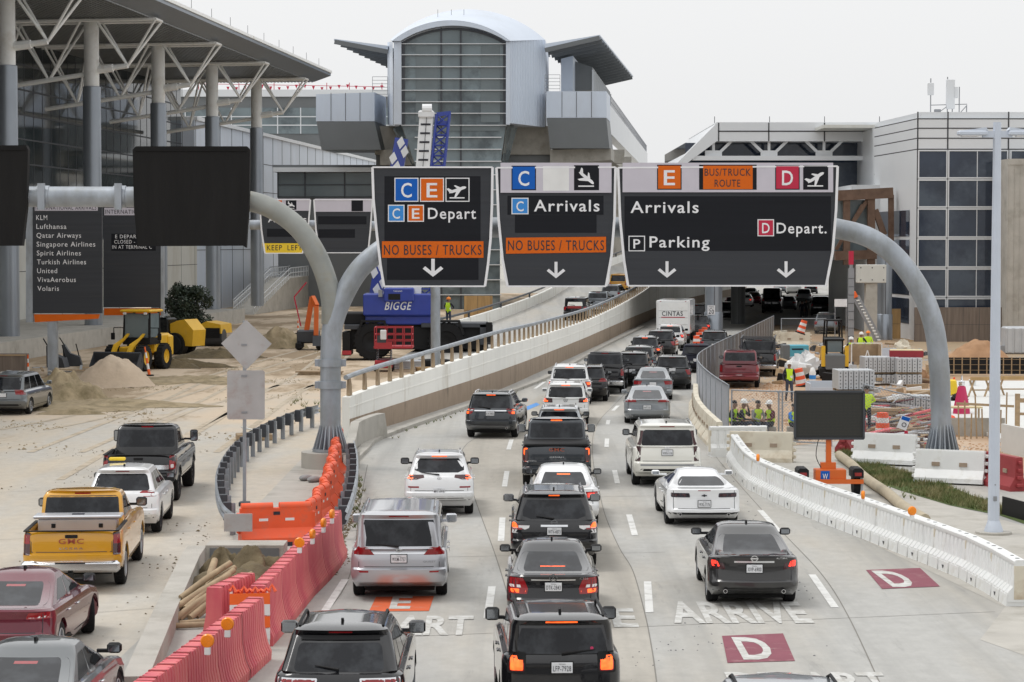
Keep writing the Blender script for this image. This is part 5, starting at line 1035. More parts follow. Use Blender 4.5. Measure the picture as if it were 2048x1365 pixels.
# ---------------------------------------------------------------- barriers, rails, fences, lamp, message board
def along_path(pts, ln, gap=.02, start=0):
    """positions and angles of units of length ln along a ground path"""
    pts = [Vector((p[0], p[1], 0)) for p in pts]; seg = []; d = 0
    for a, b in zip(pts, pts[1:]): seg.append((d, a, b)); d += (b - a).length
    def at(t):
        for d0, a, b in reversed(seg):
            if t >= d0: return a + (b - a) * ((t - d0) / max((b - a).length, 1e-6))
        return pts[0]
    out = []; t = start
    while t + ln <= d + ln * .3:
        a, b = at(t), at(min(t + ln, d)); v = b - a; out.append(((a + b) / 2, math.atan2(v.y, v.x))); t += ln + gap
    return out
def repeat(proto, places, labels, group, z=0):
    out = []
    for i, (p, a) in enumerate(places):
        o = proto if i == 0 else copy_tree(proto)
        o.location = (p.x, p.y, z); o.rotation_euler = (0, 0, a); o['label'] = labels(i, len(places)) if callable(labels) else labels; o['group'] = group; out.append(o)
    return out
def profile_block(prof, xs, mb, rib=0.0, dep=None):
    """symmetric section prof [(half width, z)] swept along x with optional corrugation"""
    n = len(prof); vs = []; N = 2 * n
    for i, x in enumerate(xs):
        d = dep[i] if dep else 0
        vs += [(x, w - d, z) for w, z in prof] + [(x, -(w - d), z) for w, z in reversed(prof)]
    fs = [(i * N + a, i * N + (a + 1) % N, (i + 1) * N + (a + 1) % N, (i + 1) * N + a) for i in range(len(xs) - 1) for a in range(N)] + [tuple(range(N - 1, -1, -1)), tuple(range((len(xs) - 1) * N, len(xs) * N))]
    mb.add(vs, fs)
ORD = ['nearest', 'second', 'third', 'fourth', 'fifth', 'sixth', 'seventh', 'eighth', 'ninth', 'tenth', 'eleventh', 'twelfth', 'thirteenth', 'fourteenth', 'fifteenth', 'sixteenth', 'seventeenth', 'eighteenth', 'nineteenth', 'twentieth', 'twenty-first', 'twenty-second', 'twenty-third', 'twenty-fourth', 'twenty-fifth']
# red ribbed barriers
def red_barrier():
    o = empty('ribbed_barrier', cat='barrier'); L = 1.9; f = MB(); xs = []
    dep = []
    for k in range(13): x = -L / 2 + k * L / 12; xs += [x - .026, x - .014, x + .014, x + .026] if 0 < k < 12 else [x]; dep += [0, .045, .045, 0] if 0 < k < 12 else [0]
    profile_block([(.27, 0), (.28, .16), (.21, .32), (.155, .60), (.145, 1.02), (.13, 1.1)], xs, f, 0, dep); f.build('body', 'plred', o, 25)
    f = MB()
    for x in (-.75, -.25, .25, .75): f.bx(x - .035, x + .035, -.13, .13, 1.09, 1.112)
    f.build('top_slot', 'pldred', o); return o
r1 = smooth_path([G(547, 1293), G(590, 1243), G(634, 1188), G(672, 1150), G(697, 1112)], 4); r2 = smooth_path([G(500, 1395), G(516, 1365), G(541, 1322)], 4)
def shift(p, d): return [Vector((v.x - d, v.y, 0)) for v in p]
reds = repeat(red_barrier(), along_path(shift([G(255, 1580), G(352, 1495), G(449, 1408), G(541, 1322)], .28), 1.9, .06) + along_path(shift(r1, .28), 1.9, .06), lambda i, n: 'faded red ribbed plastic barrier, %s from the bottom of the left lane edge' % ORD[i], 'red ribbed barriers along the left lane')
ex = red_barrier(); g = G(440, 1270); ex.location = (G(470, 1285).x - .1, G(470, 1285).y + .3, 0); ex.rotation_euler = (0, 0, R(78)); ex['label'] = 'darker red ribbed barrier standing end-on behind the orange barricade board'
def warn(p, face, label, z):
    o = empty('warning_lamp', (p[0], p[1], z), face, label, 'warning lamp', 'amber warning lamps on the barriers'); f = MB(); f.box((0, 0, .05), (.09, .07, .12), None, .01); f.build('base', 'plwhite', o)
    f = MB(); f.lathe([(.02, -.045), (.09, -.04), (.105, -.02), (.105, .02), (.09, .04), (.02, .045)], 18, Matrix.Translation((0, 0, .205)) @ Matrix.Rotation(PI / 2, 4, 'X')); f.build('lens', 'amber', o, 35); return o
for px, py, fa, lb in ((415, 1297, 0, 'round amber warning lamp on the nearest red barriers, bottom left'), (455, 1262, 0, 'round amber warning lamp on red barrier behind the orange barricade'), (599, 1094, 0, 'round amber warning lamp at the bend of the red barriers'), (625, 1076, 75, 'edge-on amber warning lamp just beyond the round one at the bend'), (647, 1053, 75, 'edge-on amber warning lamp, second last on the red barriers'), (664, 1035, 75, 'edge-on amber warning lamp, farthest on the red barriers')):
    p = G(px, py + 12, 1.1); warn(p, R(fa), lb, 1.1)
# orange rolled-top barriers
def orange_barrier():
    o = empty('orange_barrier', cat='barrier'); L = 1.75; f = MB(); profile_block([(.30, 0), (.30, .20), (.12, .42), (.10, .86), (.10, .90)], [-L / 2, -L / 2 + .08, L / 2 - .08, L / 2], f); f.build('body', 'plorange', o)
    f = MB()
    for s in (-1, 1): f.tube([(s * .08, 0, .93), (s * (L / 2 - .03), 0, .93)], .105, 12)
    f.build('top_roll', 'plorange', o, 40); f = MB()
    for s in (-1, 1):
        for y in (-1, 1): f.bx(s * .32 - .11, s * .32 + .11, y * .10, y * .112, .52, .66)
    f.build('hand_hole', 'reflect', o); f = MB()
    for y in (-1, 1): f.bx(-.08, .08, y * .105, y * .114, .74, .82); f.bx(-.35, .35, y * .29, y * .304, 0.0, .10)
    f.build('stamp', 'ink', o); f = MB()
    for s in (-1, 1): f.box((s * (L / 2 + .03), 0, .55), (.10, .16, .5), None, .02)
    f.build('hinge_knuckle', 'plorange', o); return o
ob = along_path([G(498, 1092), G(606, 1088)], 1.75); ob2 = along_path(smooth_path([G(620, 1086), G(650, 1035), G(664, 985), G(672, 945), G(676, 915)], 4), 1.45)
ob = ob + [(p, a) for p, a in ob2]; og = orange_barrier()
for i, (p, a) in enumerate(ob):
    o = og if i == 0 else copy_tree(og); o.location = (p.x, p.y, 0); o.rotation_euler = (0, 0, a); o['group'] = 'orange barriers round the gantry post'
    o['label'] = 'bright orange plastic barrier facing the camera beside the guardrail end' if i == 0 else 'orange rolled-top barrier in the row to the gantry post, %s' % ORD[i - 1]
    if i: o.scale = (.74, 1, 1); o.rotation_euler = (0, 0, a + R((7, -6, 5, -8)[i % 4]))
# guardrails
def guardrail(label, pts, posts, fl=1):
    p0 = pts[0]; o = empty('guardrail', p0, 0, label, 'guardrail'); f = MB(); n = len(pts); sec = [(0, .45), (.06, .50), (.06, .56), (0, .60), (0, .64), (.06, .68), (.06, .74), (0, .79)]; vs = []
    for i, p in enumerate(pts):
        t = (pts[min(i + 1, n - 1)] - pts[max(i - 1, 0)]).normalized(); nn = Vector((-t.y, t.x, 0)) * fl
        vs += [tuple(p - p0 + nn * a + Vector((0, 0, z))) for a, z in sec]
    m = len(sec); f.add(vs, [(i * m + a, i * m + a + 1, (i + 1) * m + a + 1, (i + 1) * m + a) for i in range(n - 1) for a in range(m - 1)]); f.build('beam', 'galv', o, 30)
    for p, a in posts:
        nn = Vector((math.sin(a), -math.cos(a), 0)) * fl; q = p - p0 + nn * .22
        f = MB(); T = Matrix.Translation((q.x, q.y, 0)) @ Matrix.Rotation(a, 4, 'Z')
        f.bx(-.008, .008, -.07, .07, 0, .80, T); f.bx(-.07, .07, .062, .07, 0, .80, T); f.bx(-.07, .07, -.07, -.062, 0, .80, T); po = f.build('post', 'galv', o)
        f = MB(); q2 = p - p0 + nn * .09; f.box((0, 0, .60), (.2, .2, .46), Matrix.Translation((q2.x, q2.y, 0)) @ Matrix.Rotation(a, 4, 'Z'), .01); f.build('spacer_block', 'darksteel', po)
    return o, p0
gl = smooth_path([G(475, 1098), G(447, 1072), G(436, 1035), G(436, 1000), G(446, 970), G(466, 938), G(495, 912), G(535, 888), G(585, 865), G(640, 848)], 5)
og_, gp0_ = guardrail('galvanised guardrail with dark spacer blocks curving round the left of the island', gl, along_path(gl, 1.75, 0)[1:], 1)
f = MB(); a = G(457, 1100) - gp0_; f.bx(a.x - .12, a.x + .55, -.05, .02, .42, .84); f.build('end_plate', 'signback', og_)
gr_ = smooth_path([G(705, 1028), G(712, 985), G(713, 955), G(708, 925), G(697, 905)], 5); g2_ = smooth_path([G(690, 1088), G(704, 1045), G(712, 1000), G(712, 960), G(706, 928)], 5)
guardrail('galvanised guardrail curving along the lane behind the orange barriers', g2_, along_path(g2_, 1.75, 0), -1)
# barricade board
bo = empty('barricade', G(500, 1300), R(8), 'orange and white striped barricade board draped with torn orange net', 'barricade'); f = MB()
kz = G(500, 1300).y / FPX
for i, (m0, z0) in enumerate((('orange', .92), ('reflect', .72), ('orange', .5), ('reflect', .28))):
    f = MB(); f.bx(-.36, .36, -.03, .0, z0 - .1, z0 + .1); f.build('board_stripe', m0, bo)
f = MB()
for s in (-.33, .33): f.bar((s, .03, 0), (s, .03, 1.05), .05)
f.build('leg', 'plwhite', bo); f = MB(); r3 = random.Random(2)
for k in range(8): f.tube([(-.36 + k * .1, 0, 1.03 + r3.uniform(-.02, .04)), (-.3 + k * .1, .06, 1.09 + r3.uniform(-.04, .06)), (-.24 + k * .1, .0, 1.04)], .035, 5)
f.build('torn_net', 'plorange', bo)
# white water barriers, right
def white_barrier():
    o = empty('water_barrier', cat='barrier'); L = 2.0; f = MB(); xs = [-L / 2]
    dep = [0]
    for k in range(7): x = -.75 + k * .25; xs += [x - .05, x - .03, x + .03, x + .05]; dep += [0, .03, .03, 0]
    xs.append(L / 2); dep.append(0)
    profile_block([(.25, .10), (.26, .30), (.15, .44), (.12, .84), (.11, .90)], xs, f, 0, dep); profile_block([(.115, .90), (.13, .93), (.13, 1.0), (.09, 1.03)], [-L / 2, L / 2], f)
    f.build('body', 'plwhite', o, 30)
    for x0, x1 in ((-.98, -.38), (-.30, .30), (.38, .98)):
        f = MB(); f.bx(x0, x1, -.285, .285, 0, .26); f.v = [(x, y * (1 if z < .1 else .94), z) for x, y, z in f.v]; f.build('foot', 'plwhite', o)
    f = MB()
    for x in (-.72, .72): f.lathe([(.05, 1.031), (.05, 1.034)], 12, Matrix.Translation((x, 0, 0)))
    for x in (0.3,): f.bx(x - .05, x + .05, -.03, .03, 1.03, 1.034)
    f.build('filler_cap', 'ink', o)
    f = MB()
    for y in (-1, 1): f.prism([(-.06, .17), (.06, .17), (0, .08)], 'y', y * .284, y * .288)
    f.build('stamp', 'darksteel', o)
    f = MB()
    for x in (-1, 1): f.bx(x * .99 - .02, x * .99 + .02, -.13, .13, .16, .9)
    f.build('joint', 'jersey', o); return o
wp = smooth_path([G(1452, 925), G(1483, 970), G(1545, 1003), G(1612, 1034), G(1695, 1066), G(1783, 1102), G(1873, 1138), G(1940, 1168), G(2010, 1212)], 5)
wpl = along_path([Vector((p.x + .28, p.y, 0)) for p in wp], 2.0, .03)
WZ = .91
repeat(white_barrier(), wpl, lambda i, n: 'white plastic water barrier beside the right lane, %s counted towards the camera' % ('farthest' if i == 0 else ORD[i]), 'white water barriers along the right lane')
for o in COL.objects:
    if o.get('group') == 'white water barriers along the right lane': o.scale = (1, 1, WZ)
wx = white_barrier(); g = G(1455, 915); wx.location = (g.x + .4, g.y + .5, 0); wx.rotation_euler = (0, 0, R(10)); wx['label'] = 'stained white water barrier turned across the head of the row'
for px, py, fa, lb in ((1516, 918, 75, 'edge-on amber lamp on the white barriers, farthest up the row'), (1726, 995, 75, 'edge-on amber lamp on the white barriers by the message board trailer'), (1824, 1028, 20, 'round amber lamp facing the camera on the white barriers')):
    warn(G(px, py + 12, .94), R(fa), lb, .94)
# cream jersey barriers under the fence
def cream_barrier(col='jersey', name='jersey_barrier'):
    o = empty(name, cat='barrier'); L = 2.1; f = MB(); profile_block([(.30, 0), (.30, .14), (.14, .40), (.11, .95), (.10, 1.0)], [-L / 2, -L / 2 + .1, L / 2 - .1, L / 2], f); f.build('body', col, o)
    f = MB()
    for x in (-.42, .42):
        for y in (-1, 1): f.bx(x - .12, x + .12, y * .13, y * .165, .50, .62)
    f.build('fork_slot', 'concdark', o)
    f = MB()
    for s in (-1, 1):
        for k in range(4): f.box((s * (L / 2 + .05), 0, .18 + k * .22), (.12, .20 - k * .03, .11), None, .02)
    f.build('end_lug', col, o); return o
fp = smooth_path([G(1391, 812), G(1393, 842), G(1408, 868), G(1438, 900)], 5)
ff = smooth_path([G(1547, 688), G(1480, 733), G(1432, 764), G(1403, 786), G(1394, 802), G(1400, 822), G(1425, 852), G(1462, 884)], 5)
fl_ = along_path(fp, 2.1, .12); nb = len(fl_); fr2 = along_path([G(1460, 922), G(1545, 924), G(1660, 926)], 2.1, .15)
repeat(cream_barrier(), fr2 + fl_[::-1], lambda i, n: 'dirty cream barrier facing the road beneath the chain-link fence, %s' % ('left one', 'middle one', 'right one', 'one more')[i] if i < len(fr2) else 'cream barrier along the fence bend, %s counted from the near end' % ORD[min(i - len(fr2), 24)], 'cream barriers under the site fence')
g = G(1770, 930); wa = cream_barrier('plwhite'); wa.location = (g.x, g.y, .04); wa.rotation_euler = (R(-3), 0, R(-28)); wa['label'] = 'white barrier tilted on the grass left of the right gantry foot'
g = G(1900, 968); wb = cream_barrier('plwhite'); wb.location = (g.x, g.y, .03); wb.rotation_euler = (R(-4), 0, R(-24)); wb['label'] = 'white barrier on the grass in front of the right gantry foot'
q = MB(); text(q, 'RENTALS*', Matrix.Translation((0, -.135, .60)) @ FRONT, .34, .06, th=.004); q.build('lettering', 'ink', wb, fix=False) if False else None
for (px, py, a, lb) in ((1706, 900, 62, 'dull red barrier end showing behind the tilted white one'), (2006, 976, -76, 'dull red barrier beside the lamp post on the grass')):
    g = G(px, py); rb2 = cream_barrier('pldred'); rb2.location = (g.x, g.y, 0); rb2.rotation_euler = (0, 0, R(a)); rb2['label'] = lb
g = G(1590, 690)
for i, (px, py, a) in enumerate(((1560, 690, 60), (1590, 694, -5))):
    q_ = cream_barrier(); g = G(px, py); q_.location = (g.x, g.y, 0); q_.rotation_euler = (0, 0, R(a)); q_['label'] = ('cream barrier angled at the far end of the fence', 'cream barrier standing square behind the black pickup')[i]
# chain link fence panels
def fence_panel(L=2.4, H=2.05):
    o = empty('fence_panel', cat='fence'); f = MB()
    for x in (-L / 2, L / 2): f.tube([(x, 0, 0), (x, 0, H)], .03, 6)
    for z in (.12, H - .02): f.tube([(-L / 2, 0, z), (L / 2, 0, z)], .025, 6)
    f.build('frame', 'galv', o, 40); f = MB(); s = .115; z0, z1 = .12, H - .02; h = z1 - z0; k = -h
    while k < L:
        for sg in (1, -1):
            a, b = max(k, 0), min(k + h, L)
            if b > a:
                x0, x1 = -L / 2 + a, -L / 2 + b; y0, y1 = z0 + (a - k), z0 + (b - k)
                if sg < 0: x0, x1 = -x0, -x1
                f.bar((x0, sg * .004, y0), (x1, sg * .004, y1), .009, .006)
        k += s
    f.build('wire_mesh', 'steel', o, fix=False); return o
pl_ = along_path(ff, 2.4, .06); pf = [((G(1463, 884) + G(1542, 890)) / 2, 0), ((G(1546, 890) + G(1645, 893)) / 2, 0)]
pf = along_path([G(1463, 886), G(1560, 890), G(1652, 893)], 1.95, .06)
fpn = fence_panel(); fpn2 = fence_panel(1.95, 1.95)
repeat(fpn2, pf, lambda i, n: 'chain-link fence panel in front of the seated workers, %s' % ('left one', 'right one beside the message board', 'last one behind the message board', 'x')[i], 'chain-link fence panels')
repeat(fpn, pl_[::-1], lambda i, n: 'chain-link fence panel in the curved run along the road, %s counted from the near corner' % (ORD[i] if i < 25 else 'far'), 'chain-link fence panels')
fb = fence_panel(3.2, 1.9); g = G(1607, 690); fb.location = g; fb['label'] = 'chain-link gate panel in shade behind the cream barrier'
fc = fence_panel(2.6, 1.9); g = G(1800, 905); fc.location = (g.x - .2, g.y + 1.1, .25); fc.rotation_euler = (R(14), R(13), R(-14)); fc['label'] = 'fallen chain-link panel leaning by the right gantry post'
# notice on the leaning panel
s6 = Sign('notice_sign', 'white notice board with blue band hung on the leaning fence panel', 1797, 830, 1818, 862, 77.0); s6.panel('plate', [(1804, 830), (1822, 836), (1812, 862), (1793, 855)], 'signwhite', -.01, .0); s6.panel('blue_band', [(1805, 832), (1821, 837), (1818, 844), (1802, 839)], 'signblue', .002, .006); f = MB(); a = s6.q(1808, 850); f.tube([(a[0] + .07 * math.cos(t * PI / 6), -.01, a[2] + .07 * math.sin(t * PI / 6)) for t in range(13)], .012, 5); f.build('symbol_ring', 'ink', s6.root)
# lamp post
lg = G(1987, 1068); lm = empty('street_lamp', lg, 0, 'tall pale blue-grey lamp post with two flat heads', 'street lamp'); k = lg.y / FPX
f = MB(); f.lathe([(.15, 0), (.14, 3), (.10, 10.25), (.10, 10.3)], 8); f.build('pole', 'lamp', lm, 30); f = MB(); f.lathe([(.24, .0), (.24, .10), (.17, .28), (.15, .34)], 12); f.build('base_cover', 'lamp', lm, 30); f = MB(); f.lathe([(.45, 0), (.45, .06)], 20); f.build('footing', 'concrete', lm)
for s in (-1, 1):
    f = MB(); f.box((s * .22, 0, 10.0), (.3, .12, .16)); f.build('arm', 'lamp', lm); f = MB(); f.box((s * .62, 0, 10.03), (.72, .34, .12), None, .03); f.prism([(s * .25, 10.09), (s * .9, 10.09), (s * .3, 10.17)], 'y', -.14, .14); ho = f.build('lamp_head', 'lamp', lm); f = MB(); f.box((s * .68, 0, 9.96), (.42, .24, .03)); f.build('lens', 'white_lens', ho)
f = MB(); f.box((0, -.155, .9), (.09, .02, .12)); f.box((0, -.155, 1.25), (.03, .02, .03)); f.build('hand_hole', 'steel', lm)
# message board trailer
tg = G(1664, 992); tr = empty('message_board', tg, 0, 'black electronic message board on an orange two-wheeled trailer', 'message board'); k = tg.y / FPX
def t_(px, py): p = P(px, py, tg.y); return p.x - tg.x, p.z
def tbx(nm, a, b, c, d, y0, y1, mat, par=tr, ch=0):
    x0, z1 = t_(a, b); x1, z0 = t_(c, d); f = MB(); f.bx(x0, x1, y0, y1, z0, z1, None, ch); return f.build(nm, mat, par)
bd = tbx('panel', 1589, 783, 1726, 877, -.12, .12, 'led'); f = MB(); x0, z1 = t_(1589, 783); x1, z0 = t_(1726, 877)
for a, b in (((x0, z0), (x1, z0)), ((x1, z0), (x1, z1)), ((x1, z1), (x0, z1)), ((x0, z1), (x0, z0))): f.bar((a[0], -.13, a[1]), (b[0], -.13, b[1]), .06, .06)
f.build('frame', 'darksteel', bd); f = MB()
for r0 in range(27):
    for c0 in range(48):
        cx, cz = x0 + .12 + c0 * (x1 - x0 - .24) / 47, z0 + .12 + r0 * (z1 - z0 - .24) / 26; f.add([(cx - .008, -.124, cz - .008), (cx + .008, -.124, cz - .008), (cx + .008, -.124, cz + .008), (cx - .008, -.124, cz + .008)], [(0, 1, 2, 3)])
f.build('led_dots', pm('led_dot', (.055, .05, .03), .6), bd, fix=False)
tbx('mast', 1652, 876, 1662, 942, -.06, .06, 'trailer'); tbx('mast_foot', 1641, 925, 1671, 942, -.1, .1, 'trailer'); cb = tbx('control_box', 1629, 938, 1690, 966, -.25, .25, 'trailer', tr, .02); tbx('cross_beam', 1596, 957, 1724, 966, -.32, -.26, 'trailer')
f = MB(); x, z = t_(1648, 960); text(f, 'W*', Matrix.Translation((x, -.262, z + .05)) @ FRONT, .15, .16, th=0.004); f.build('lettering', 'signwhite', cb, fix=False); f = MB(); f.prism([(x - .13, z + .02), (x, z - .05 + .02), (x + .13, z + .02), (x + .13, z + .28), (x - .13, z + .28)], 'y', -.256, -.251); f.build('emblem', 'signblue', cb)
for px in (1604, 1713):
    x, z = t_(px, 995); f = MB(); f.lathe([(.15, -.09), (.31, -.1), (.33, -.05), (.33, .05), (.31, .1), (.15, .09)], 20, Matrix.Translation((x, .15, .33)) @ Matrix.Rotation(PI / 2, 4, 'Y')); w = f.build('wheel', 'tyre', tr, 40); f = MB(); f.lathe([(.15, -.07), (.15, .07)], 14, Matrix.Translation((x, .15, .33)) @ Matrix.Rotation(PI / 2, 4, 'Y')); f.build('rim', 'rim', w)
    f = MB(); f.prism([(x - .16, .55), (x + .16, .55), (x + .16, .76), (x + .10, .82), (x - .10, .82), (x - .16, .76)], 'y', -.3, .45); fe = f.build('fender', 'trim', tr); f = MB(); f.bx(x - .1, x + .1, -.31, -.30, .60, .70); f.build('tail_light', 'tail', fe)
f = MB()
for px in (1600, 1648, 1722): x, z = t_(px, 960); f.bar((x, -.2, .02), (x, -.2, .55), .05); f.bx(x - .08, x + .08, -.28, -.12, 0, .02)
f.build('jack', 'galv', tr); f = MB(); a = t_(1641, 935); b = t_(1636, 878); f.tube(smooth_path([(a[0], -.1, a[1]), (a[0] - .15, -.15, a[1] + .35), (b[0], -.1, b[1])], 4), .012, 5); f.build('cable', 'trim', tr)
# erosion pipe, silt fence
f = MB(); f.tube(smooth_path([tuple(G(*p)[:2]) + (.16,) for p in ((1678, 920), (1704, 940), (1730, 966), (1775, 998), (1805, 1024), (1850, 1052))], 4), .15, 10); tag(f.build('drain_pipe', 'pipe', None, 40), 'old stained pipe lying along the kerb beside the grass', 'pipe')
f = MB(); a, b = G(2005, 1030), G(2070, 1048); f.bar(a + Vector((0, 0, .25)), b + Vector((0, 0, .25)), .03, .5); tag(f.build('silt_fence', 'trim'), 'low black silt fence strip right of the lamp post', 'silt fence')
# the pit beside the left road
pk = [G(298, 1400), G(352, 1260), G(400, 1145), G(413, 1125)]
pit = strip('pit_kerb', pk, .42, 0, .38, 'concrete'); tag(pit, 'pale concrete kerb wall along the left of the log pit', 'kerb')
f = MB(); a, b = G(411, 1128), G(563, 1134); f.bx(a.x, b.x, a.y, a.y + .9, 0, .42); tag(f.build('pit_slab', 'concrete'), 'concrete slab closing the far end of the log pit', 'slab')
f = MB(); f.bx(a.x + .1, b.x - .1, a.y - .03, a.y - .002, 0, .36); tag(f.build('slab_board', 'gdark'), 'dark board against the end slab of the pit', 'board')
from mathutils import noise
def mound(name, px, py, rx, ry, h, mat, label, cat, seed=1, rough=.25, n=56, kind=None):
    g = G(px, py); f = MB(); r0 = random.Random(seed); ph = [(r0.uniform(0, 6), r0.uniform(2, 7), r0.uniform(2, 7)) for _ in range(6)]
    vs = []; fs = []; m = 24
    for i in range(m + 1):
        t = i / m; from_noise = True
        for k in range(n):
            a = 2 * PI * k / n; w = 1 + rough * sum(math.sin(p + c * math.cos(a) + d * math.sin(a) + t * 2) for p, c, d in ph) / 6
            x, y = math.cos(a) * rx * t * w, math.sin(a) * ry * t * w
            z = h * (1 - t * t) ** 1.25 + h * rough * (noise.fractal(Vector((x * 1.6 + seed * 7, y * 1.6, seed)), 1.0, 2.0, 5) * .9) * (1 - t * .75)
            vs.append((x, y, max(z, -.01)))
    for i in range(m):
        for k in range(n): j = (k + 1) % n; fs.append((i * n + k, i * n + j, i * n + n + j, i * n + n + k))
    f.add(vs, fs); o = f.build(name, mat, None, 60); o.location = g; return tag(o, label, cat)
mound('soil_heap', 474, 1178, 1.2, 2.6, .42, 'soil', 'heap of brown matted soil and straw in the pit', 'soil heap', 4, .5); mound('soil_heap', 512, 1158, .85, 1.2, .62, 'soil', 'clump of brown roots against the far slab of the pit', 'soil heap', 9, .6); mound('soil_heap', 446, 1152, .55, .8, .62, 'soil', 'small brown root clump at the left of the pit', 'soil heap', 12, .6)
lr = random.Random(5)
lgp = None; logs = []
for i, (px, py, ang, z, ln, rr_) in enumerate(((398, 1240, 76, .09, 1.5, .075), (412, 1238, 72, .09, 1.5, .08), (428, 1236, 78, .09, 1.5, .075), (444, 1234, 70, .09, 1.4, .07), (404, 1236, 68, .24, 1.5, .08), (420, 1234, 76, .25, 1.5, .07), (437, 1230, 74, .24, 1.4, .075), (396, 1232, 80, .22, 1.2, .06), (412, 1228, 70, .39, 1.4, .07), (430, 1226, 79, .39, 1.3, .065), (424, 1218, 112, .52, 1.0, .085), (445, 1226, 66, .36, 1.5, .06), (415, 1258, 30, .07, 1.5, .065), (425, 1250, 44, .07, 1.3, .06))):
    f = MB(); rr_ *= .85; f.tube([(-ln / 2, 0, 0), (0, .02, .01), (ln / 2, 0, 0)], [rr_, rr_ * 1.05, rr_ * .95], 10); o = f.build('log', 'log', None, 40); g = G(px, py); tl_ = lr.uniform(12, 24) if z > .08 else 0; o.location = (g.x, g.y, z + ln / 2 * math.sin(R(tl_))); o.rotation_euler = (0, R(-tl_), R(ang - 22))
    tag(o, 'cut timber post in the jumbled log pile beside the red barriers', 'log', 'cut posts piled in the pit')
# ---------------------------------------------------------------- machines and clutter
def at(name, label, cat, px, py, rz=0, group=None, z=0):
    g = G(px, py); return empty(name, (g.x, g.y, z), R(rz), label, cat, group)
def big_wheel(parent, x, y, z, r, w, rim='yellow', lugs=18):
    f = MB(); rot = Matrix.Translation((x, y, z)) @ Matrix.Rotation(PI / 2, 4, 'Y'); f.lathe([(r * .55, -w / 2), (r * .93, -w / 2), (r * .97, -w * .4), (r * .97, w * .4), (r * .93, w / 2), (r * .55, w / 2)], 28, rot, cap=False)
    for k in range(lugs):
        for s in (-1, 1): f.box((r * .97, s * .05, s * w * .24), (r * .08, r * .12, w * .46), rot @ Matrix.Rotation(2 * PI * (k + .25 * s) / lugs, 4, 'Z'))
    wo = f.build('wheel', 'tyre', parent, 40); f = MB(); f.lathe([(.001, -w * .2), (r * .22, -w * .2), (r * .3, -w * .3), (r * .5, -w * .32), (r * .56, -w * .42), (r * .56, w * .42), (r * .5, w * .32), (r * .3, w * .3), (r * .22, w * .2), (.001, w * .2)], 24, rot); f.build('rim', rim, wo, 40); return wo
# wheel loader
o = at('wheel_loader', 'yellow wheel loader facing the camera behind the pale sand pile', 'loader', 276, 740, -16); o.scale = (1.08, 1.08, 1.1)
for x in (-.85, .85):
    for y in (-1.2, 1.3): big_wheel(o, x, y, .68, .68, .48)
f = MB(); f.box((0, 1.6, 1.35), (1.5, 2.0, 1.0), None, .1); f.box((0, 2.4, 1.2), (1.7, .6, 1.1), None, .08); f.build('engine_cover', 'yellow', o); f = MB(); f.box((0, -.6, .95), (1.0, 1.4, .6), None, .06); f.box((0, .4, .8), (.8, 1.2, .4)); f.build('front_frame', 'yellow', o)
f = MB()
for x in (-.75, .75):
    for y in (-.15, 1.1): f.bar((x, y, 1.4), (x * .95, y + (.1 if y < 0 else 0), 3.0), .1)
f.box((0, .5, 1.5), (1.55, 1.4, .35)); cbx = f.build('cab', 'trim', o); f = MB(); f.bx(-.70, .70, -.12, -.10, 1.7, 2.95); f.bx(-.75, -.73, 0, 1.05, 1.7, 2.95); f.bx(.73, .75, 0, 1.05, 1.7, 2.95); f.build('cab_glass', 'gglass', cbx); f = MB(); f.box((0, .5, 3.08), (1.75, 1.7, .14), None, .05); f.build('cab_roof', 'yellow', cbx)
for x in (-.6, .6): f = MB(); f.box((x, -.32, 2.95), (.18, .08, .12), None, .02); f.build('work_lamp', 'white_lens', cbx)
for x in (-.45, .45): f = MB(); f.prism([(-.4, 1.75), (-.2, 1.9), (-1.6, 1.25), (-2.3, .5), (-2.5, .55), (-1.8, 1.4)], 'x', x - .09, x + .09); f.build('lift_arm', 'yellow', o)
f = MB(); f.prism([(-2.3, .1), (-3.3, .12), (-3.1, .0), (-2.4, 0)], 'x', -1.35, 1.35); f.prism([(-2.3, .1), (-2.2, .6), (-2.45, 1.05), (-2.55, 1.0), (-2.35, .55), (-2.45, .15)], 'x', -1.35, 1.35)
for x in (-1.35, 1.3): f.prism([(-2.3, .05), (-3.2, .1), (-2.5, 1.0)], 'x', x, x + .05)
f.build('bucket', 'darksteel', o)
for s in (-1, 1): f = MB(); f.bar((s * .75, -.1, 2.2), (s * 1.3, -.2, 2.2), .04); f.bar((s * 1.3, -.2, 2.2), (s * 1.3, -.2, 1.7), .04); f.box((s * 1.35, -.2, 1.75), (.22, .06, .36), None, .02); f.build('mirror', 'trim', o)
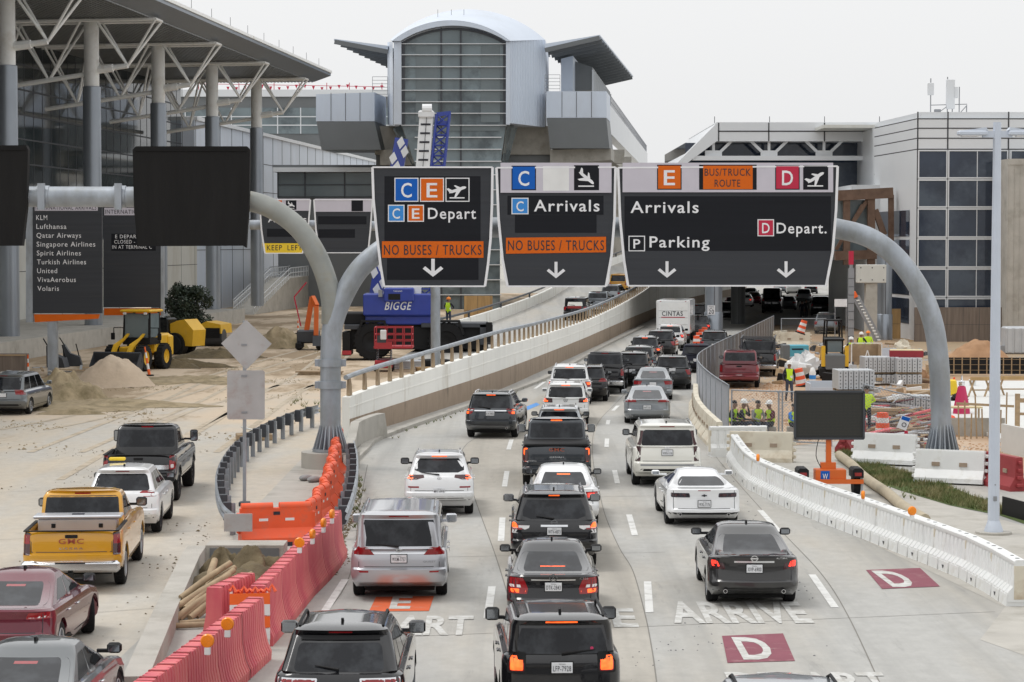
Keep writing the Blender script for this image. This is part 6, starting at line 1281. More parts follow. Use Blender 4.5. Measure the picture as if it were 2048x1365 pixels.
# telehandler
o = at('telehandler', 'yellow telehandler with black cab parked behind the wheel loader', 'telehandler', 346, 708, -28)
f = MB(); f.prism([(-.2, .6), (1.9, .55), (2.0, 1.6), (1.3, 2.3), (.7, 2.2), (-1.6, 1.35), (-1.6, 1.1), (.2, 1.4)], 'y', -.5, .9); f.build('body', 'yellow', o); f = MB(); f.box((-.4, -.2, 1.75), (1.1, 1.1, 1.3), None, .12); f.build('cab', 'cglass', o)
f = MB(); f.lathe([(.75, -.06), (.80, -.06), (.80, .5), (.75, .5)], 20, Matrix.Translation((.55, -.62, .62)) @ Matrix.Rotation(-PI / 2, 4, 'X')); f.build('wheel_arch', 'trim', o)
for x in (-1.1, .55):
    for y in (-.55, .85): f = MB(); f.lathe([(.3, -.2), (.6, -.2), (.64, -.1), (.64, .1), (.6, .2), (.3, .2)], 20, Matrix.Translation((x, y, .62)) @ Matrix.Rotation(PI / 2, 4, 'X')); f.build('wheel', 'tyre', o, 40); f = MB(); f.lathe([(.32, -.16), (.32, .16)], 16, Matrix.Translation((x, y, .62)) @ Matrix.Rotation(PI / 2, 4, 'X')); f.build('rim', 'steel', o)
f = MB(); f.bx(-.9, .2, -.52, -.50, 1.32, 1.5); f.build('boom_label', 'ink', o)
# roller
o = at('road_roller', 'yellow road roller with dark grille beyond the shrub', 'roller', 428, 692, -10); f = MB(); f.prism([(-.75, .95), (.85, .9), (.8, 1.55), (-.3, 1.75), (-.75, 1.5)], 'y', -1, 1.6); f.build('hood', 'yellow', o); f = MB(); f.bx(-.65, .75, -1.04, -1.0, .6, 1.3)
for k in range(5): f.bx(-.6, .7, -1.06, -1.03, .66 + k * .13, .72 + k * .13)
f.build('grille', 'trim', o); f = MB(); f.lathe([(.6, -.85), (.6, .85)], 24, Matrix.Translation((0, -.3, .6)) @ Matrix.Rotation(PI / 2, 4, 'Y')); f.build('drum', 'darksteel', o, 40)
# excavator
o = at('excavator', 'orange excavator with its boom folded up beside the gantry post', 'excavator', 622, 700, 0); f = MB()
for a, b, w in (((-.35, 0, 1.0), (.1, 0, 3.6), .34), ((.1, 0, 3.6), (.42, -.4, 3.0), .30), ((.42, -.4, 3.0), (.40, -.6, 1.0), .30)): f.bar(a, b, w)
f.build('boom', 'trailer', o); f = MB(); f.box((-.2, .4, .9), (1.5, 1.4, .9), None, .1); f.build('body', 'darksteel', o); f = MB()
for x in (-.8, .6): f.box((x, .4, .3), (.4, 2.6, .6), None, .15)
f.build('track', 'tyre', o); f = MB(); f.prism([(-.3, .3), (.3, .3), (.35, .9), (-.1, 1.0)], 'x', .2, .9, TM((0, -.8, 0))); f.build('bucket', 'darksteel', o); f = MB(); f.bar((-.7, .2, 1.6), (-1.15, .2, 3.6), .08); f.bar((-1.15, .2, 3.6), (-.3, .1, 4.6), .08); f.build('hydraulic_ram', 'signred', o)
# the blue mobile crane
cy = 141.0; co = Vector((P(820, 700, cy).x, cy, 0)); cr = empty('mobile_crane', co, 0, 'big blue and black mobile crane with white boom and white lettering', 'crane'); ci = Matrix.Translation(-co)
def cq(px, py, dy=0): p = P(px, py, cy); return Vector((p.x - co.x, dy, p.z))
def cbox(nm, a, b, c, d, y0, y1, mat, par=cr, ch=0): p, q = cq(a, b), cq(c, d); f = MB(); f.bx(p.x, q.x, y0, y1, q.z, p.z, None, ch); return f.build(nm, mat, par)
cbox('carrier', 700, 655, 975, 700, .5, 2.9, 'trim'); cbox('front_deck', 842, 647, 975, 656, .2, 3.2, 'darksteel', cr, .03); cbox('rear_deck', 688, 650, 775, 660, .2, 3.2, 'darksteel', cr, .03); cbox('engine_hood', 686, 626, 736, 652, .5, 3, 'trim', cr, .1)
for px in (745, 893):
    for y in (.35, 3.1):
        p = cq(px, 684); o2 = big_wheel(cr, 0, 0, 0, 1.18, .7, 'trim', 22); o2.location = (p.x, y, 1.18); o2.rotation_euler = (0, 0, PI / 2)
for a, b in ((712, 780), (858, 930)):
    p, q = cq(a, 652), cq(b, 652); f = MB(); m = (p.x + q.x) / 2; w = (q.x - p.x) / 2; f.prism([(m - w, 1.6), (m - w * .7, 2.5), (m + w * .7, 2.5), (m + w, 1.6), (m + w * .85, 1.6), (m + w * .6, 2.38), (m - w * .6, 2.38), (m - w * .85, 1.6)], 'y', -.05, .75); f.build('mudguard', 'trim', cr)
cw_ = cbox('counterweight', 726, 588, 866, 632, 0, 2.6, 'blue', cr, .08); cbox('counterweight_base', 730, 632, 862, 650, .3, 2.4, 'blue', cr, .06); cbox('slewing_ring', 762, 640, 850, 658, .6, 2.6, 'under'); cbox('winch_house', 768, 576, 828, 604, -.25, 1.5, 'blue', cr, .08); cbox('winch_opening', 777, 588, 801, 600, -.27, -.24, 'under')
f = MB(); text(f, 'BIGGE*', Matrix.Translation(cq(795, 620, -.01)) @ Matrix.Shear('XZ', 4, (0, 0)) @ FRONT @ Matrix(((1, .22, 0, 0), (0, 1, 0, 0), (0, 0, 1, 0), (0, 0, 0, 1))), 1.6, .52, th=.006); f.build('lettering', 'cwhite', cw_, fix=False)
f = MB(); text(f, 'TADANO*', Matrix.Translation(cq(796, 584, -.26)) @ FRONT, .55, .09, th=.006); f.build('lettering', 'cwhite', cr, fix=False); cbox('side_lamp', 757, 580, 765, 594, -.2, .1, 'steel')
cbox('outrigger_box', 684, 665, 700, 712, .2, 3, 'trim'); cbox('outrigger_foot', 684, 702, 702, 710, 0, .6, 'red'); cbox('front_outrigger', 960, 650, 985, 690, .2, 3.2, 'darksteel'); cbox('hook_rack', 972, 645, 984, 684, -.1, .2, 'trim')
bm0, bm1 = cq(826, 600, 1.2), cq(850, 232, 2.4); f = MB(); f.bar(bm0, bm1, .86, .9); bmo = f.build('boom', 'cwhite', cr); f = MB(); dirb = (bm1 - bm0).normalized()
for py in (246, 264, 282, 300, 318, 345, 380, 420): p = bm0 + (bm1 - bm0) * ((600 - py) / 368); f.box((p.x, p.y - .46, p.z), (.62, .04, .12))
f.build('boom_slots', 'ink', bmo); f = MB(); f.box(tuple(bm1 + Vector((0, -.1, .2))), (1.0, 1.0, .5), None, .1); f.lathe([(.35, -.3), (.35, .3)], 14, Matrix.Translation(bm1 + Vector((.05, -.3, .5))) @ Matrix.Rotation(PI / 2, 4, 'Y')); f.build('boom_head', 'cwhite', bmo); f = MB(); f.bar(bm1 + Vector((.05, -.5, .3)), bm0 + Vector((.05, -.52, 1)), .035); f.build('hoist_rope', 'ink', bmo)
f = MB(); a0, a1 = cq(846, 600, 1.6), cq(884, 226, 2.3)
cs = [Vector((x, y, 0)) for x, y in ((-.40, -.4), (.40, -.4), (.40, .4), (-.40, .4))]
for c in cs: f.tube([a0 + c, a1 + c], .08, 6)
for k in range(18):
    for i in range(4): p = a0 + (a1 - a0) * (k / 18); q = a0 + (a1 - a0) * ((k + 1) / 18); f.tube([p + cs[i], q + cs[(i + 1) % 4]], .045, 5); f.tube([p + cs[i], p + cs[(i + 1) % 4]], .045, 5)
f.box(tuple(a1 + Vector((0, 0, -.5))), (.85, .7, .2)); f.bar(a1 + Vector((-.4, -.3, .0)), a1 + Vector((.5, -.3, .1)), .25); f.build('lattice_jib', 'blue', cr, 40)
d0, d1 = cq(738, 640, 3.4), cq(797, 272, 4.2); f = MB(); f.bar(d0, d1, .85, .6); dbo = f.build('checked_boom', 'blue', cr); f = MB(); n_ = (d1 - d0).normalized(); sd_ = Vector((n_.z, 0, -n_.x))
for k in range(22):
    p = d0 + (d1 - d0) * ((k + .5) / 22) + Vector((0, -.36, 0)); h = .42; s2_ = (-1 if k % 2 else 1) * .33
    for s_ in ((0,) if k % 3 == 0 else (s2_,)): c = p + sd_ * s_; f.add([tuple(c + n_ * h), tuple(c + sd_ * .26), tuple(c - n_ * h), tuple(c - sd_ * .26)] + [tuple(v + Vector((0, .05, 0))) for v in (c + n_ * h, c + sd_ * .26, c - n_ * h, c - sd_ * .26)], [(0, 1, 2, 3), (7, 6, 5, 4), (0, 4, 5, 1), (1, 5, 6, 2), (2, 6, 7, 3), (3, 7, 4, 0)])
f.build('diamond_plates', 'cwhite', dbo)
# scissor lift
o = at('scissor_lift', 'red scissor lift parked in front of the blue crane', 'scissor lift', 767, 744, 0); f = MB(); f.box((0, .9, .42), (1.0, 1.9, .45), None, .04); f.build('base', 'red', o)
for x in (-.45, .45):
    for y in (.25, 1.5): f = MB(); f.lathe([(.2, -.09), (.22, 0), (.2, .09)], 14, Matrix.Translation((x, y, .22)) @ Matrix.Rotation(PI / 2, 4, 'Y')); f.build('wheel', 'tyre', o, 40)
f = MB()
for k in range(5):
    for s in (-1, 1): f.bar((s * .38, .1, .66 + k * .13), (s * .38, 1.7, .72 + k * .13), .06); f.bar((-.4, .1, .66 + k * .13), (.4, .1, .66 + k * .13), .05)
f.build('scissor_arms', 'steel', o); f = MB(); f.box((.55, .9, 1.38), (2.2, 1.9, .12)); f.bx(-.5, .5, -.06, -.02, 1.3, 1.7); f.build('platform', 'red', o); f = MB()
for x in (-.5, .1, .6, 1.1, 1.6):
    for y in (0, 1.8): f.bar((x, y, 1.4), (x, y, 2.5), .05)
for z in (1.75, 2.1, 2.5):
    for y in (0, 1.8): f.bar((-.5, y, z), (1.62, y, z), .05)
    for x in (-.5, 1.6): f.bar((x, 0, z), (x, 1.8, z), .05)
f.build('guard_rail', 'red', o); f = MB(); f.box((.0, -.1, 2.1), (.34, .14, .55), None, .03); f.build('control_box', 'plwhite', o)
f = MB(); f.box((-.1, -.05, 1.85), (.5, .06, .4)); f.build('gate', 'darksteel', o)
# stacks near the crane
for i, (px, py, w, d, h, rz, m, lb, ct) in enumerate(((815, 738, 2.0, 1.2, .5, 4, 'alu', 'stack of grey steel plates right of the red scissor lift', 'plate stack'), (640, 750, 2.6, .7, .22, -8, 'oldwood', 'dark timber mats lying behind the gantry post', 'timber mat'), (855, 742, 1.3, .8, .22, 10, 'ply', 'flat plywood crate near the ramp rail', 'crate'), (1000, 695, 3.2, 1.2, .5, 8, 'rust', 'rusty steel beam stack at the end of the crane', 'beam stack'), (1030, 690, 2.4, 1.6, .9, 25, 'darksteel', 'dark folded outrigger mat beside the crane nose', 'mat'))):
    o = at(ct.replace(' ', '_'), lb, ct, px, py, rz); f = MB(); n = max(2, int(h / .11))
    for k in range(n): f.box((random.uniform(-.06, .06), random.uniform(-.05, .05), (k + .5) * h / n), (w * random.uniform(.9, 1), d, h / n * .8), None, .01)
    f.build('layers', m, o)
o = at('tyre_ring', 'big loose tyre lying flat beside the crane wheel', 'tyre', 868, 734); f = MB(); f.lathe([(.45, 0), (.95, .02), (1.0, .2), (.95, .42), (.45, .45), (.42, .2)], 24, None, cap=False); f.build('tread', 'tyre', o, 40)
# heaps left
mound('sand_heap', 228, 772, 2.15, 1.7, 1.5, 'sandpile', 'pale sand pile in front of the yellow wheel loader', 'sand pile', 3, .12); mound('dirt_heap', 128, 800, 2.3, 1.7, 1.25, 'dirtpile', 'brown dirt pile left of the pale sand pile', 'dirt pile', 6, .4); mound('dirt_heap', 560, 696, 2.0, 1.8, 1.4, 'dirtpile', 'brown dirt mound behind the diamond road sign', 'dirt pile', 8, .25)
mound('dirt_heap', 330, 735, 3.2, 1.6, .5, 'soil', 'low dark soil ridge right of the loader wheels', 'dirt pile', 11, .5); mound('dirt_heap', 440, 715, 2.8, 1.6, .55, 'soil', 'low brown soil ridge below the road roller', 'dirt pile', 15, .5); mound('dirt_heap', 140, 828, 1.5, .7, .25, 'dirtpile', 'thin spill of gravel by the parked grey minivan', 'gravel spill', 17, .3)
mound('disturbed_soil', 190, 812, 4.2, 3.6, .22, 'dirtpile', 'wide patch of disturbed brown soil before the two piles', 'soil patch', 23, .7); mound('disturbed_soil', 385, 762, 3.6, 3.4, .2, 'dirtpile', 'wide brown soil patch right of the leaning channel marker', 'soil patch', 27, .7)
# shrub tree by the wall
def tree(px, py, w, h, label, seed):
    o = at('evergreen_tree', label, 'tree', px, py); r0 = random.Random(seed); f = MB(); f.tube([(0, 0, 0), (.06, 0, h * .3), (0, .05, h * .6)], [.16, .12, .05], 8)
    for k in range(8): a = k * .8; f.tube([(0, 0, h * .25), (math.cos(a) * w * .3, math.sin(a) * w * .3, h * .62)], [.07, .02], 5)
    f.build('trunk', 'bark', o, 40); f = MB(); cl_ = [(r0.gauss(0, w * .2), r0.gauss(0, w * .2), h * r0.uniform(.3, .92)) for _ in range(85)]
    for c in cl_:
        rr_ = w * r0.uniform(.09, .17) * (1.25 - abs(c[2] / h - .55))
        for k in range(120):
            v = Vector((r0.gauss(0, 1), r0.gauss(0, 1), r0.gauss(0, 1))).normalized() * rr_ * r0.uniform(.6, 1.1); p = Vector(c) + v; s = r0.uniform(.06, .13); u = Vector((r0.gauss(0, 1), r0.gauss(0, 1), r0.gauss(0, 1))).normalized() * s; q = u.cross(v).normalized() * s * .6
            f.add([tuple(p - u), tuple(p + q), tuple(p + u), tuple(p - q)], [(0, 1, 2, 3)])
    f.build('crown', 'leaf', o, fix=False)
tree(372, 690, 3.3, 4.5, 'dark green dense shrub-like tree by the pale terminal wall', 4)
o = at('bollard_post', 'short grey post under the dark shrub-like tree', 'post', 397, 694); f = MB(); f.lathe([(.2, 0), (.2, 1.5), (.15, 1.55)], 14); f.build('post', 'steel', o, 40)
# channel markers, cans
def marker(px, py, label, h=1.1, lean=0):
    o = at('channel_marker', label, 'traffic marker', px, py); f = MB(); f.lathe([(.25, 0), (.25, .06), (.12, .07)], 8); f.build('base', 'tyre', o); T = Matrix.Rotation(R(lean), 4, 'Y')
    n = 5
    for k in range(n): f = MB(); f.lathe([(.085 - k * .01, .06 + k * h / n), (.08 - k * .01, .06 + (k + 1) * h / n)], 12, T); f.build('band', 'orange' if k % 2 == 0 else 'reflect', o, 40)
marker(299, 752, 'leaning orange and white channel marker by the loader wheel', 1.55, -9); marker(56, 752, 'orange channel marker at the left behind the grey minivan', 1.1); marker(596, 668, 'tiny orange marker beside the far dirt mound', 1.0)
for s in ((1, 'blue'),): o = at('blue_jerrycan', 'bright blue plastic can standing before the sand pile', 'can', 204, 772); f = MB(); f.lathe([(.15, 0), (.16, .04), (.16, .5), (.08, .58), (.06, .62)], 14); f.build('can', 'bluecan', o, 40)
o = at('plywood_crate', 'brown plywood box with scrap at the far left edge', 'crate', 18, 752, 4); f = MB(); f.box((0, 0, .6), (2.0, 1.4, 1.2), None, .02); f.build('box', 'hoard', o); f = MB(); f.box((0, -.71, 1.17), (2.05, .06, .08)); f.box((0, -.71, .05), (2.05, .06, .1)); f.build('batten', 'wood', o)
for i, (px, py, lb) in enumerate(((118, 735, 'black loader attachment lying left of the airline board post'), (148, 732, 'second black bucket attachment right of the airline board post'))):
    o = at('bucket_attachment', lb, 'attachment', px, py, 15 * i - 8); f = MB(); f.prism([(-.6, 0), (.5, 0), (.35, .55), (-.2, .75), (-.55, 1.3), (-.62, 1.25)], 'y', -.45, .45); f.build('bucket', 'darksteel', o); f = MB(); f.bar((-.5, -.4, 1.2), (-.8, -.4, 1.7), .06); f.bar((.3, .3, .5), (.1, .3, 1.3), .06); f.build('bracket', 'trim', o)
rc = random.Random(12)
for i in range(16):
    px, py = rc.uniform(0, 210), rc.uniform(738, 762); o = at('scrap_board', 'loose scrap board lying along the plinth at the left', 'scrap', px, py, rc.uniform(0, 180), 'scrap boards along the plinth'); f = MB(); f.box((0, 0, rc.uniform(.05, .5)), (rc.uniform(.5, 1.6), .14, .05), Matrix.Rotation(R(rc.uniform(-10, 10)), 4, 'Y')); f.build('board', rc.choice(['wood', 'oldwood', 'alu', 'steel']), o)
o = at('spill_tray', 'shallow wooden tray with boards and sacks beside the guardrail', 'tray', 508, 880, 12); f = MB(); f.box((0, 0, .12), (1.3, .8, .24), None, .03); f.build('tray', 'oldwood', o); f = MB(); f.box((-.1, .1, .34), (.9, .5, .04), Matrix.Rotation(R(14), 4, 'Y')); f.build('board', 'cream', o); f = MB(); f.sphere((.42, .05, .30), .22, 10, 6, (1.3, 1, .7)); f.build('sack', 'rubble', o, 50)
for px, py, lb in ((628, 965, 'grey sandbag lying on the island slope'), (612, 962, 'torn pale sandbag beside the other on the island')): g = G(px, py); f = MB(); f.sphere((0, 0, .09), .2, 12, 6, (1.4, .9, .5)); q = tag(f.build('sandbag', 'rubble', None, 60), lb, 'sandbag'); q.location = g; q.rotation_euler = (0, 0, 1.0)
# ---------------- right-hand yard
def drum(px, py, label, rx=0, ry=0, z=0, h=.95):
    o = at('traffic_drum', label, 'traffic drum', px, py, 0, None, z); o.rotation_euler = (R(rx), R(ry), 0); n = 5
    for k in range(n): r0, r1 = .29 - k * .018, .285 - (k + .9) * .018; f = MB(); f.lathe([(r0, k * h / n), (r0 - .005, (k + 1) * h / n - .01), (r1 - .012, (k + 1) * h / n)], 20); f.build('band', 'plorange' if k % 2 == 0 else 'reflect', o, 40)
    f = MB(); f.lathe([(.36, 0), (.36, .07), (.3, .1)], 16); f.build('base', 'tyre', o); return o
drum(1604, 774, 'leaning orange and white drum behind the standing worker', 0, -12); drum(1600, 700, 'tilted drum resting on the white plastic heap', 0, 18, 1.1); drum(1765, 882, 'orange and white drum beside the black message board', 0, 0, .1)
for i, (px, py) in enumerate(((1393, 700), (1398, 692), (1403, 685), (1409, 680), (1415, 675))): drum(px, py, 'orange drum in the row by the round column, %s' % ORD[i])
def crumple(name, px, py, r, sc, mat, label, cat, seed, z=0):
    r0 = random.Random(seed); f = MB(); n, m = 16, 9; vs = []
    for i in range(m + 1):
        for k in range(n):
            a, b = 2 * PI * k / n, PI / 2 * i / m; w = r * r0.uniform(.72, 1.12); vs.append((math.cos(a) * math.cos(b) * w * sc[0], math.sin(a) * math.cos(b) * w * sc[1], math.sin(b) * w * sc[2]))
    f.add(vs, [(i * n + k, i * n + (k + 1) % n, i * n + n + (k + 1) % n, i * n + n + k) for i in range(m) for k in range(n)]); o = tag(f.build(name, mat, None, 35), label, cat); g = G(px, py); o.location = (g.x, g.y, z); return o
crumple('plastic_sheet', 1609, 752, 1.0, (1.15, .8, 1.3), 'plastic', 'heap of crumpled white plastic sheeting in the yard', 'plastic sheet', 2); crumple('white_sack', 1805, 712, .65, (1, .8, 1.4), 'jersey', 'cream bulk sack by the plywood panel', 'sack', 5, .1); crumple('white_sack', 1698, 745, .5, (1, .8, .9), 'plastic', 'white sack right of the skid steer', 'sack', 7); crumple('white_sack', 1728, 742, .5, (1, .8, .9), 'jersey', 'cream sack beside the form panel stacks', 'sack', 8); crumple('sand_bag', 1820, 905, .45, (1.2, .8, .6), 'plastic', 'grey plastic bag under the leaning fence panel', 'bag', 9); crumple('sand_bag', 1918, 930, .4, (1.0, .8, .9), 'plastic', 'pale bag beside the right gantry flange', 'bag', 13)
o = at('generator', 'teal blue generator box behind the plastic heap', 'generator', 1590, 728, 6); f = MB(); f.box((0, 0, .65), (1.5, .9, 1.0), None, .05); f.build('housing', 'teal', o); f = MB(); f.box((-.62, -.02, .65), (.4, .94, 1.02), None, .03); f.build('end_panel', 'gdark', o); f = MB(); f.bx(-.3, .4, -.46, -.455, .85, .95); f.bx(.05, .15, -.46, -.455, .3, .42); f.build('decal', 'navy', o); f = MB(); f.box((0, 0, .1), (1.4, .8, .15)); f.build('skid', 'darksteel', o)
# skid steer seen from behind
o = at('skid_steer', 'yellow and grey skid steer seen from behind', 'skid steer', 1668, 758, -4); f = MB(); f.box((0, 0, .95), (1.1, 1.6, .8), None, .06); f.bx(-.5, .5, -.85, -.79, .55, 1.3); f.build('body', 'gdark', o)
for s in (-1, 1): f = MB(); f.prism([(-.8, .7), (-.5, .7), (-.4, 1.75), (-.75, 1.8)], 'x', s * .62 - .1, s * .62 + .1); f.bar((s * .62, -.5, 1.7), (s * .62, 1.6, 1.0), .14, .2); f.build('lift_arm', 'yellow', o); f = MB(); f.box((s * .62, .1, .38), (.36, 1.9, .72), None, .16); f.build('track', 'tyre', o)
f = MB()
for x in (-.42, .42):
    for y in (-.35, .7): f.bar((x, y, 1.3), (x, y, 2.1), .08)
f.box((0, .2, 2.12), (1.05, 1.35, .1), None, .03); f.build('cab', 'trim', o); f = MB(); f.bx(-.38, .38, -.38, -.36, 1.45, 2.05); f.build('cab_glass', 'gglass', o); f = MB(); f.box((0, 0, .3), (1.3, .5, .4)); f.build('counterweight', 'darksteel', o)
o = at('forklift', 'dark forklift cage standing behind the skid steer', 'forklift', 1668, 705, 0); f = MB()
for x in (-.55, .55):
    for y in (0, 1.2): f.bar((x, y, .6), (x * .85, y, 2.1), .1)
f.box((0, .6, 2.12), (1.05, 1.3, .1)); f.box((0, .7, .7), (1.1, 1.6, .6), None, .08); f.build('cage', 'trim', o); f = MB(); f.lathe([(.2, -.12), (.35, -.12), (.35, .12), (.2, .12)], 14, Matrix.Translation((0, .2, .35)) @ Matrix.Rotation(PI / 2, 4, 'Y')); f.build('wheel', 'tyre', o, 40)
# form panel stacks
def stack(px, py, w, d, h, rz, label, z=0, mat='alu'):
    o = at('form_panel_stack', label, 'panel stack', px, py, rz, None, z); n = max(3, int(w / .22))
    f = MB()
    for k in range(n): x = -w / 2 + (k + .5) * w / n; f.box((x, 0, h / 2), (w / n * .86, d, h), None, .012)
    f.build('panels', mat, o); f = MB()
    for k in range(n):
        x = -w / 2 + (k + .5) * w / n
        for j in range(max(2, int(h / .16))): f.bx(x - .025, x + .025, -d / 2 - .004, -d / 2, .06 + j * .16, .11 + j * .16)
    f.build('holes', 'darksteel', o); f = MB(); f.box((0, -d * .3, -.05), (w, .1, .1)); f.box((0, d * .3, -.05), (w, .1, .1)); f.build('bearers', 'oldwood', o); return o
stack(1708, 815, 1.55, 1.4, .62, 3, 'lower grey form panel stack in front of the others', .1); stack(1706, 814, 1.65, 1.4, .85, 3, 'tall holed form panel stack left in the group', .82); stack(1762, 770, 1.75, 1.4, .45, 2, 'bottom form panel stack in the middle of the yard', .1); stack(1758, 770, 1.8, 1.4, .78, 2, 'form panel stack between the sacks and the red-edged slab', .68); stack(1815, 772, 1.3, 1.2, .5, 0, 'low form panel stack under the red-edged slab', .1); stack(1815, 772, 1.3, 1.2, .72, 0, 'upper form panel stack carrying the red-edged slab', .72); stack(1822, 825, 1.6, 1.0, .65, -2, 'form panel stack with torn cardboard before the gantry post', .1)
o = at('slab_form', 'cream slab form with dark red edge on top of a panel stack', 'form', 1812, 770, -8, None, 1.45); f = MB(); f.box((0, 0, .16), (1.7, 1.2, .34), None, .01); f.build('body', 'maroonpaint', o) if M.setdefault('maroonpaint', pm('red_form_paint', (.28, .02, .03), .5)) else None
f = MB(); f.box((0, 0, .345), (1.66, 1.16, .03)); f.build('top', 'wood2', o) if M.setdefault('wood2', pm('pale_ply', (.60, .50, .30), .7)) else None
o = at('flatbed', 'grey open flatbed box in front of the panel stacks', 'flatbed', 1652, 800, 2); f = MB(); f.box((0, 0, .45), (1.65, 1.3, .06)); f.bx(-.82, .82, -.68, -.62, .2, .62); f.bx(-.86, -.80, -.65, .65, .3, .8); f.bx(.80, .86, -.65, .65, .3, .8); f.bx(-.8, .8, .6, .66, .3, .85); f.build('bed', 'gpanel', o); f = MB()
for k in range(6): f.box((0, -.5 + k * .2, .50), (1.5, .15, .04), Matrix.Rotation(R(random.uniform(-8, 8)), 4, 'Z'))
f.build('boards', 'oldwood', o)
for i, (px, py, rz, m, lb) in enumerate(((1765, 812, -35, 'oldwood', 'bundle of timber beams beside the hi-vis worker'), (1755, 838, 6, 'wood', 'row of yellow planks behind the message board'), (1850, 800, 10, 'wood', 'pile of pale boards left of the gantry post'), (1975, 742, -4, 'wood', 'long plank stack behind the black form fence'))):
    o = at('lumber_bundle', lb, 'lumber', px, py, rz); f = MB()
    for a in range(5):
        for b in range(3): f.box((random.uniform(-.1, .1), -.3 + a * .14, .1 + b * .14), (1.7, .11, .11))
    f.build('planks', m, o)
o = at('tube_bundle', 'dark bundle of round tubes under a timber lid', 'tube bundle', 1770, 826, -35); f = MB()
for a in range(5):
    for b in range(3): f.tube([(-.7, -.3 + a * .15, .1 + b * .15), (.7, -.3 + a * .15, .1 + b * .15)], .065, 8)
f.build('tubes', 'steel', o, 40); f = MB(); f.box((0, 0, .56), (1.5, .8, .08)); f.build('lid', 'oldwood', o)
rr2 = random.Random(21); pal = ['plred', 'rust', 'steel', 'darksteel', 'wood', 'plred', 'alu', 'oldwood', 'maroon', 'plwhite']
for i in range(110):
    px, py = rr2.uniform(1728, 1875), rr2.uniform(825, 905); m = rr2.choice(pal); o = at('loose_pipe', 'loose pipe or board in the jumbled pile left of the right gantry post', 'pipe', px, py, rr2.uniform(-35, 60), 'loose pipes and boards in the yard pile'); ln = rr2.uniform(.5, 1.7); z = rr2.uniform(.04, .75) * (1 - abs(px - 1800) / 120); f = MB()
    if rr2.random() < .6: f.tube([(-ln / 2, 0, z), (ln / 2, 0, z + rr2.uniform(-.12, .25))], rr2.uniform(.025, .06), 6)
    else: f.box((0, 0, z), (ln, rr2.uniform(.1, .3), rr2.uniform(.03, .15)), Matrix.Rotation(R(rr2.uniform(-14, 14)), 4, 'Y'))
    f.build('piece', m, o)
for i in range(110):
    px, py = rr2.uniform(1690, 1885), rr2.uniform(690, 838); m = rr2.choice(['wood', 'oldwood', 'steel', 'alu', 'plwhite', 'darksteel', 'rust', 'plastic']); o = at('loose_board', 'small loose board or block scattered among the form panel stacks', 'board', px, py, rr2.uniform(0, 180), 'loose boards among the panel stacks'); f = MB(); f.box((0, 0, rr2.uniform(.05, .4)), (rr2.uniform(.3, 1.3), rr2.uniform(.1, .4), rr2.uniform(.04, .3)), Matrix.Rotation(R(rr2.uniform(-12, 12)), 4, 'Y')); f.build('piece', m, o)
for i in range(46):
    px, py = rr2.uniform(1535, 1665), rr2.uniform(690, 770); m = rr2.choice(['steel', 'darksteel', 'trim', 'rubble', 'wood']); o = at('site_scrap', 'dark scrap piece lying by the skid steer and plastic heap', 'scrap', px, py, rr2.uniform(0, 180), 'scrap by the skid steer'); f = MB(); f.box((0, 0, rr2.uniform(.08, .35)), (rr2.uniform(.3, .9), rr2.uniform(.1, .4), rr2.uniform(.1, .5)), Matrix.Rotation(R(rr2.uniform(-20, 20)), 4, 'Y'), .02); f.build('piece', m, o)
o = at('wire_basket', 'mesh-sided site basket with white braces', 'basket', 1730, 742, 2); f = MB(); f.bx(-.85, .85, .5, .54, .5, 1.5); f.bx(-.85, -.82, -.4, .5, .5, 1.5); f.bx(.82, .85, -.4, .5, .5, 1.5); f.build('sides', 'oldwood', o); f = MB()
for x in (-.86, .86): f.bar((x, -.45, 0), (x, -.45, 1.6), .05)
f.bar((-.3, -.45, 0), (.05, -.45, 1.2), .05); f.bar((.05, -.45, 1.2), (.4, -.45, 0), .05); f.bar((-.86, -.45, 1.6), (.86, -.45, 1.6), .05); f.bar((-.86, -.45, .1), (.86, -.45, .1), .05); f.build('brace', 'plwhite', o)
o = at('spare_panel', 'flat blue-grey panel standing left of the cream bulk sack', 'panel', 1776, 738, 4); f = MB(); f.box((0, 0, .7), (.95, .06, 1.0)); f.build('panel', 'gpanel', o)
crumple('orange_net', 1842, 765, .55, (1.0, .7, 1.2), 'redearth', 'crumpled brick-red net beside the gantry post', 'net', 31)
mound('earth_heap', 1958, 722, 2.2, 1.6, 1.25, 'redearth', 'orange earth heap behind the black form fence', 'earth heap', 14, .2)
# black form fence, slab, sawhorses
o = at('form_wall', 'long low black form panel row with timber studs behind the lamp post', 'form wall', 1985, 752, -2); f = MB(); f.bx(-2.6, 4, -.03, .03, .1, 1.0); f.build('panels', 'trim', o); f = MB()
for k in range(15): f.bx(-2.6 + k * .45, -2.54 + k * .45, -.06, -.03, .1, 1.02)
for z in (.3, .6, .9): f.bx(-2.6, 4, -.075, -.06, z, z + .02)
f.build('studs', 'wood', o); f = MB(); f.box((-2.9, .1, .6), (.7, .6, 1.0), None, .02); f.box((-3.4, .1, .3), (.4, .6, .6)); f.build('end_crate', 'wood', o)
q = [G(1885, 768), G(2400, 768), G(2400, 985), G(2048, 905), G(1935, 858), G(1885, 830)]; f = MB(); f.prism([(p.x, p.y) for p in q], 'z', .02, .16); tag(f.build('tarp_slab', 'mulch'), 'wide white covered slab area right of the gantry post', 'slab')
f = MB(); a, b = G(2005, 905), G(2200, 950); f.bar(a + Vector((0, 0, .5)), b + Vector((0, 0, .5)), .12, 1.0); tag(f.build('slab_edge', 'mulch'), 'white edge form beside the lamp post', 'form')
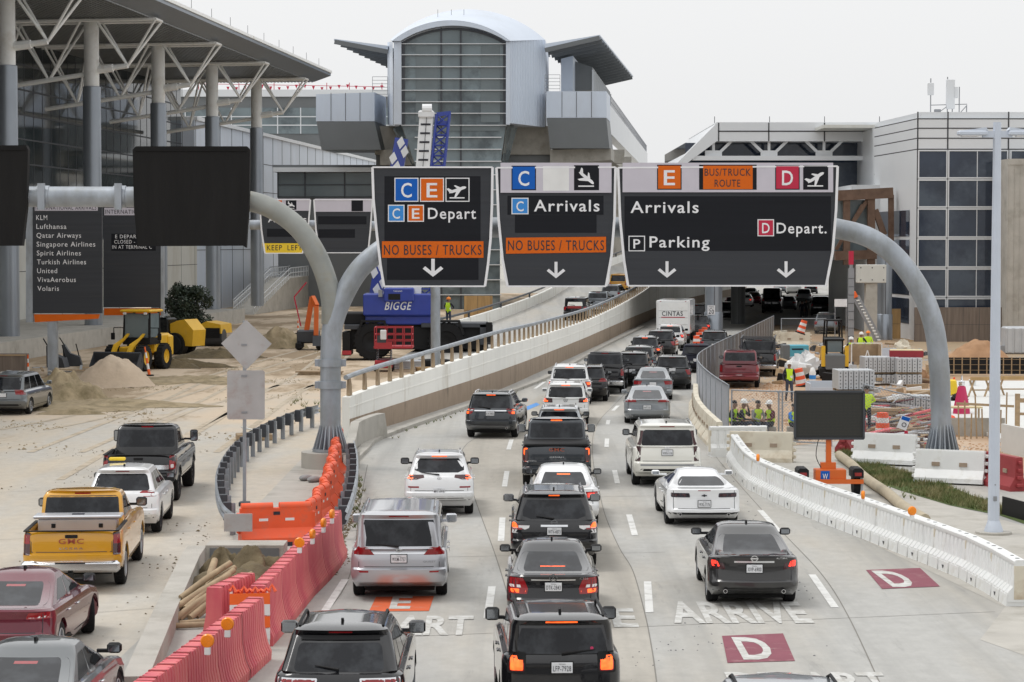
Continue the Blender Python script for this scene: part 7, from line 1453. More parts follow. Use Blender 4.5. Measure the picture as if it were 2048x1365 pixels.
def sawhorse(px, py, label, w=1.3):
    o = at('sawhorse', label, 'sawhorse', px, py); f = MB(); f.box((0, 0, .98), (w, .12, .16)); f.build('beam', 'ply', o)
    for x in (-w * .42, w * .42):
        for s in (-1, 1): f = MB(); f.bar((x - .1 * s, 0, .9), (x + .28 * s, .25 * s, 0), .08, .05); f.build('leg', 'wood', o)
    f = MB(); f.bar((-w * .5, .05, .45), (w * .5, .05, .45), .06); f.build('stretcher', 'wood', o)
sawhorse(2035, 798, 'wooden sawhorse right of the lamp post on the white slab', 1.9); sawhorse(1960, 800, 'wooden trestle left of the lamp post, partly hidden', .9)
o = at('timber_railing', 'rough timber railing and stair frame between the slab and the gantry post', 'railing', 1972, 880, 0); f = MB(); r5 = random.Random(3)
for k in range(9): x = -1.0 + k * .25; f.bar((x, k * .15, -.0), (x + r5.uniform(-.08, .08), k * .15, 1.4 + r5.uniform(-.5, .4)), .05, .04)
f.bar((-1.1, 0, 1.35), (1.3, 1.3, 1.15), .06, .09); f.bar((1.2, .2, 0), (1.2, .2, 1.7), .16); f.bar((1.2, .2, 1.45), (3.2, -.4, 1.45), .1, .16); f.bar((1.2, .2, .95), (3.2, -.4, .95), .08, .1); f.bar((2.9, -.3, 0), (2.9, -.3, 1.4), .14); f.build('timbers', 'wood', o)
f = MB(); f.bx(-1.2, 1.0, 1.4, 1.45, 0, .7); f.build('footing_form', 'concrete', o); o = at('work_table', 'white workbench with red edge beside the magenta tower light', 'table', 1915, 845, 0); f = MB(); f.box((0, 0, .62), (1.9, .7, .06)); f.build('table_top', 'wood2', o); f = MB()
for x in (-.8, .8):
    for y in (-.3, .3): f.bar((x, y, 0), (x, y, .6), .07)
f.build('leg', 'oldwood', o); f = MB(); f.box((-.75, 0, .72), (.3, .3, .16), None, .02); f.build('red_case', 'maroonpaint', o)
o = at('tower_light', 'magenta painted cone-shaped tool stand left of the timber railing', 'tool stand', 1923, 835, 0); f = MB(); f.lathe([(.38, 0), (.34, .4), (.17, 1.25), (.15, 1.3)], 10); f.build('cone', 'magenta', o); f = MB(); f.lathe([(.10, 1.3), (.14, 1.36), (.13, 1.5), (.05, 1.55), (.02, 1.75)], 12); f.build('head', 'chrome', o, 40)
o = at('traffic_cone', 'orange cone beside the yellow barrow', 'cone', 1908, 795, 0); f = MB(); f.lathe([(.28, 0), (.28, .05), (.18, .06), (.04, .95)], 14); f.build('cone', 'plorange', o, 40); o = at('yellow_barrow', 'round yellow tank next to the orange cone', 'tank', 1901, 798, 0); f = MB(); f.lathe([(.1, .1), (.3, .2), (.33, .5), (.28, .85), (.2, .9)], 14); f.build('tank', 'signyel', o, 40)
crumple('black_bag', 1918, 832, .35, (1.3, .8, .9), 'trim', 'black bag on the workbench', 'bag', 44, .64)
o = at('water_tank', 'big white tank block at the right edge under the concrete wall', 'tank', 2036, 708, 0); f = MB(); f.box((0, 0, .9), (2.0, 1.4, 1.8), None, .1)
for k in range(4): f.box((-.7 + k * .47, -.72, .9), (.3, .06, 1.6), None, .02)
f.build('tank', 'alu', o); f = MB(); f.box((-1.6, -.2, .3), (1.2, .8, .5)); f.build('pallet', 'steel', o)
o = at('concrete_bucket', 'white plastic bucket on the slab edge', 'bucket', 1945, 778, 0); f = MB(); f.lathe([(.15, 0), (.19, .45), (.2, .46)], 14); f.build('bucket', 'plwhite', o, 40)
o = at('valve_stand', 'red fire valve with dark fittings under the leaning panel', 'valve', 1812, 915, 0); f = MB(); f.lathe([(.10, 0), (.10, .5), (.16, .52), (.16, .6), (.08, .62), (.06, .9)], 12); f.build('body', 'signred', o, 40); f = MB(); f.tube([(-.5, 0, .2), (.5, 0, .2)], .09, 8); f.tube([(.2, 0, .2), (.2, 0, .6)], .07, 8); f.lathe([(.2, 0), (.2, .08)], 12, TM((.55, 0, .12))); f.build('fitting', 'darksteel', o, 40)
for i, (px, py) in enumerate(((1870, 905), (1905, 945), (1925, 935), (1850, 915))): o = at('wood_stake', 'short timber stake near the right gantry foot', 'stake', px, py, 30 * i, 'stakes by the gantry foot'); f = MB(); f.bar((0, 0, 0), (.1, 0, .45), .06); f.bar((-.4, 0, .05), (.5, .1, .08), .1, .06); f.build('stake', 'oldwood', o)
# mast and conveyor
o = at('lifting_mast', 'grey telescopic mast with red top standing in the yard', 'mast', 1701, 705); f = MB(); f.bar((0, 0, 0), (0, 0, 5.6), .38); f.bar((0, 0, 5.6), (0, 0, 6.5), .22); f.build('mast', 'steel', o); f = MB(); f.box((0, 0, 6.3), (.3, .3, .9)); f.build('head', 'signred', o)
f = MB()
for k in range(9): f.bx(-.2, .2, -.2, -.19, .5 + k * .55, .54 + k * .55)
f.build('rungs', 'darksteel', o)
o = at('conveyor', 'leaning lattice conveyor with orange tip beside the square concrete post', 'conveyor', 1755, 700); f = MB(); a, b = P(1757, 680, 158) - G(1755, 700), P(1712, 595, 158) - G(1755, 700)
for s in (-.12, .12): f.bar(a + Vector((s, 0, s)), b + Vector((s, 0, s)), .1, .2)
f.build('boom', 'steel', o); f = MB()
for k in range(14): p = a + (b - a) * (k / 14); f.box((p.x, p.y - .16, p.z), (.22, .05, .10))
f.build('rollers', 'plwhite', o); f = MB(); f.bar(b, b + (b - a) * .12, .3); f.build('tip', 'orange', o)
o = at('notice_board', 'blank white notice hung on the shaded site fence', 'notice', 1681, 690); f = MB(); f.box((0, 0, 3.0), (.9, .04, .55)); f.build('plate', 'signwhite', o); f = MB(); f.bar((-.4, .03, 0), (-.4, .03, 3.2), .05); f.bar((.4, .03, 0), (.4, .03, 3.2), .05); f.build('leg', 'steel', o)
o = at('water_jug', 'white and blue water jug near the leaning drum', 'jug', 1625, 775); f = MB(); f.lathe([(.16, .3), (.17, .75), (.1, .95), (.06, 1.0)], 14); f.build('jug', 'plwhite', o, 40); f = MB(); f.lathe([(.172, .42), (.172, .62)], 14, None, False); f.build('label_band', 'signblue2', o, 40); f = MB(); f.box((0, 0, .15), (.4, .4, .3)); f.build('stand', 'steel', o)
o = at('orange_barrel', 'round orange buoy lying on the slab beside the post', 'float', 1903, 848); f = MB(); f.sphere((0, 0, .18), .17, 12, 8); f.build('ball', 'plorange', o, 50)
# beyond the deck: tiny trucks and a pale fence in daylight
tag(strip('far_fence', [Vector((52, 345, 0)), Vector((150, 420, 0))], .2, 0, 2.2, 'cream'), 'pale far fence beyond the underpass', 'fence')

# loose stones and clods, weeds
def scatter(name, n, poly, smin, smax, mat, seed):
    r0 = random.Random(seed); pl = [G(*p) for p in poly]; x0, x1, y0, y1 = min(p.x for p in pl), max(p.x for p in pl), min(p.y for p in pl), max(p.y for p in pl); f = MB(); k = 0
    while k < n:
        x, y = r0.uniform(x0, x1), r0.uniform(y0, y1)
        if not inside(x, y, pl) or noise.noise(Vector((x * .35, y * .18, seed))) < r0.uniform(.05, .5): continue
        k += 1; s = r0.uniform(smin, smax) * (2 if r0.random() < .04 else 1); q = [(x + s * math.cos(a + r0.uniform(-.4, .4)) * r0.uniform(.6, 1.3), y + s * math.sin(a) * r0.uniform(.6, 1.4), 0) for a in (0, 1.26, 2.5, 3.8, 5)]
        f.add(q + [(x, y, s * r0.uniform(.4, .9))], [(i, (i + 1) % 5, 5) for i in range(5)])
    tag(f.build(name, mat, fix=False), kind='stuff')
scatter('gravel', 1100, [(0, 770), (330, 760), (640, 700), (690, 780), (640, 835), (430, 900), (0, 900)], .02, .06, 'dirtpile', 3)
scatter('gravel', 260, [(0, 900), (420, 900), (420, 1100), (300, 1365), (0, 1365)], .012, .035, 'soil', 5)
scatter('gravel', 3200, [(1405, 770), (1470, 880), (1650, 890), (1720, 900), (1990, 960), (2048, 980), (2048, 700), (1550, 680)], .02, .08, 'rubble', 7)
scatter('gravel', 2200, [(1405, 770), (1470, 880), (1720, 900), (1990, 960), (2048, 980), (2048, 860), (1880, 840), (1550, 690)], .03, .09, 'redearth', 8)
scatter('gravel', 700, [(690, 1080), (722, 1010), (716, 930), (706, 930), (700, 1030), (560, 1290), (700, 1130)], .012, .05, 'soil', 9)
scatter('gravel', 70, [(1240, 1320), (1320, 1280), (1500, 1000), (1440, 930), (1700, 1290), (1950, 1300), (1950, 1365), (1240, 1365)], .012, .03, 'darksteel', 10)
def weeds(pts, n, sp, h, seed):
    r0 = random.Random(seed); f = MB()
    for _ in range(n):
        a, b = r0.choice(list(zip(pts, pts[1:]))); g = G(*a).lerp(G(*b), r0.random()); x, y = g.x + r0.gauss(0, sp), g.y + r0.gauss(0, sp)
        for _ in range(9): an = r0.uniform(0, 6.3); l = r0.uniform(.3, 1) * h; f.add([(x - .012, y, .01), (x + .012, y, .01), (x + math.cos(an) * l * .6, y + math.sin(an) * l * .6, l)], [(0, 1, 2)])
    tag(f.build('weeds', 'grass', fix=False), kind='stuff')
weeds([(712, 1060), (718, 1000), (716, 950)], 60, .08, .16, 2); weeds([(775, 880), (928, 822), (1092, 762)], 40, .12, .14, 3); weeds([(1690, 905), (1740, 955), (1800, 1000)], 50, .2, .2, 4); weeds([(600, 800), (640, 830)], 20, .5, .3, 5)
# ---------------------------------------------------------------- people
STAND = dict(pel=(0, 0, .95), sp=(0, .01, 1.14), ch=(0, .01, 1.34), nb=(0, .0, 1.49), nk=(0, -.015, 1.55), h1=(0, -.03, 1.63), h2=(0, -.025, 1.71), sL=(.19, 0, 1.43), eL=(.27, .03, 1.15), wL=(.27, -.06, .91), sR=(-.19, 0, 1.43), eR=(-.27, .03, 1.15), wR=(-.27, -.06, .91), hL=(.09, 0, .9), kL=(.10, -.03, .5), aL=(.10, .02, .09), hR=(-.09, 0, .9), kR=(-.10, -.03, .5), aR=(-.10, .02, .09))
def pose(**k): d = dict(STAND); d.update(k); return d
WALK = pose(kL=(.10, -.12, .52), aL=(.10, -.10, .10), kR=(-.10, -.02, .5), aR=(-.10, .20, .12), wL=(.25, .10, .93), wR=(-.25, -.14, .95))
SIT = pose(pel=(0, 0, .42), sp=(0, .02, .60), ch=(0, -.01, .80), nb=(0, -.03, .95), nk=(0, -.05, 1.01), h1=(0, -.07, 1.09), h2=(0, -.07, 1.17), sL=(.19, -.02, .89), eL=(.26, -.12, .62), wL=(.08, -.34, .58), sR=(-.19, -.02, .89), eR=(-.26, -.12, .62), wR=(-.08, -.34, .56), hL=(.09, -.02, .40), kL=(.16, -.44, .46), aL=(.14, -.48, .09), hR=(-.09, -.02, .40), kR=(-.16, -.44, .46), aR=(-.14, -.48, .09))
SITHEAD = pose(**{k: v for k, v in SIT.items()}); SITHEAD.update(eL=(.24, -.24, .66), wL=(.07, -.20, 1.02), eR=(-.26, -.14, .60))
REACH = pose(eL=(.30, -.14, 1.22), wL=(.16, -.34, 1.20), eR=(-.30, -.14, 1.22), wR=(-.14, -.36, 1.14))
RAD = dict(pel=(.16, .12), sp=(.15, .11), ch=(.175, .125), nb=(.085, .07), nk=(.055, .055), h1=(.082, .095), h2=(.085, .098), sL=(.07, .07), eL=(.048, .048), wL=(.03, .026), hL=(.10, .10), kL=(.065, .065), aL=(.045, .05))
for k in ('s', 'e', 'w', 'h', 'k', 'a'): RAD[k + 'R'] = RAD[k + 'L']
PPL = []
def person(label, px, py, rz, ps, top='navy', legs='denim', vest='vest', hat='helmet', h=1.0, z=0.0, loc=None, turn=0):
    J = {k: Vector(v) * h for k, v in ps.items()}; names = list(J); V = [J[k] for k in names]; Rd = [tuple(x * h for x in RAD[k]) for k in names]; E = []; own = list(names); ix = {k: i for i, k in enumerate(names)}
    if turn:
        c = J['nk']; m = Matrix.Rotation(R(turn), 3, 'Z')
        for k in ('h1', 'h2'): V[ix[k]] = c + m @ (J[k] - c)
    e = lambda a, b: E.append((ix[a], ix[b]))
    for a, b in (('pel', 'sp'), ('sp', 'ch'), ('ch', 'nb'), ('nb', 'nk'), ('nk', 'h1'), ('h1', 'h2'), ('ch', 'sL'), ('sL', 'eL'), ('eL', 'wL'), ('ch', 'sR'), ('sR', 'eR'), ('eR', 'wR'), ('pel', 'hL'), ('hL', 'kL'), ('kL', 'aL'), ('pel', 'hR'), ('hR', 'kR'), ('kR', 'aR')): e(a, b)
    def addv(p, r, o_, frm): V.append(p); Rd.append((r, r)); own.append(o_); E.append((frm, len(V) - 1)); return len(V) - 1
    for s in 'LR':
        a = V[ix['a' + s]]; addv(a + Vector((0, -.16, -.045)) * h, .042 * h, 'foot', ix['a' + s])
        w, el = V[ix['w' + s]], V[ix['e' + s]]; d = (w - el).normalized(); sd_ = d.cross(Vector((0, -1, .2))).normalized(); pl = addv(w + d * .07 * h, .034 * h, 'hand', ix['w' + s])
        for k, (off_, ln) in enumerate(((-.030, .060), (-.010, .072), (.010, .068), (.030, .052))):
            b = V[pl] + sd_ * off_ * h + d * .03 * h; m1 = addv(b, .0105 * h, 'hand', pl); m2 = addv(b + d * ln * .55 * h + Vector((0, -.008, 0)), .0095 * h, 'hand', m1); addv(b + d * ln * h + Vector((0, -.024, 0)) * h, .008 * h, 'hand', m2)
        th = addv(w + d * .03 * h + sd_ * -.036 * h, .012 * h, 'hand', ix['w' + s]); addv(w + d * .075 * h + sd_ * -.058 * h, .010 * h, 'hand', th)
    hd = V[ix['h1']]; fw = Matrix.Rotation(R(turn), 3, 'Z') @ Vector((0, -1, 0)); addv(hd + fw * .105 * h + Vector((0, 0, .0)), .014 * h, 'head', ix['h1'])
    for sg in (-1, 1): addv(hd + fw.cross(Vector((0, 0, 1))) * sg * .085 * h + Vector((0, 0, .005)), .018 * h, 'head', ix['h1'])
    me = bpy.data.meshes.new('person'); me.from_pydata([tuple(v) for v in V], E, []); o = bpy.data.objects.new('person_src', me); COL.objects.link(o); md = o.modifiers.new('s', 'SKIN'); sv = me.skin_vertices[0].data
    for i, r in enumerate(Rd): sv[i].radius = r; sv[i].use_root = i == 0
    sb_ = o.modifiers.new('u', 'SUBSURF'); sb_.levels = 1; sb_.render_levels = 1
    g = G(px, py) if loc is None else Vector(loc)
    if ps in (SIT, SITHEAD): z = .26
    PPL.append((o, dict(label=label, g=Vector((g.x, g.y, z)), rz=R(rz), V=V, E=E, own=own, top=top, legs=legs, vest=vest, hat=hat, h=h, fw=fw, ix=ix)))
def finish_people():
    dg = bpy.context.evaluated_depsgraph_get()
    for o, d in PPL:
        me = bpy.data.meshes.new_from_object(o.evaluated_get(dg)); V, E, own, h = d['V'], d['E'], d['own'], d['h']
        mats = [d['top'], d['legs'], 'skin', 'boot']
        for m in mats: me.materials.append(M[m])
        def region(p):
            best = None; bd = 9
            for a, b in E:
                A_, B_ = V[a], V[b]; ab = B_ - A_; t = max(0, min(1, (p - A_).dot(ab) / max(ab.length_squared, 1e-9))); dd = (p - A_ - ab * t).length
                if dd < bd: bd = dd; best = (own[b], t)
            return best
        tor = []
        for p in me.polygons:
            k, t = region(p.center); p.use_smooth = True
            if k in ('h1', 'h2', 'head', 'hand', 'nk'): mi = 2
            elif k in ('hL', 'hR', 'kL', 'kR'): mi = 1
            elif k in ('aL', 'aR'): mi = 1 if t < .85 else 3
            elif k == 'foot': mi = 3
            else: mi = 0
            if k in ('sp', 'ch', 'nb') or (k in ('sL', 'sR') and t < .75): tor.append(p.index)
            p.material_index = mi
        ob = bpy.data.objects.new('person', me); COL.objects.link(ob); ob.location = d['g']; ob.rotation_euler = (0, 0, d['rz']); tag(ob, d['label'], 'person')
        hd, h2, fw = V[d['ix']['h1']], V[d['ix']['h2']], d['fw']; rz = math.atan2(fw.x, -fw.y)
        if d['vest']:
            mp = {}; f = MB(); zs = [me.polygons[i].center.z for i in tor]; z0, z1 = min(zs), max(zs)
            for i in tor:
                p = me.polygons[i]; idx = []
                for v in p.vertices:
                    if v not in mp: mp[v] = len(f.v); f.v.append(tuple(me.vertices[v].co + me.vertices[v].normal * .016 * h))
                    idx.append(mp[v])
                t = (p.center.z - z0) / (z1 - z0); f.f.append(tuple(idx)); f.m.append(1 if .28 < t < .42 else 0)
            vo = f.build('safety_vest', [d['vest'], 'vestband'], ob, fix=False); vo.data.polygons.foreach_set('use_smooth', [True] * len(vo.data.polygons))
        f = MB(); c = h2 + Vector((0, 0, .01)) * h; T = Matrix.Translation(c) @ Matrix.Rotation(rz, 4, 'Z')
        if d['hat']:
            f.lathe([(.135 * h, .0), (.132 * h, .05 * h), (.105 * h, .11 * h), (.05 * h, .145 * h), (.001, .15 * h)], 16, T); f.lathe([(.155 * h, -.005), (.15 * h, .008)], 16, T); f.box((0, -.15 * h, 0), (.16 * h, .09 * h, .012), T); f.box((0, 0, .125 * h), (.03 * h, .2 * h, .05 * h), T); f.build('hard_hat', d['hat'], ob, 40)
        else:
            f.lathe([(.095 * h, -.02 * h), (.101 * h, .02 * h), (.085 * h, .07 * h), (.04 * h, .095 * h), (.001, .10 * h)], 14, T @ Matrix.Translation((0, .018 * h, 0))); f.build('hair', 'hair', ob, 50)
        f = MB(); rt_ = fw.cross(Vector((0, 0, 1)))
        for sg in (-1, 1): f.sphere(tuple(hd + fw * .09 * h + rt_ * .034 * h * sg + Vector((0, 0, .03)) * h), .012 * h, 8, 5)
        f.build('eyes', 'ink', ob); f = MB(); m_ = hd + fw * .096 * h - Vector((0, 0, .042)) * h; f.box(tuple(m_), (.045 * h, .02, .01)); f.build('mouth', 'maroon', ob)
        om = o.data; bpy.data.objects.remove(o); bpy.data.meshes.remove(om)
person('worker in white hard hat and hi-vis vest walking toward the camera', 1578, 805, 6, WALK, h=1.03)
person('seated bareheaded worker in grey hoodie and hi-vis vest behind the fence', 1514, 884, 25, SIT, 'hoodie', 'denim', 'vest', None, turn=30)
person('seated worker in white hard hat with a hand at his face', 1484, 884, 70, SITHEAD, 'navy', 'denim', 'vest', 'helmet', turn=-10)
person('bareheaded worker at the left end of the seated group', 1466, 884, 60, SIT, 'navy', 'navy', 'vest', None)
person('worker in maroon sleeves half hidden by the fence post', 1541, 884, -60, SIT, 'maroon', 'navy', 'vest', 'helmet', .97)
person('worker in hi-vis crouched at the left edge of the message board', 1585, 884, 40, SIT, 'bluecan', 'navy', 'vest', None, .9)
person('worker in lime jacket and dark cap seen from behind by the message board', 1733, 868, 170, REACH, 'vest', 'navy', None, None, 1.02)
person('worker in white hard hat standing right of the skid steer', 1702, 738, 170, REACH, 'navy', 'denim', 'vest', 'helmet')
person('worker in white hard hat behind the mesh-sided basket', 1722, 725, 150, REACH, 'navy', 'denim', 'vest', 'helmet')
person('worker in orange hard hat beside the square concrete post', 1736, 722, 180, STAND, 'vest', 'denim', 'vest', 'helmetor')
person('dark dressed bystander under the deck beside the black SUV', 1604, 640, 0, STAND, 'navy', 'navy', None, None)
person('second dark bystander close to the black SUV under the deck', 1612, 638, 20, STAND, 'trim', 'navy', None, None, 1.03)
person('crane worker in orange hard hat and hi-vis vest beside the crane deck', 897, 712, 160, REACH, 'navy', 'denim', 'vest', 'helmetor', 1.05, z=1.85)
finish_people()
for i, px in enumerate((1466, 1484, 1514, 1541, 1585)):
    g = G(px, 884); f = MB(); f.box((0, 0, .28), (.4, .36, .56), None, .02); o = tag(f.build('seat_block', 'concrete'), 'low block seat under the %s seated worker from the left' % ('first', 'second', 'third', 'fourth', 'fifth')[i], 'block'); o.location = (g.x, g.y + .02, 0)
o = at('platform_block', 'dark steel step beside the crane deck carrying the worker', 'step', 897, 712); f = MB(); f.box((0, .1, .9), (.8, .8, 1.8), None, .03); f.build('step', 'darksteel', o)
# ---------------------------------------------------------------- the traffic
for nm, c, m_, r_ in (('black', (.008, .008, .010), .1, .22), ('white', (.78, .79, .80), 0, .3), ('pearl', (.77, .76, .70), 0, .28), ('silver', (.50, .51, .54), .65, .32), ('silver2', (.42, .44, .46), .6, .3), ('grey', (.036, .035, .035), .5, .28), ('slate', (.032, .038, .046), .5, .26), ('darkgrey', (.030, .033, .037), .4, .25), ('ochre', (.62, .30, .004), .05, .3), ('wine', (.13, .006, .022), .45, .25), ('pewter', (.10, .11, .115), .5, .28), ('navy', (.014, .022, .06), .4, .25), ('midgrey', (.19, .21, .23), .55, .3), ('crimson', (.15, .008, .018), .1, .35), ('vanwhite', (.72, .73, .73), 0, .4), ('steelgrey', (.27, .29, .31), .6, .32)): paint(nm, c, m_, r_)
M['grille'] = pm('badge_red', (.40, .10, .06), .3, .4)
# --- middle lane, nearest first
car('suv', 'boxy_suv', 'black boxy SUV with square glowing tail lamps, nearest in the middle lane', 'SUV', 'black', 1117, 1436, -2.5, L=4.25, W=1.81, H=1.68, plate='LFP-7928', pz=.93, zb=.66, g0=1.14, gr=.14, rr=.26, th=.16, r=.345, bump=.50, wlen=-.5, rear_glass=[(1.13, -.56, .56), (1.18, -.66, .66), (1.30, -.67, .67), (1.50, -.60, .60)], rails='trim', mirror=(.12, .23, .21), mout=.08,
    lamp=[('trim', [(.84, .54, .82), (1.16, .54, .82)], None), ('tail', [(.87, .57, .79), (1.13, .57, .79)], [(.885, .585, .775), (1.115, .585, .775)])], hbw=.24, extra=[('side_marker', 'white_lens', 'rear', [(.58, .28, .58), (.63, .25, .60)], 0), ('sticker', 'magenta', 'rear', [(1.18, -.48, -.43), (1.23, -.48, -.43)], .02, .012)], t1=.6, tw=.05)
car('sedan', 'sedan', 'black sedan with chrome boot strip, right behind the boxy black SUV', 'sedan', 'black', 1105, 1242, 0, L=4.6, W=1.77, H=1.45, plate='DTK-2843', pz=.80, gr=.52, rr=1.50, zt=.70, g1=1.29, badge=('star', .965, .075), chromebar=(.925, .42, .010), texts=[('C250*', -.58, .93, .16, .04, 'chrome')], hbl=(1.085, 1.093), hbw=.24, bump=.58, mirror=(.12, .22, .15), mout=.08,
    lamp=[('tail', [(.66, .50, .84), (.76, .48, .86), (.90, .54, .86), (.96, .58, .84)], None), ('white_lens', [(.78, .56, .83), (.83, .55, .84)], None), ('lit', [(.68, .53, .80), (.75, .52, .82)], None)])
car('suv', 'suv', 'black SUV with chrome roof basket and glowing lamps in the middle lane', 'SUV', 'black', 1107, 1131, 0, L=5.0, W=1.95, H=1.74, plate='WTV-4873', pz=.90, gr=.16, rr=.50, th=.25, rear_glass=[(1.16, -.52, .52), (1.22, -.70, .70), (1.34, -.70, .70), (1.56, -.60, .60)], badge=('ring', 1.08, .075), chromebar=(1.015, .30, .022), rails='chrome', t1=.6, hbw=.12, mirrorcol='body', mirror=(.14, .25, .18), mout=.06,
    lamp=[('white_lens', [(.85, .82, .96), (.97, .56, .97), (1.02, .55, .97)], None), ('tail', [(.93, .72, .965), (1.02, .68, .96), (1.12, .84, .93)], [(.97, .80, .94), (1.08, .86, .93)])], wlen=.4)
car('sedan', 'sedan', 'white sedan half hidden behind the SUV with the roof basket', 'sedan', 'white', 1127, 1047, 1, L=4.8, W=1.83, H=1.46, plate='', lit='red')
car('pickup', 'pickup_truck', 'dark slate pickup with glowing C shaped lamps and closed bed in the middle lane', 'pickup', 'slate', 1113, 970, 1, L=5.9, W=2.06, H=1.95, plate='KVR-4402', pz=.66, noframe=1, bumpermat='slatep', texts=[('GMC*', .0, 1.12, .46, .10, 'grille'), ('DENALI', 0, .93, .40, .04, 'chrome'), ('SIERRA', .72, .82, .26, .035, 'chrome')], cover='trim', rails=None, mirror=(.14, .24, .26), mout=.12, mirrorcol='body',
    lamp=[('taildark', [(.80, .86, 1.0), (1.24, .84, .99)], None), ('lit', [(.84, .95, .985), (1.20, .94, .975)], None), ('lit', [(.82, .87, .96), (.86, .87, .96)], None), ('lit', [(1.17, .86, .96), (1.21, .86, .96)], None)]) if M.setdefault('slatep', MATS['paint_slate']) else None
car('suv', 'suv', 'silver SUV hidden but for its roof ahead of the slate pickup', 'SUV', 'silver2', 1119, 905, 2, L=4.6, W=1.84, H=1.62, plate='', rails='chrome', th=.26)
car('suv', 'suv', 'silver white SUV with round badge and lit lamps, sixth up the middle lane', 'SUV', 'vanwhite', 1132, 848, 2.5, L=4.7, W=1.84, H=1.68, plate=None, badge=('vw', 1.02, .085), rails='chrome', mirrorcol='body', lamp=[('taildark', [(.92, .52, .90), (1.10, .54, .88)], None), ('lit', [(.95, .70, .88), (1.07, .72, .87)], None)])
car('suv', 'suv', 'white SUV with lit high brake lamp just ahead of the round-badge SUV', 'SUV', 'white', 1140, 808, 3, L=4.9, W=1.95, H=1.78, plate='', rails='chrome')
car('suv', 'suv', 'black SUV with red lamps right of the white SUV in the queue', 'SUV', 'black', 1176, 802, 4, L=4.6, W=1.86, H=1.66, plate='', rails='chrome', lit=False, lamp=[('tail', [(.94, .50, .90), (1.10, .62, .88)], None)])
car('pickup', 'pickup_truck', 'black pickup with bright bumper beside the ramp wall', 'pickup', 'black', 1208, 786, 5, L=5.9, W=2.03, H=1.95, plate='', lit=False)
car('suv', 'suv', 'black SUV with spare wheel cover behind the bright-bumper pickup', 'SUV', 'black', 1266, 772, 6, L=4.6, W=1.86, H=1.75, plate='', lit=False)
car('suv', 'suv', 'grey green SUV with red lamps between the queue and the ramp wall', 'SUV', 'pewter', 1279, 755, 6, L=4.7, W=1.88, H=1.72, plate='', lit=False, detail=1)
car('suv', 'suv', 'dark grey SUV with bright brake lamps near the shaded ramp wall', 'SUV', 'darkgrey', 1291, 729, 7, L=4.6, W=1.86, H=1.7, plate='', detail=1)
car('suv', 'suv', 'black SUV squeezed left of the white crossover by the box truck', 'SUV', 'black', 1322, 715, 7, L=4.7, W=1.9, H=1.75, plate=None, lit=False, detail=1)
car('suv', 'crossover', 'white crossover with black rear window behind the box truck', 'SUV', 'white', 1341, 697, 7.5, L=4.6, W=1.93, H=1.66, plate='', lit='red', detail=1)
# --- right lane
car('suv', 'suv', 'roof of a silver SUV cut by the bottom edge', 'SUV', 'steelgrey', 1578, 1662, 0, L=4.8, W=1.9, H=1.75, plate='', rails='trim')
car('sedan', 'sedan', 'dark grey sedan with chrome strip and boot spoiler, nearest in the right lane', 'sedan', 'grey', 1500, 1202, 1, L=4.86, W=1.83, H=1.47, plate='XVP-6900', pz=.80, gr=.44, rr=1.58, zt=.715, g1=1.31, mirrorcol='trim', mirror=(.12, .22, .15), mout=.07, badge=('ring', 1.0, .07), chromebar=(.93, .40, .018), texts=[('ALTIMA', -.55, .985, .22, .035, 'chrome')], exhaust=(-.58, .58), bump=.55, hbl=(1.055, 1.065), hbw=.11, t1=.20,
    lamp=[('taildark', [(.78, .58, .89), (.88, .60, .90), (1.0, .76, .88)], None), ('litred', [(.83, .68, .84), (.95, .74, .85)], None)], extra=[('spoiler', 'trim', 'rear', [(1.018, -.66, .66), (1.045, -.72, .72)], 0, .05)])
car('sedan', 'coupe', 'white sports coupe with twin exhausts and dark rear lamps', 'coupe', 'white', 1401, 1047, -1, L=4.78, W=1.90, H=1.35, plate='WXL-7176', pz=.62, gr=.70, rr=1.65, zt=.74, zb=.69, g1=1.18, r=.36, rimdark=True, badge=('bow', .83, .075), badgecol='ink', exhaust=(-.62, .62), lit=False, hbl=(.945, .965), hbw=.16, dimhigh=1, mirrorcol='body', t1=.40, tw=.20, bump=.5, fin=False, th=.40, gw=(.64, .50), mirror=(.14, .22, .14), mout=.08,
    lamp=[('ink', [(.78, .36, .84), (.89, .38, .85)], None), ('taildark', [(.80, .39, .58), (.87, .40, .58)], None), ('taildark', [(.80, .62, .82), (.87, .62, .83)], None)])
car('suv', 'large_suv', 'large pearl white SUV with tall narrow tail lamps in the right lane', 'SUV', 'pearl', 1330, 969, 0, L=5.2, W=2.04, H=1.90, plate='WXN-1116', pz=1.05, gr=.12, rr=.30, th=.18, r=.40, rimdark=False, rails='chrome', lit=False, dimhigh=1, rear_glass=[(1.26, -.78, .78), (1.72, -.70, .70)], mirrorcol='trim', mirror=(.13, .22, .2), mout=.08, badge=('oval', 1.19, .07), hbw=.22, wiper=False, t1=.42, tw=.25,
    lamp=[('taildark', [(.80, .80, .955), (1.3, .78, .94), (1.70, .70, .80)], None)], extra=[('tailgate_edge', 'steel', 'rear', [(.66, -.80, .80), (.71, -.80, .80)], 0, .01), ('chrome_strip', 'chrome', 'rear', [(1.215, -.8, .8), (1.235, -.8, .8)], 0, .014)])
car('sedan', 'sedan', 'silver grey sedan with full-width red lamp band, behind the large white SUV', 'sedan', 'steelgrey', 1294, 846, 3, L=4.9, W=1.86, H=1.45, plate='HNF-0191', pz=.70, lit=False, dimhigh=1, gr=.34, rr=1.62, mirrorcol='body', exhaust=(-.62, .62), lamp=[('tail', [(.90, .42, .88), (1.0, .46, .86)], None)], extra=[('lamp_band', 'taildark', 'rear', [(.95, -.50, .50), (.99, -.50, .50)], 0, .012)])
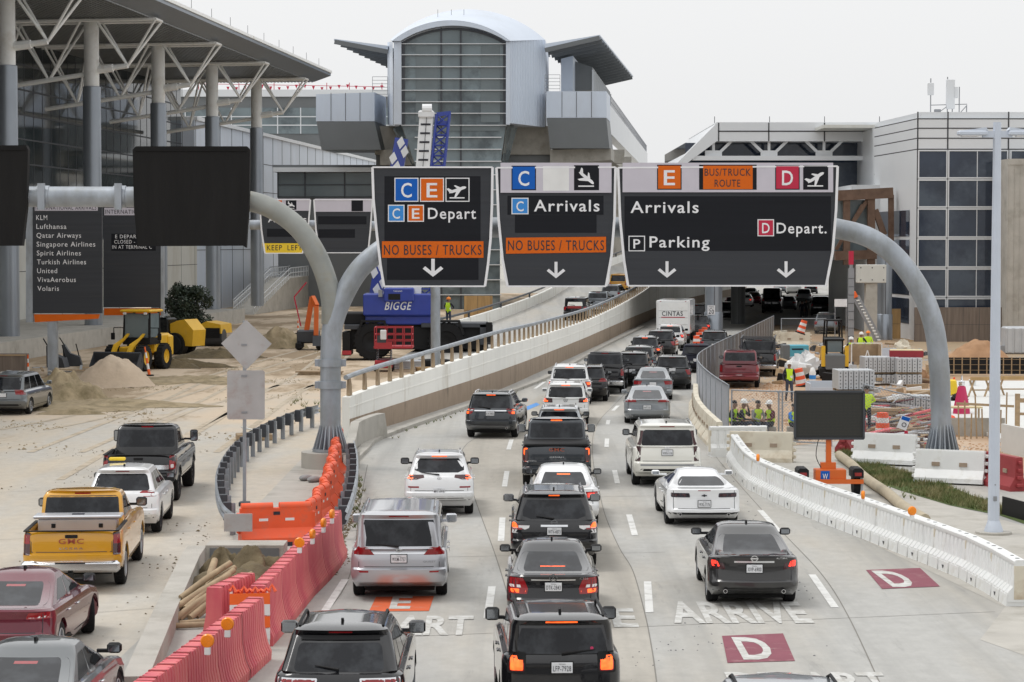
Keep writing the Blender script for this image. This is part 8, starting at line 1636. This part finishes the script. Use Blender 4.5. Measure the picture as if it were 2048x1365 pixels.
car('sedan', 'sedan', 'silver sedan with red corner lamps ahead of the lamp-band sedan', 'sedan', 'midgrey', 1306, 799, 4, L=4.8, W=1.84, H=1.45, gr=.4, rr=1.55, plate='', lit=False, dimhigh=1)
car('suv', 'crossover', 'black small crossover with pale plate in the right lane', 'SUV', 'darkgrey', 1345, 778, 5, L=4.5, W=1.86, H=1.68, plate='', lit=False, dimhigh=1, pz=1.0)
car('suv', 'hatchback', 'navy hatchback with pale roof beside the fence', 'car', 'navy', 1393, 745, 6, L=4.3, W=1.82, H=1.6, plate='', lit=False, detail=1)
car('suv', 'suv', 'dark grey SUV at the far end of the fence by the orange drums', 'SUV', 'slate', 1429, 714, 7, L=4.6, W=1.86, H=1.7, plate='', lit=False, detail=1)
# --- left lane
car('suv', 'suv', 'black SUV with wide red lamps, nearest in the left lane', 'SUV', 'black', 686, 1474, 0, L=4.75, W=1.90, H=1.71, plate='', gr=.20, rr=.66, th=.24, rails='trim', lit=False, dimhigh=1, rear_glass=[(1.12, -.66, .66), (1.48, -.60, .60)], mirrorcol='body', mirror=(.14, .26, .20), mout=.08,
    lamp=[('chrome', [(.86, .34, .95), (1.04, .30, .96)], None), ('tail', [(.88, .37, .94), (1.02, .33, .95)], None)], extra=[('spoiler', 'trim', 'rear', [(1.52, -.58, .58), (1.58, -.56, .56)], 0, .05)], wlen=.35)
car('van', 'minivan', 'silver minivan with flag sticker on its side in the left lane', 'van', 'silver', 801, 1189, -1, L=5.1, W=1.97, H=1.82, plate='WXM-7757', pz=.88, gr=.06, rr=.20, th=.17, lit=False, dimhigh=1, rear_glass=[(1.13, -.82, .82), (1.30, -.80, .80), (1.66, -.70, .70)], rails='chrome', badge=('ring', 1.07, .06), chromebar=(.985, .62, .014), texts=[('QUEST', -.62, .80, .26, .035, 'steel')], mirror=(.14, .24, .2), mout=.08, mirrorcol='body', trim=None,
    lamp=[('tail', [(.95, .50, .97), (1.10, .62, .97), (1.16, .88, .96)], None), ('white_lens', [(.99, .62, .90), (1.08, .70, .90)], None)], extra=[('+side_marker', 'tail', 'rear', [(.60, .62, .80), (.635, .62, .82)], 0)], hbw=.2)
car('suv', 'crossover', 'white crossover with narrow red lamps indicating in the left lane', 'SUV', 'white', 879, 1027, -1.5, L=4.48, W=1.85, H=1.66, plate='MSC-0938', pz=.70, noframe=1, gr=.20, rr=.62, th=.26, rear_glass=[(1.17, -.50, .50), (1.23, -.66, .66), (1.34, -.66, .66), (1.52, -.52, .52)], rails='chrome', mirror=(.13, .24, .18), mout=.08, badge=('oval', 1.03, .06), t1=.46, tw=.08, hbw=.20,
    lamp=[('taildark', [(1.0, .60, .90), (1.05, .40, .90), (1.12, .42, .88)], None), ('lit', [(1.02, .70, .87), (1.11, .68, .86)], None)], extra=[('+fog_marker', 'tail', 'rear', [(.78, .54, .82), (.82, .54, .84)], 0)])
car('suv', 'suv', 'dark blue-grey SUV with silver lower bumper angled toward the ramp wall', 'SUV', 'slate', 986, 874, 6, L=4.9, W=1.92, H=1.70, plate='KVR-4402', pz=.95, gr=.18, rr=.48, rails='chrome', th=.22, chromebar=(1.05, .60, .02), mirrorcol='body', t1=.36,
    lamp=[('tail', [(.92, .72, .92), (1.12, .58, .92)], None), ('lit', [(.93, -.90, -.80), (1.10, -.89, -.80)], None)], extra=[('skid_plate', 'steel', 'rear', [(.36, -.70, .70), (.50, -.76, .76)], .05, .02)], exhaust=(-.62,))
# --- left road
car('pickup', 'pickup_truck', 'amber yellow pickup with silver toolbox across its bed', 'pickup', 'ochre', 157, 1168, -4, L=5.9, W=2.06, H=1.92, plate='STK-9978', pz=.60, noframe=1, lit=False, dimhigh=1, texts=[('GMC*', 0, 1.02, .52, .11, 'grille'), ('SIERRA', 0, .90, .50, .045, 'chrome')], mirror=(.14, .24, .20), mout=.12,
    lamp=[('taildark', [(.78, .86, 1.01), (1.24, .85, 1.0)], None), ('tail', [(1.0, .87, 1.0), (1.2, .86, .99)], None), ('white_lens', [(.80, .87, .97), (.88, .87, .97)], None)]) if M.setdefault('grille', pm('badge_red', (.25, .06, .03), .4)) else None
yt = [o for o in COL.objects if o.name == 'pickup_truck.002'][0]
tbx_ = empty('tool_box', (0, 0, 0), 0, 'silver checker-plate toolbox lying across the yellow pickup bed', 'toolbox'); tbx_.location = yt.matrix_basis @ Vector((-1.55, 0, 1.12)); tbx_.rotation_euler = yt.rotation_euler
f = MB(); f.box((0, 0, .12), (.55, 1.66, .34), None, .02); f.build('box', 'alu2', tbx_) if M.setdefault('alu2', pm('bright_aluminium', (.62, .64, .68), .35, .7)) else None
f = MB(); f.box((0, 0, .33), (.60, 1.86, .07), None, .02); f.build('lid', 'alu2', tbx_); f = MB(); f.box((-.05, 0, .375), (.1, .26, .015)); f.build('handle', 'navy', tbx_)
for s in (-.5, .5): f = MB(); f.box((-.285, s, .15), (.02, .09, .09), None, .01); f.build('latch', 'trim', tbx_)
car('suv', 'crossover', 'white crossover with yellow roof sign between the two left pickups', 'SUV', 'white', 250, 1064, -3, L=4.6, W=1.86, H=1.66, plate='', lit=False, dimhigh=1, gr=.2, rr=.62, th=.27, rimdark=True, mirrorcol='trim', lamp=[('tail', [(.98, .56, .91), (1.08, .46, .90), (1.12, .52, .88)], None)])
wr_ = [o for o in COL.objects if o.get('label', '').startswith('white crossover with yellow')][0]
f = MB(); f.box((0, 0, .05), (.16, .42, .08), None, .02); o = tag(f.build('roof_sign', 'signyel'), 'flat yellow sign on the roof of the white crossover', 'roof sign'); o.location = wr_.matrix_basis @ Vector((.1, .35, 1.665)); o.rotation_euler = wr_.rotation_euler
car('pickup', 'pickup_truck', 'tall black pickup with chrome tailgate band and big mirrors', 'pickup', 'black', 288, 1000, -2, L=6.0, W=2.05, H=2.08, plate=None, lit=False, gc=.52, r=.47, ww=.31, mirror=(.13, .22, .34), mout=.26, dimhigh=1, bumpermat='trim', bump=.66, rimdark=True, spokes=8,
    lamp=[('tail', [(.98, .86, 1.0), (1.36, .85, .99)], None), ('white_lens', [(1.02, .89, .97), (1.12, .89, .97)], None)], extra=[('tailgate_band', 'chrome', 'rear', [(.98, -.84, .84), (1.10, -.84, .84)], .02, .012)])
car('sedan', 'sedan', 'wine red sedan leaving the left edge in front of the yellow pickup', 'sedan', 'wine', 24, 1318, 1, L=4.62, W=1.80, H=1.44, plate=None, gr=.40, rr=1.58, th=.31, lit=False, dimhigh=1, steer=16, mirrorcol='trim', handle='chrome', lamp=[('tail', [(.84, .45, .88), (.95, .50, .88)], None), ('white_lens', [(.86, .48, .82), (.89, .5, .84)], None)])
car('sedan', 'sedan', 'charcoal sedan at the bottom left corner', 'sedan', 'pewter', 44, 1508, 0, L=4.7, W=1.84, H=1.45, plate=None, gr=.38, rr=1.55, th=.30, lit=False, dimhigh=1, mirrorcol='trim', handle='chrome')
car('van', 'minivan', 'grey minivan parked on the dirt at the left edge', 'van', 'grey2', 18, 828, 3, L=5.1, W=1.96, H=1.75, plate='', lit=False, dimhigh=1, gr=.1, rr=.36, pz=.86, badge=('oval', 1.0, .06), lamp=[('tail', [(.88, .54, .96), (1.08, .50, .96)], None), ('white_lens', [(.98, .56, .93), (1.04, .53, .93)], None)], mirrorcol='body') if M.setdefault('grey2', paint('grey2', (.15, .165, .175), .5, .3)) else None
# --- yard
car('pickup', 'pickup_truck', 'dark red pickup parked inside the site fence', 'pickup', 'crimson', 1479, 775, 7, L=5.7, W=2.0, H=1.85, plate='', pz=.62, lit=False, dimhigh=1, bed=.35, bumpermat='crimson_', noframe=1) if M.setdefault('crimson_', MATS['paint_crimson']) else None
car('pickup', 'pickup_truck', 'black work pickup with ladder rack behind the dark red pickup', 'pickup', 'black', 1516, 752, 8, L=6.0, W=2.1, H=1.98, plate=None, lit=False, dimhigh=1)
bp2 = [o for o in COL.objects if o.get('label', '').startswith('black work pickup')][0]
f = MB()
for x in (-2.9, -1.0):
    for s in (-.9, .9): f.bar((x, s, 1.25), (x, s, 2.1), .06)
    f.bar((x, -.92, 2.1), (x, .92, 2.1), .06)
for s in (-.9, .9): f.bar((-2.95, s, 2.1), (1.0, s, 2.13), .06)
f.build('ladder_rack', 'darksteel', bp2)
# --- box truck
tg_ = G(1346, 689); bt = empty('box_truck', tg_, R(90 - 8) - PI / 2, 'white box truck with dark lettering over a red line entering the underpass', 'truck')
f = MB(); f.box((0, 3, 1.95), (2.42, 6, 2.4), None, .04); bx_ = f.build('cargo_box', 'vw', bt) if M.setdefault('vw', MATS['paint_vanwhite']) else None
f = MB(); f.bx(-1.05, 1.05, -.02, 0, .9, 3.0); f.build('roller_door', 'plwhite', bx_); f = MB()
for z in (1.4, 1.9, 2.4): f.bx(-1.04, 1.04, -.026, -.02, z, z + .015)
f.build('door_seams', 'line', bx_)
f = MB(); text(f, 'CINTAS*', Matrix.Translation((-.05, -.03, 2.05)) @ FRONT, 1.5, .34, th=.004); f.build('lettering', 'navy', bx_, fix=False); f = MB(); f.bx(-.85, .85, -.034, -.028, 1.92, 1.97); f.build('red_line', 'signred', bx_)
f = MB(); f.bx(-1.15, 1.15, -.15, .05, .42, .60); f.build('bumper', 'darksteel', bt); f = MB(); f.bx(-.9, .9, 0, 8, .5, .74); f.build('chassis', 'under', bt); f = MB(); f.box((0, 7.2, 1.45), (2.1, 2.2, 1.9), None, .2); f.build('cab', 'vw', bt)
for s in (-1, 1):
    for y in (1.5, 7): f = MB(); f.lathe([(.2, -.14), (.42, -.15), (.46, -.08), (.46, .08), (.42, .15), (.2, .14)], 18, Matrix.Translation((s * .98, y, .46)) @ Matrix.Rotation(PI / 2, 4, 'Y')); f.build('wheel', 'tyre', bt, 40)
    f = MB(); f.bx(s * 1.12 - .06, s * 1.12 + .06, -.16, -.15, .62, .74); f.build('tail_light', 'tail', bt); f = MB(); f.box((s * 1.4, 6.6, 1.7), (.18, .1, .4)); f.build('mirror', 'trim', bt)
    f = MB(); f.bx(s * .9 - .05, s * .9 + .05, -.03, -.01, 3.06, 3.10); f.build('marker_lamp', 'tail', bx_)
# --- ramp traffic (on the ramp road), and the far lanes under the deck
def ramp_z(y): return interp(y, [(p.y, z) for p, z in zip(inn, dz)])
def on_ramp(px, py):
    """point of the ramp road seen at a pixel"""
    d = ray(px, py); y = 130.0
    while y < 320:
        if CAMZ + d.z * y / d.y <= ramp_z(y): break
        y += .5
    return Vector((d.x * y / d.y, y, ramp_z(y)))
p = on_ramp(1153, 641); car('suv', 'offroader', 'dark open off-roader with red cargo driving up the ramp', 'SUV', 'black', 0, 0, 10, L=4.2, W=1.9, H=1.85, plate=None, loc=p, lit=False, detail=1, pitch=1.5, gr=.1, rr=.2, th=.14, extra=[('cargo_panel', 'wallwhite', 'rear', [(1.2, -.6, .6), (1.5, -.55, .55)], 0, .02), ('red_cargo', 'tail', 'rear', [(1.0, -.5, .6), (1.2, -.5, .6)], 0, .02)])
p = on_ramp(1192, 628); car('pickup', 'pickup_truck', 'grey pickup climbing the ramp in front of the off-roader', 'pickup', 'midgrey', 0, 0, 12, L=5.6, W=1.95, H=1.85, plate=None, loc=p, lit=False, detail=1, pitch=1.5)
p = on_ramp(1224, 607); car('suv', 'suv', 'pale grey SUV farther up the ramp behind the rail', 'SUV', 'steelgrey', 0, 0, 14, L=4.7, W=1.88, H=1.75, plate=None, loc=p, lit=False, detail=1, pitch=1.5)
p = on_ramp(1240, 586); car('van', 'taxi_van', 'yellow van topmost on the ramp between the signs', 'van', 'ochre', 0, 0, 16, L=4.8, W=1.9, H=1.9, plate=None, loc=p, lit=False, detail=0, pitch=1.5)
far = [('van', 'black tall van with red lamps in the shade of the deck', 1544, 626, 9, 'black', 'red', dict(W=2.1, H=2.6, L=5.6)), ('sedan', 'dark green car right of the tall black van under the deck', 1576, 620, 9, 'pewter', False, {}), ('suv', 'black SUV by the dark bystanders under the deck', 1641, 632, 8, 'black', False, dict(W=2.0, H=1.95, L=5.2)), ('suv', 'silver SUV parked in the shade behind the site gate', 1652, 668, 10, 'midgrey', False, dict(W=1.85, H=1.7)),
       ('suv', 'dark SUV right of the box truck with red brake lamp', 1397, 676, 8, 'darkgrey', 'red', dict(H=1.75)), ('van', 'dark van ahead of the box truck beside the column', 1393, 655, 9, 'black', False, dict(H=2.0)), ('suv', 'dark SUV just right of the speed limit column', 1453, 640, 9, 'black', False, {}), ('suv', 'red-lamped SUV far up the left lanes in the underpass', 1467, 627, 9, 'wine', 'red', {}), ('sedan', 'white roofed car far up the lanes in the underpass', 1489, 614, 9, 'white', 'red', {}), ('suv', 'pale SUV farthest up the lanes in the underpass', 1500, 603, 9, 'vanwhite', False, {}), ('sedan', 'maroon car in the underpass beyond the dark second column', 1507, 609, 9, 'wine', False, {}),
       ('van', 'white van in daylight beyond the deck', 1588, 589, 9, 'vanwhite', False, dict(W=2.2, H=2.6, L=6)), ('suv', 'dark SUV in daylight beyond the deck, right of the white van', 1622, 588, 9, 'darkgrey', False, {}), ('suv', 'grey SUV in daylight beyond the deck, left of the white van', 1560, 586, 9, 'midgrey', False, {}), ('suv', 'silver SUV nose to tail with the black SUV under the deck', 1608, 606, 9, 'silver2', False, {})]
for k_, lb, px, py, yw, cl_, lit_, kw in far:
    a = dict(L=4.6, W=1.86, H=1.7 if k_ != 'sedan' else 1.45); a.update(kw); car(k_, {'van': 'van', 'sedan': 'car', 'suv': 'suv'}[k_], lb, 'van' if k_ == 'van' else 'car', cl_, px, py, yw, plate=None, detail=0, lit=lit_, dimhigh=1, fin=False, wiper=False, **a)
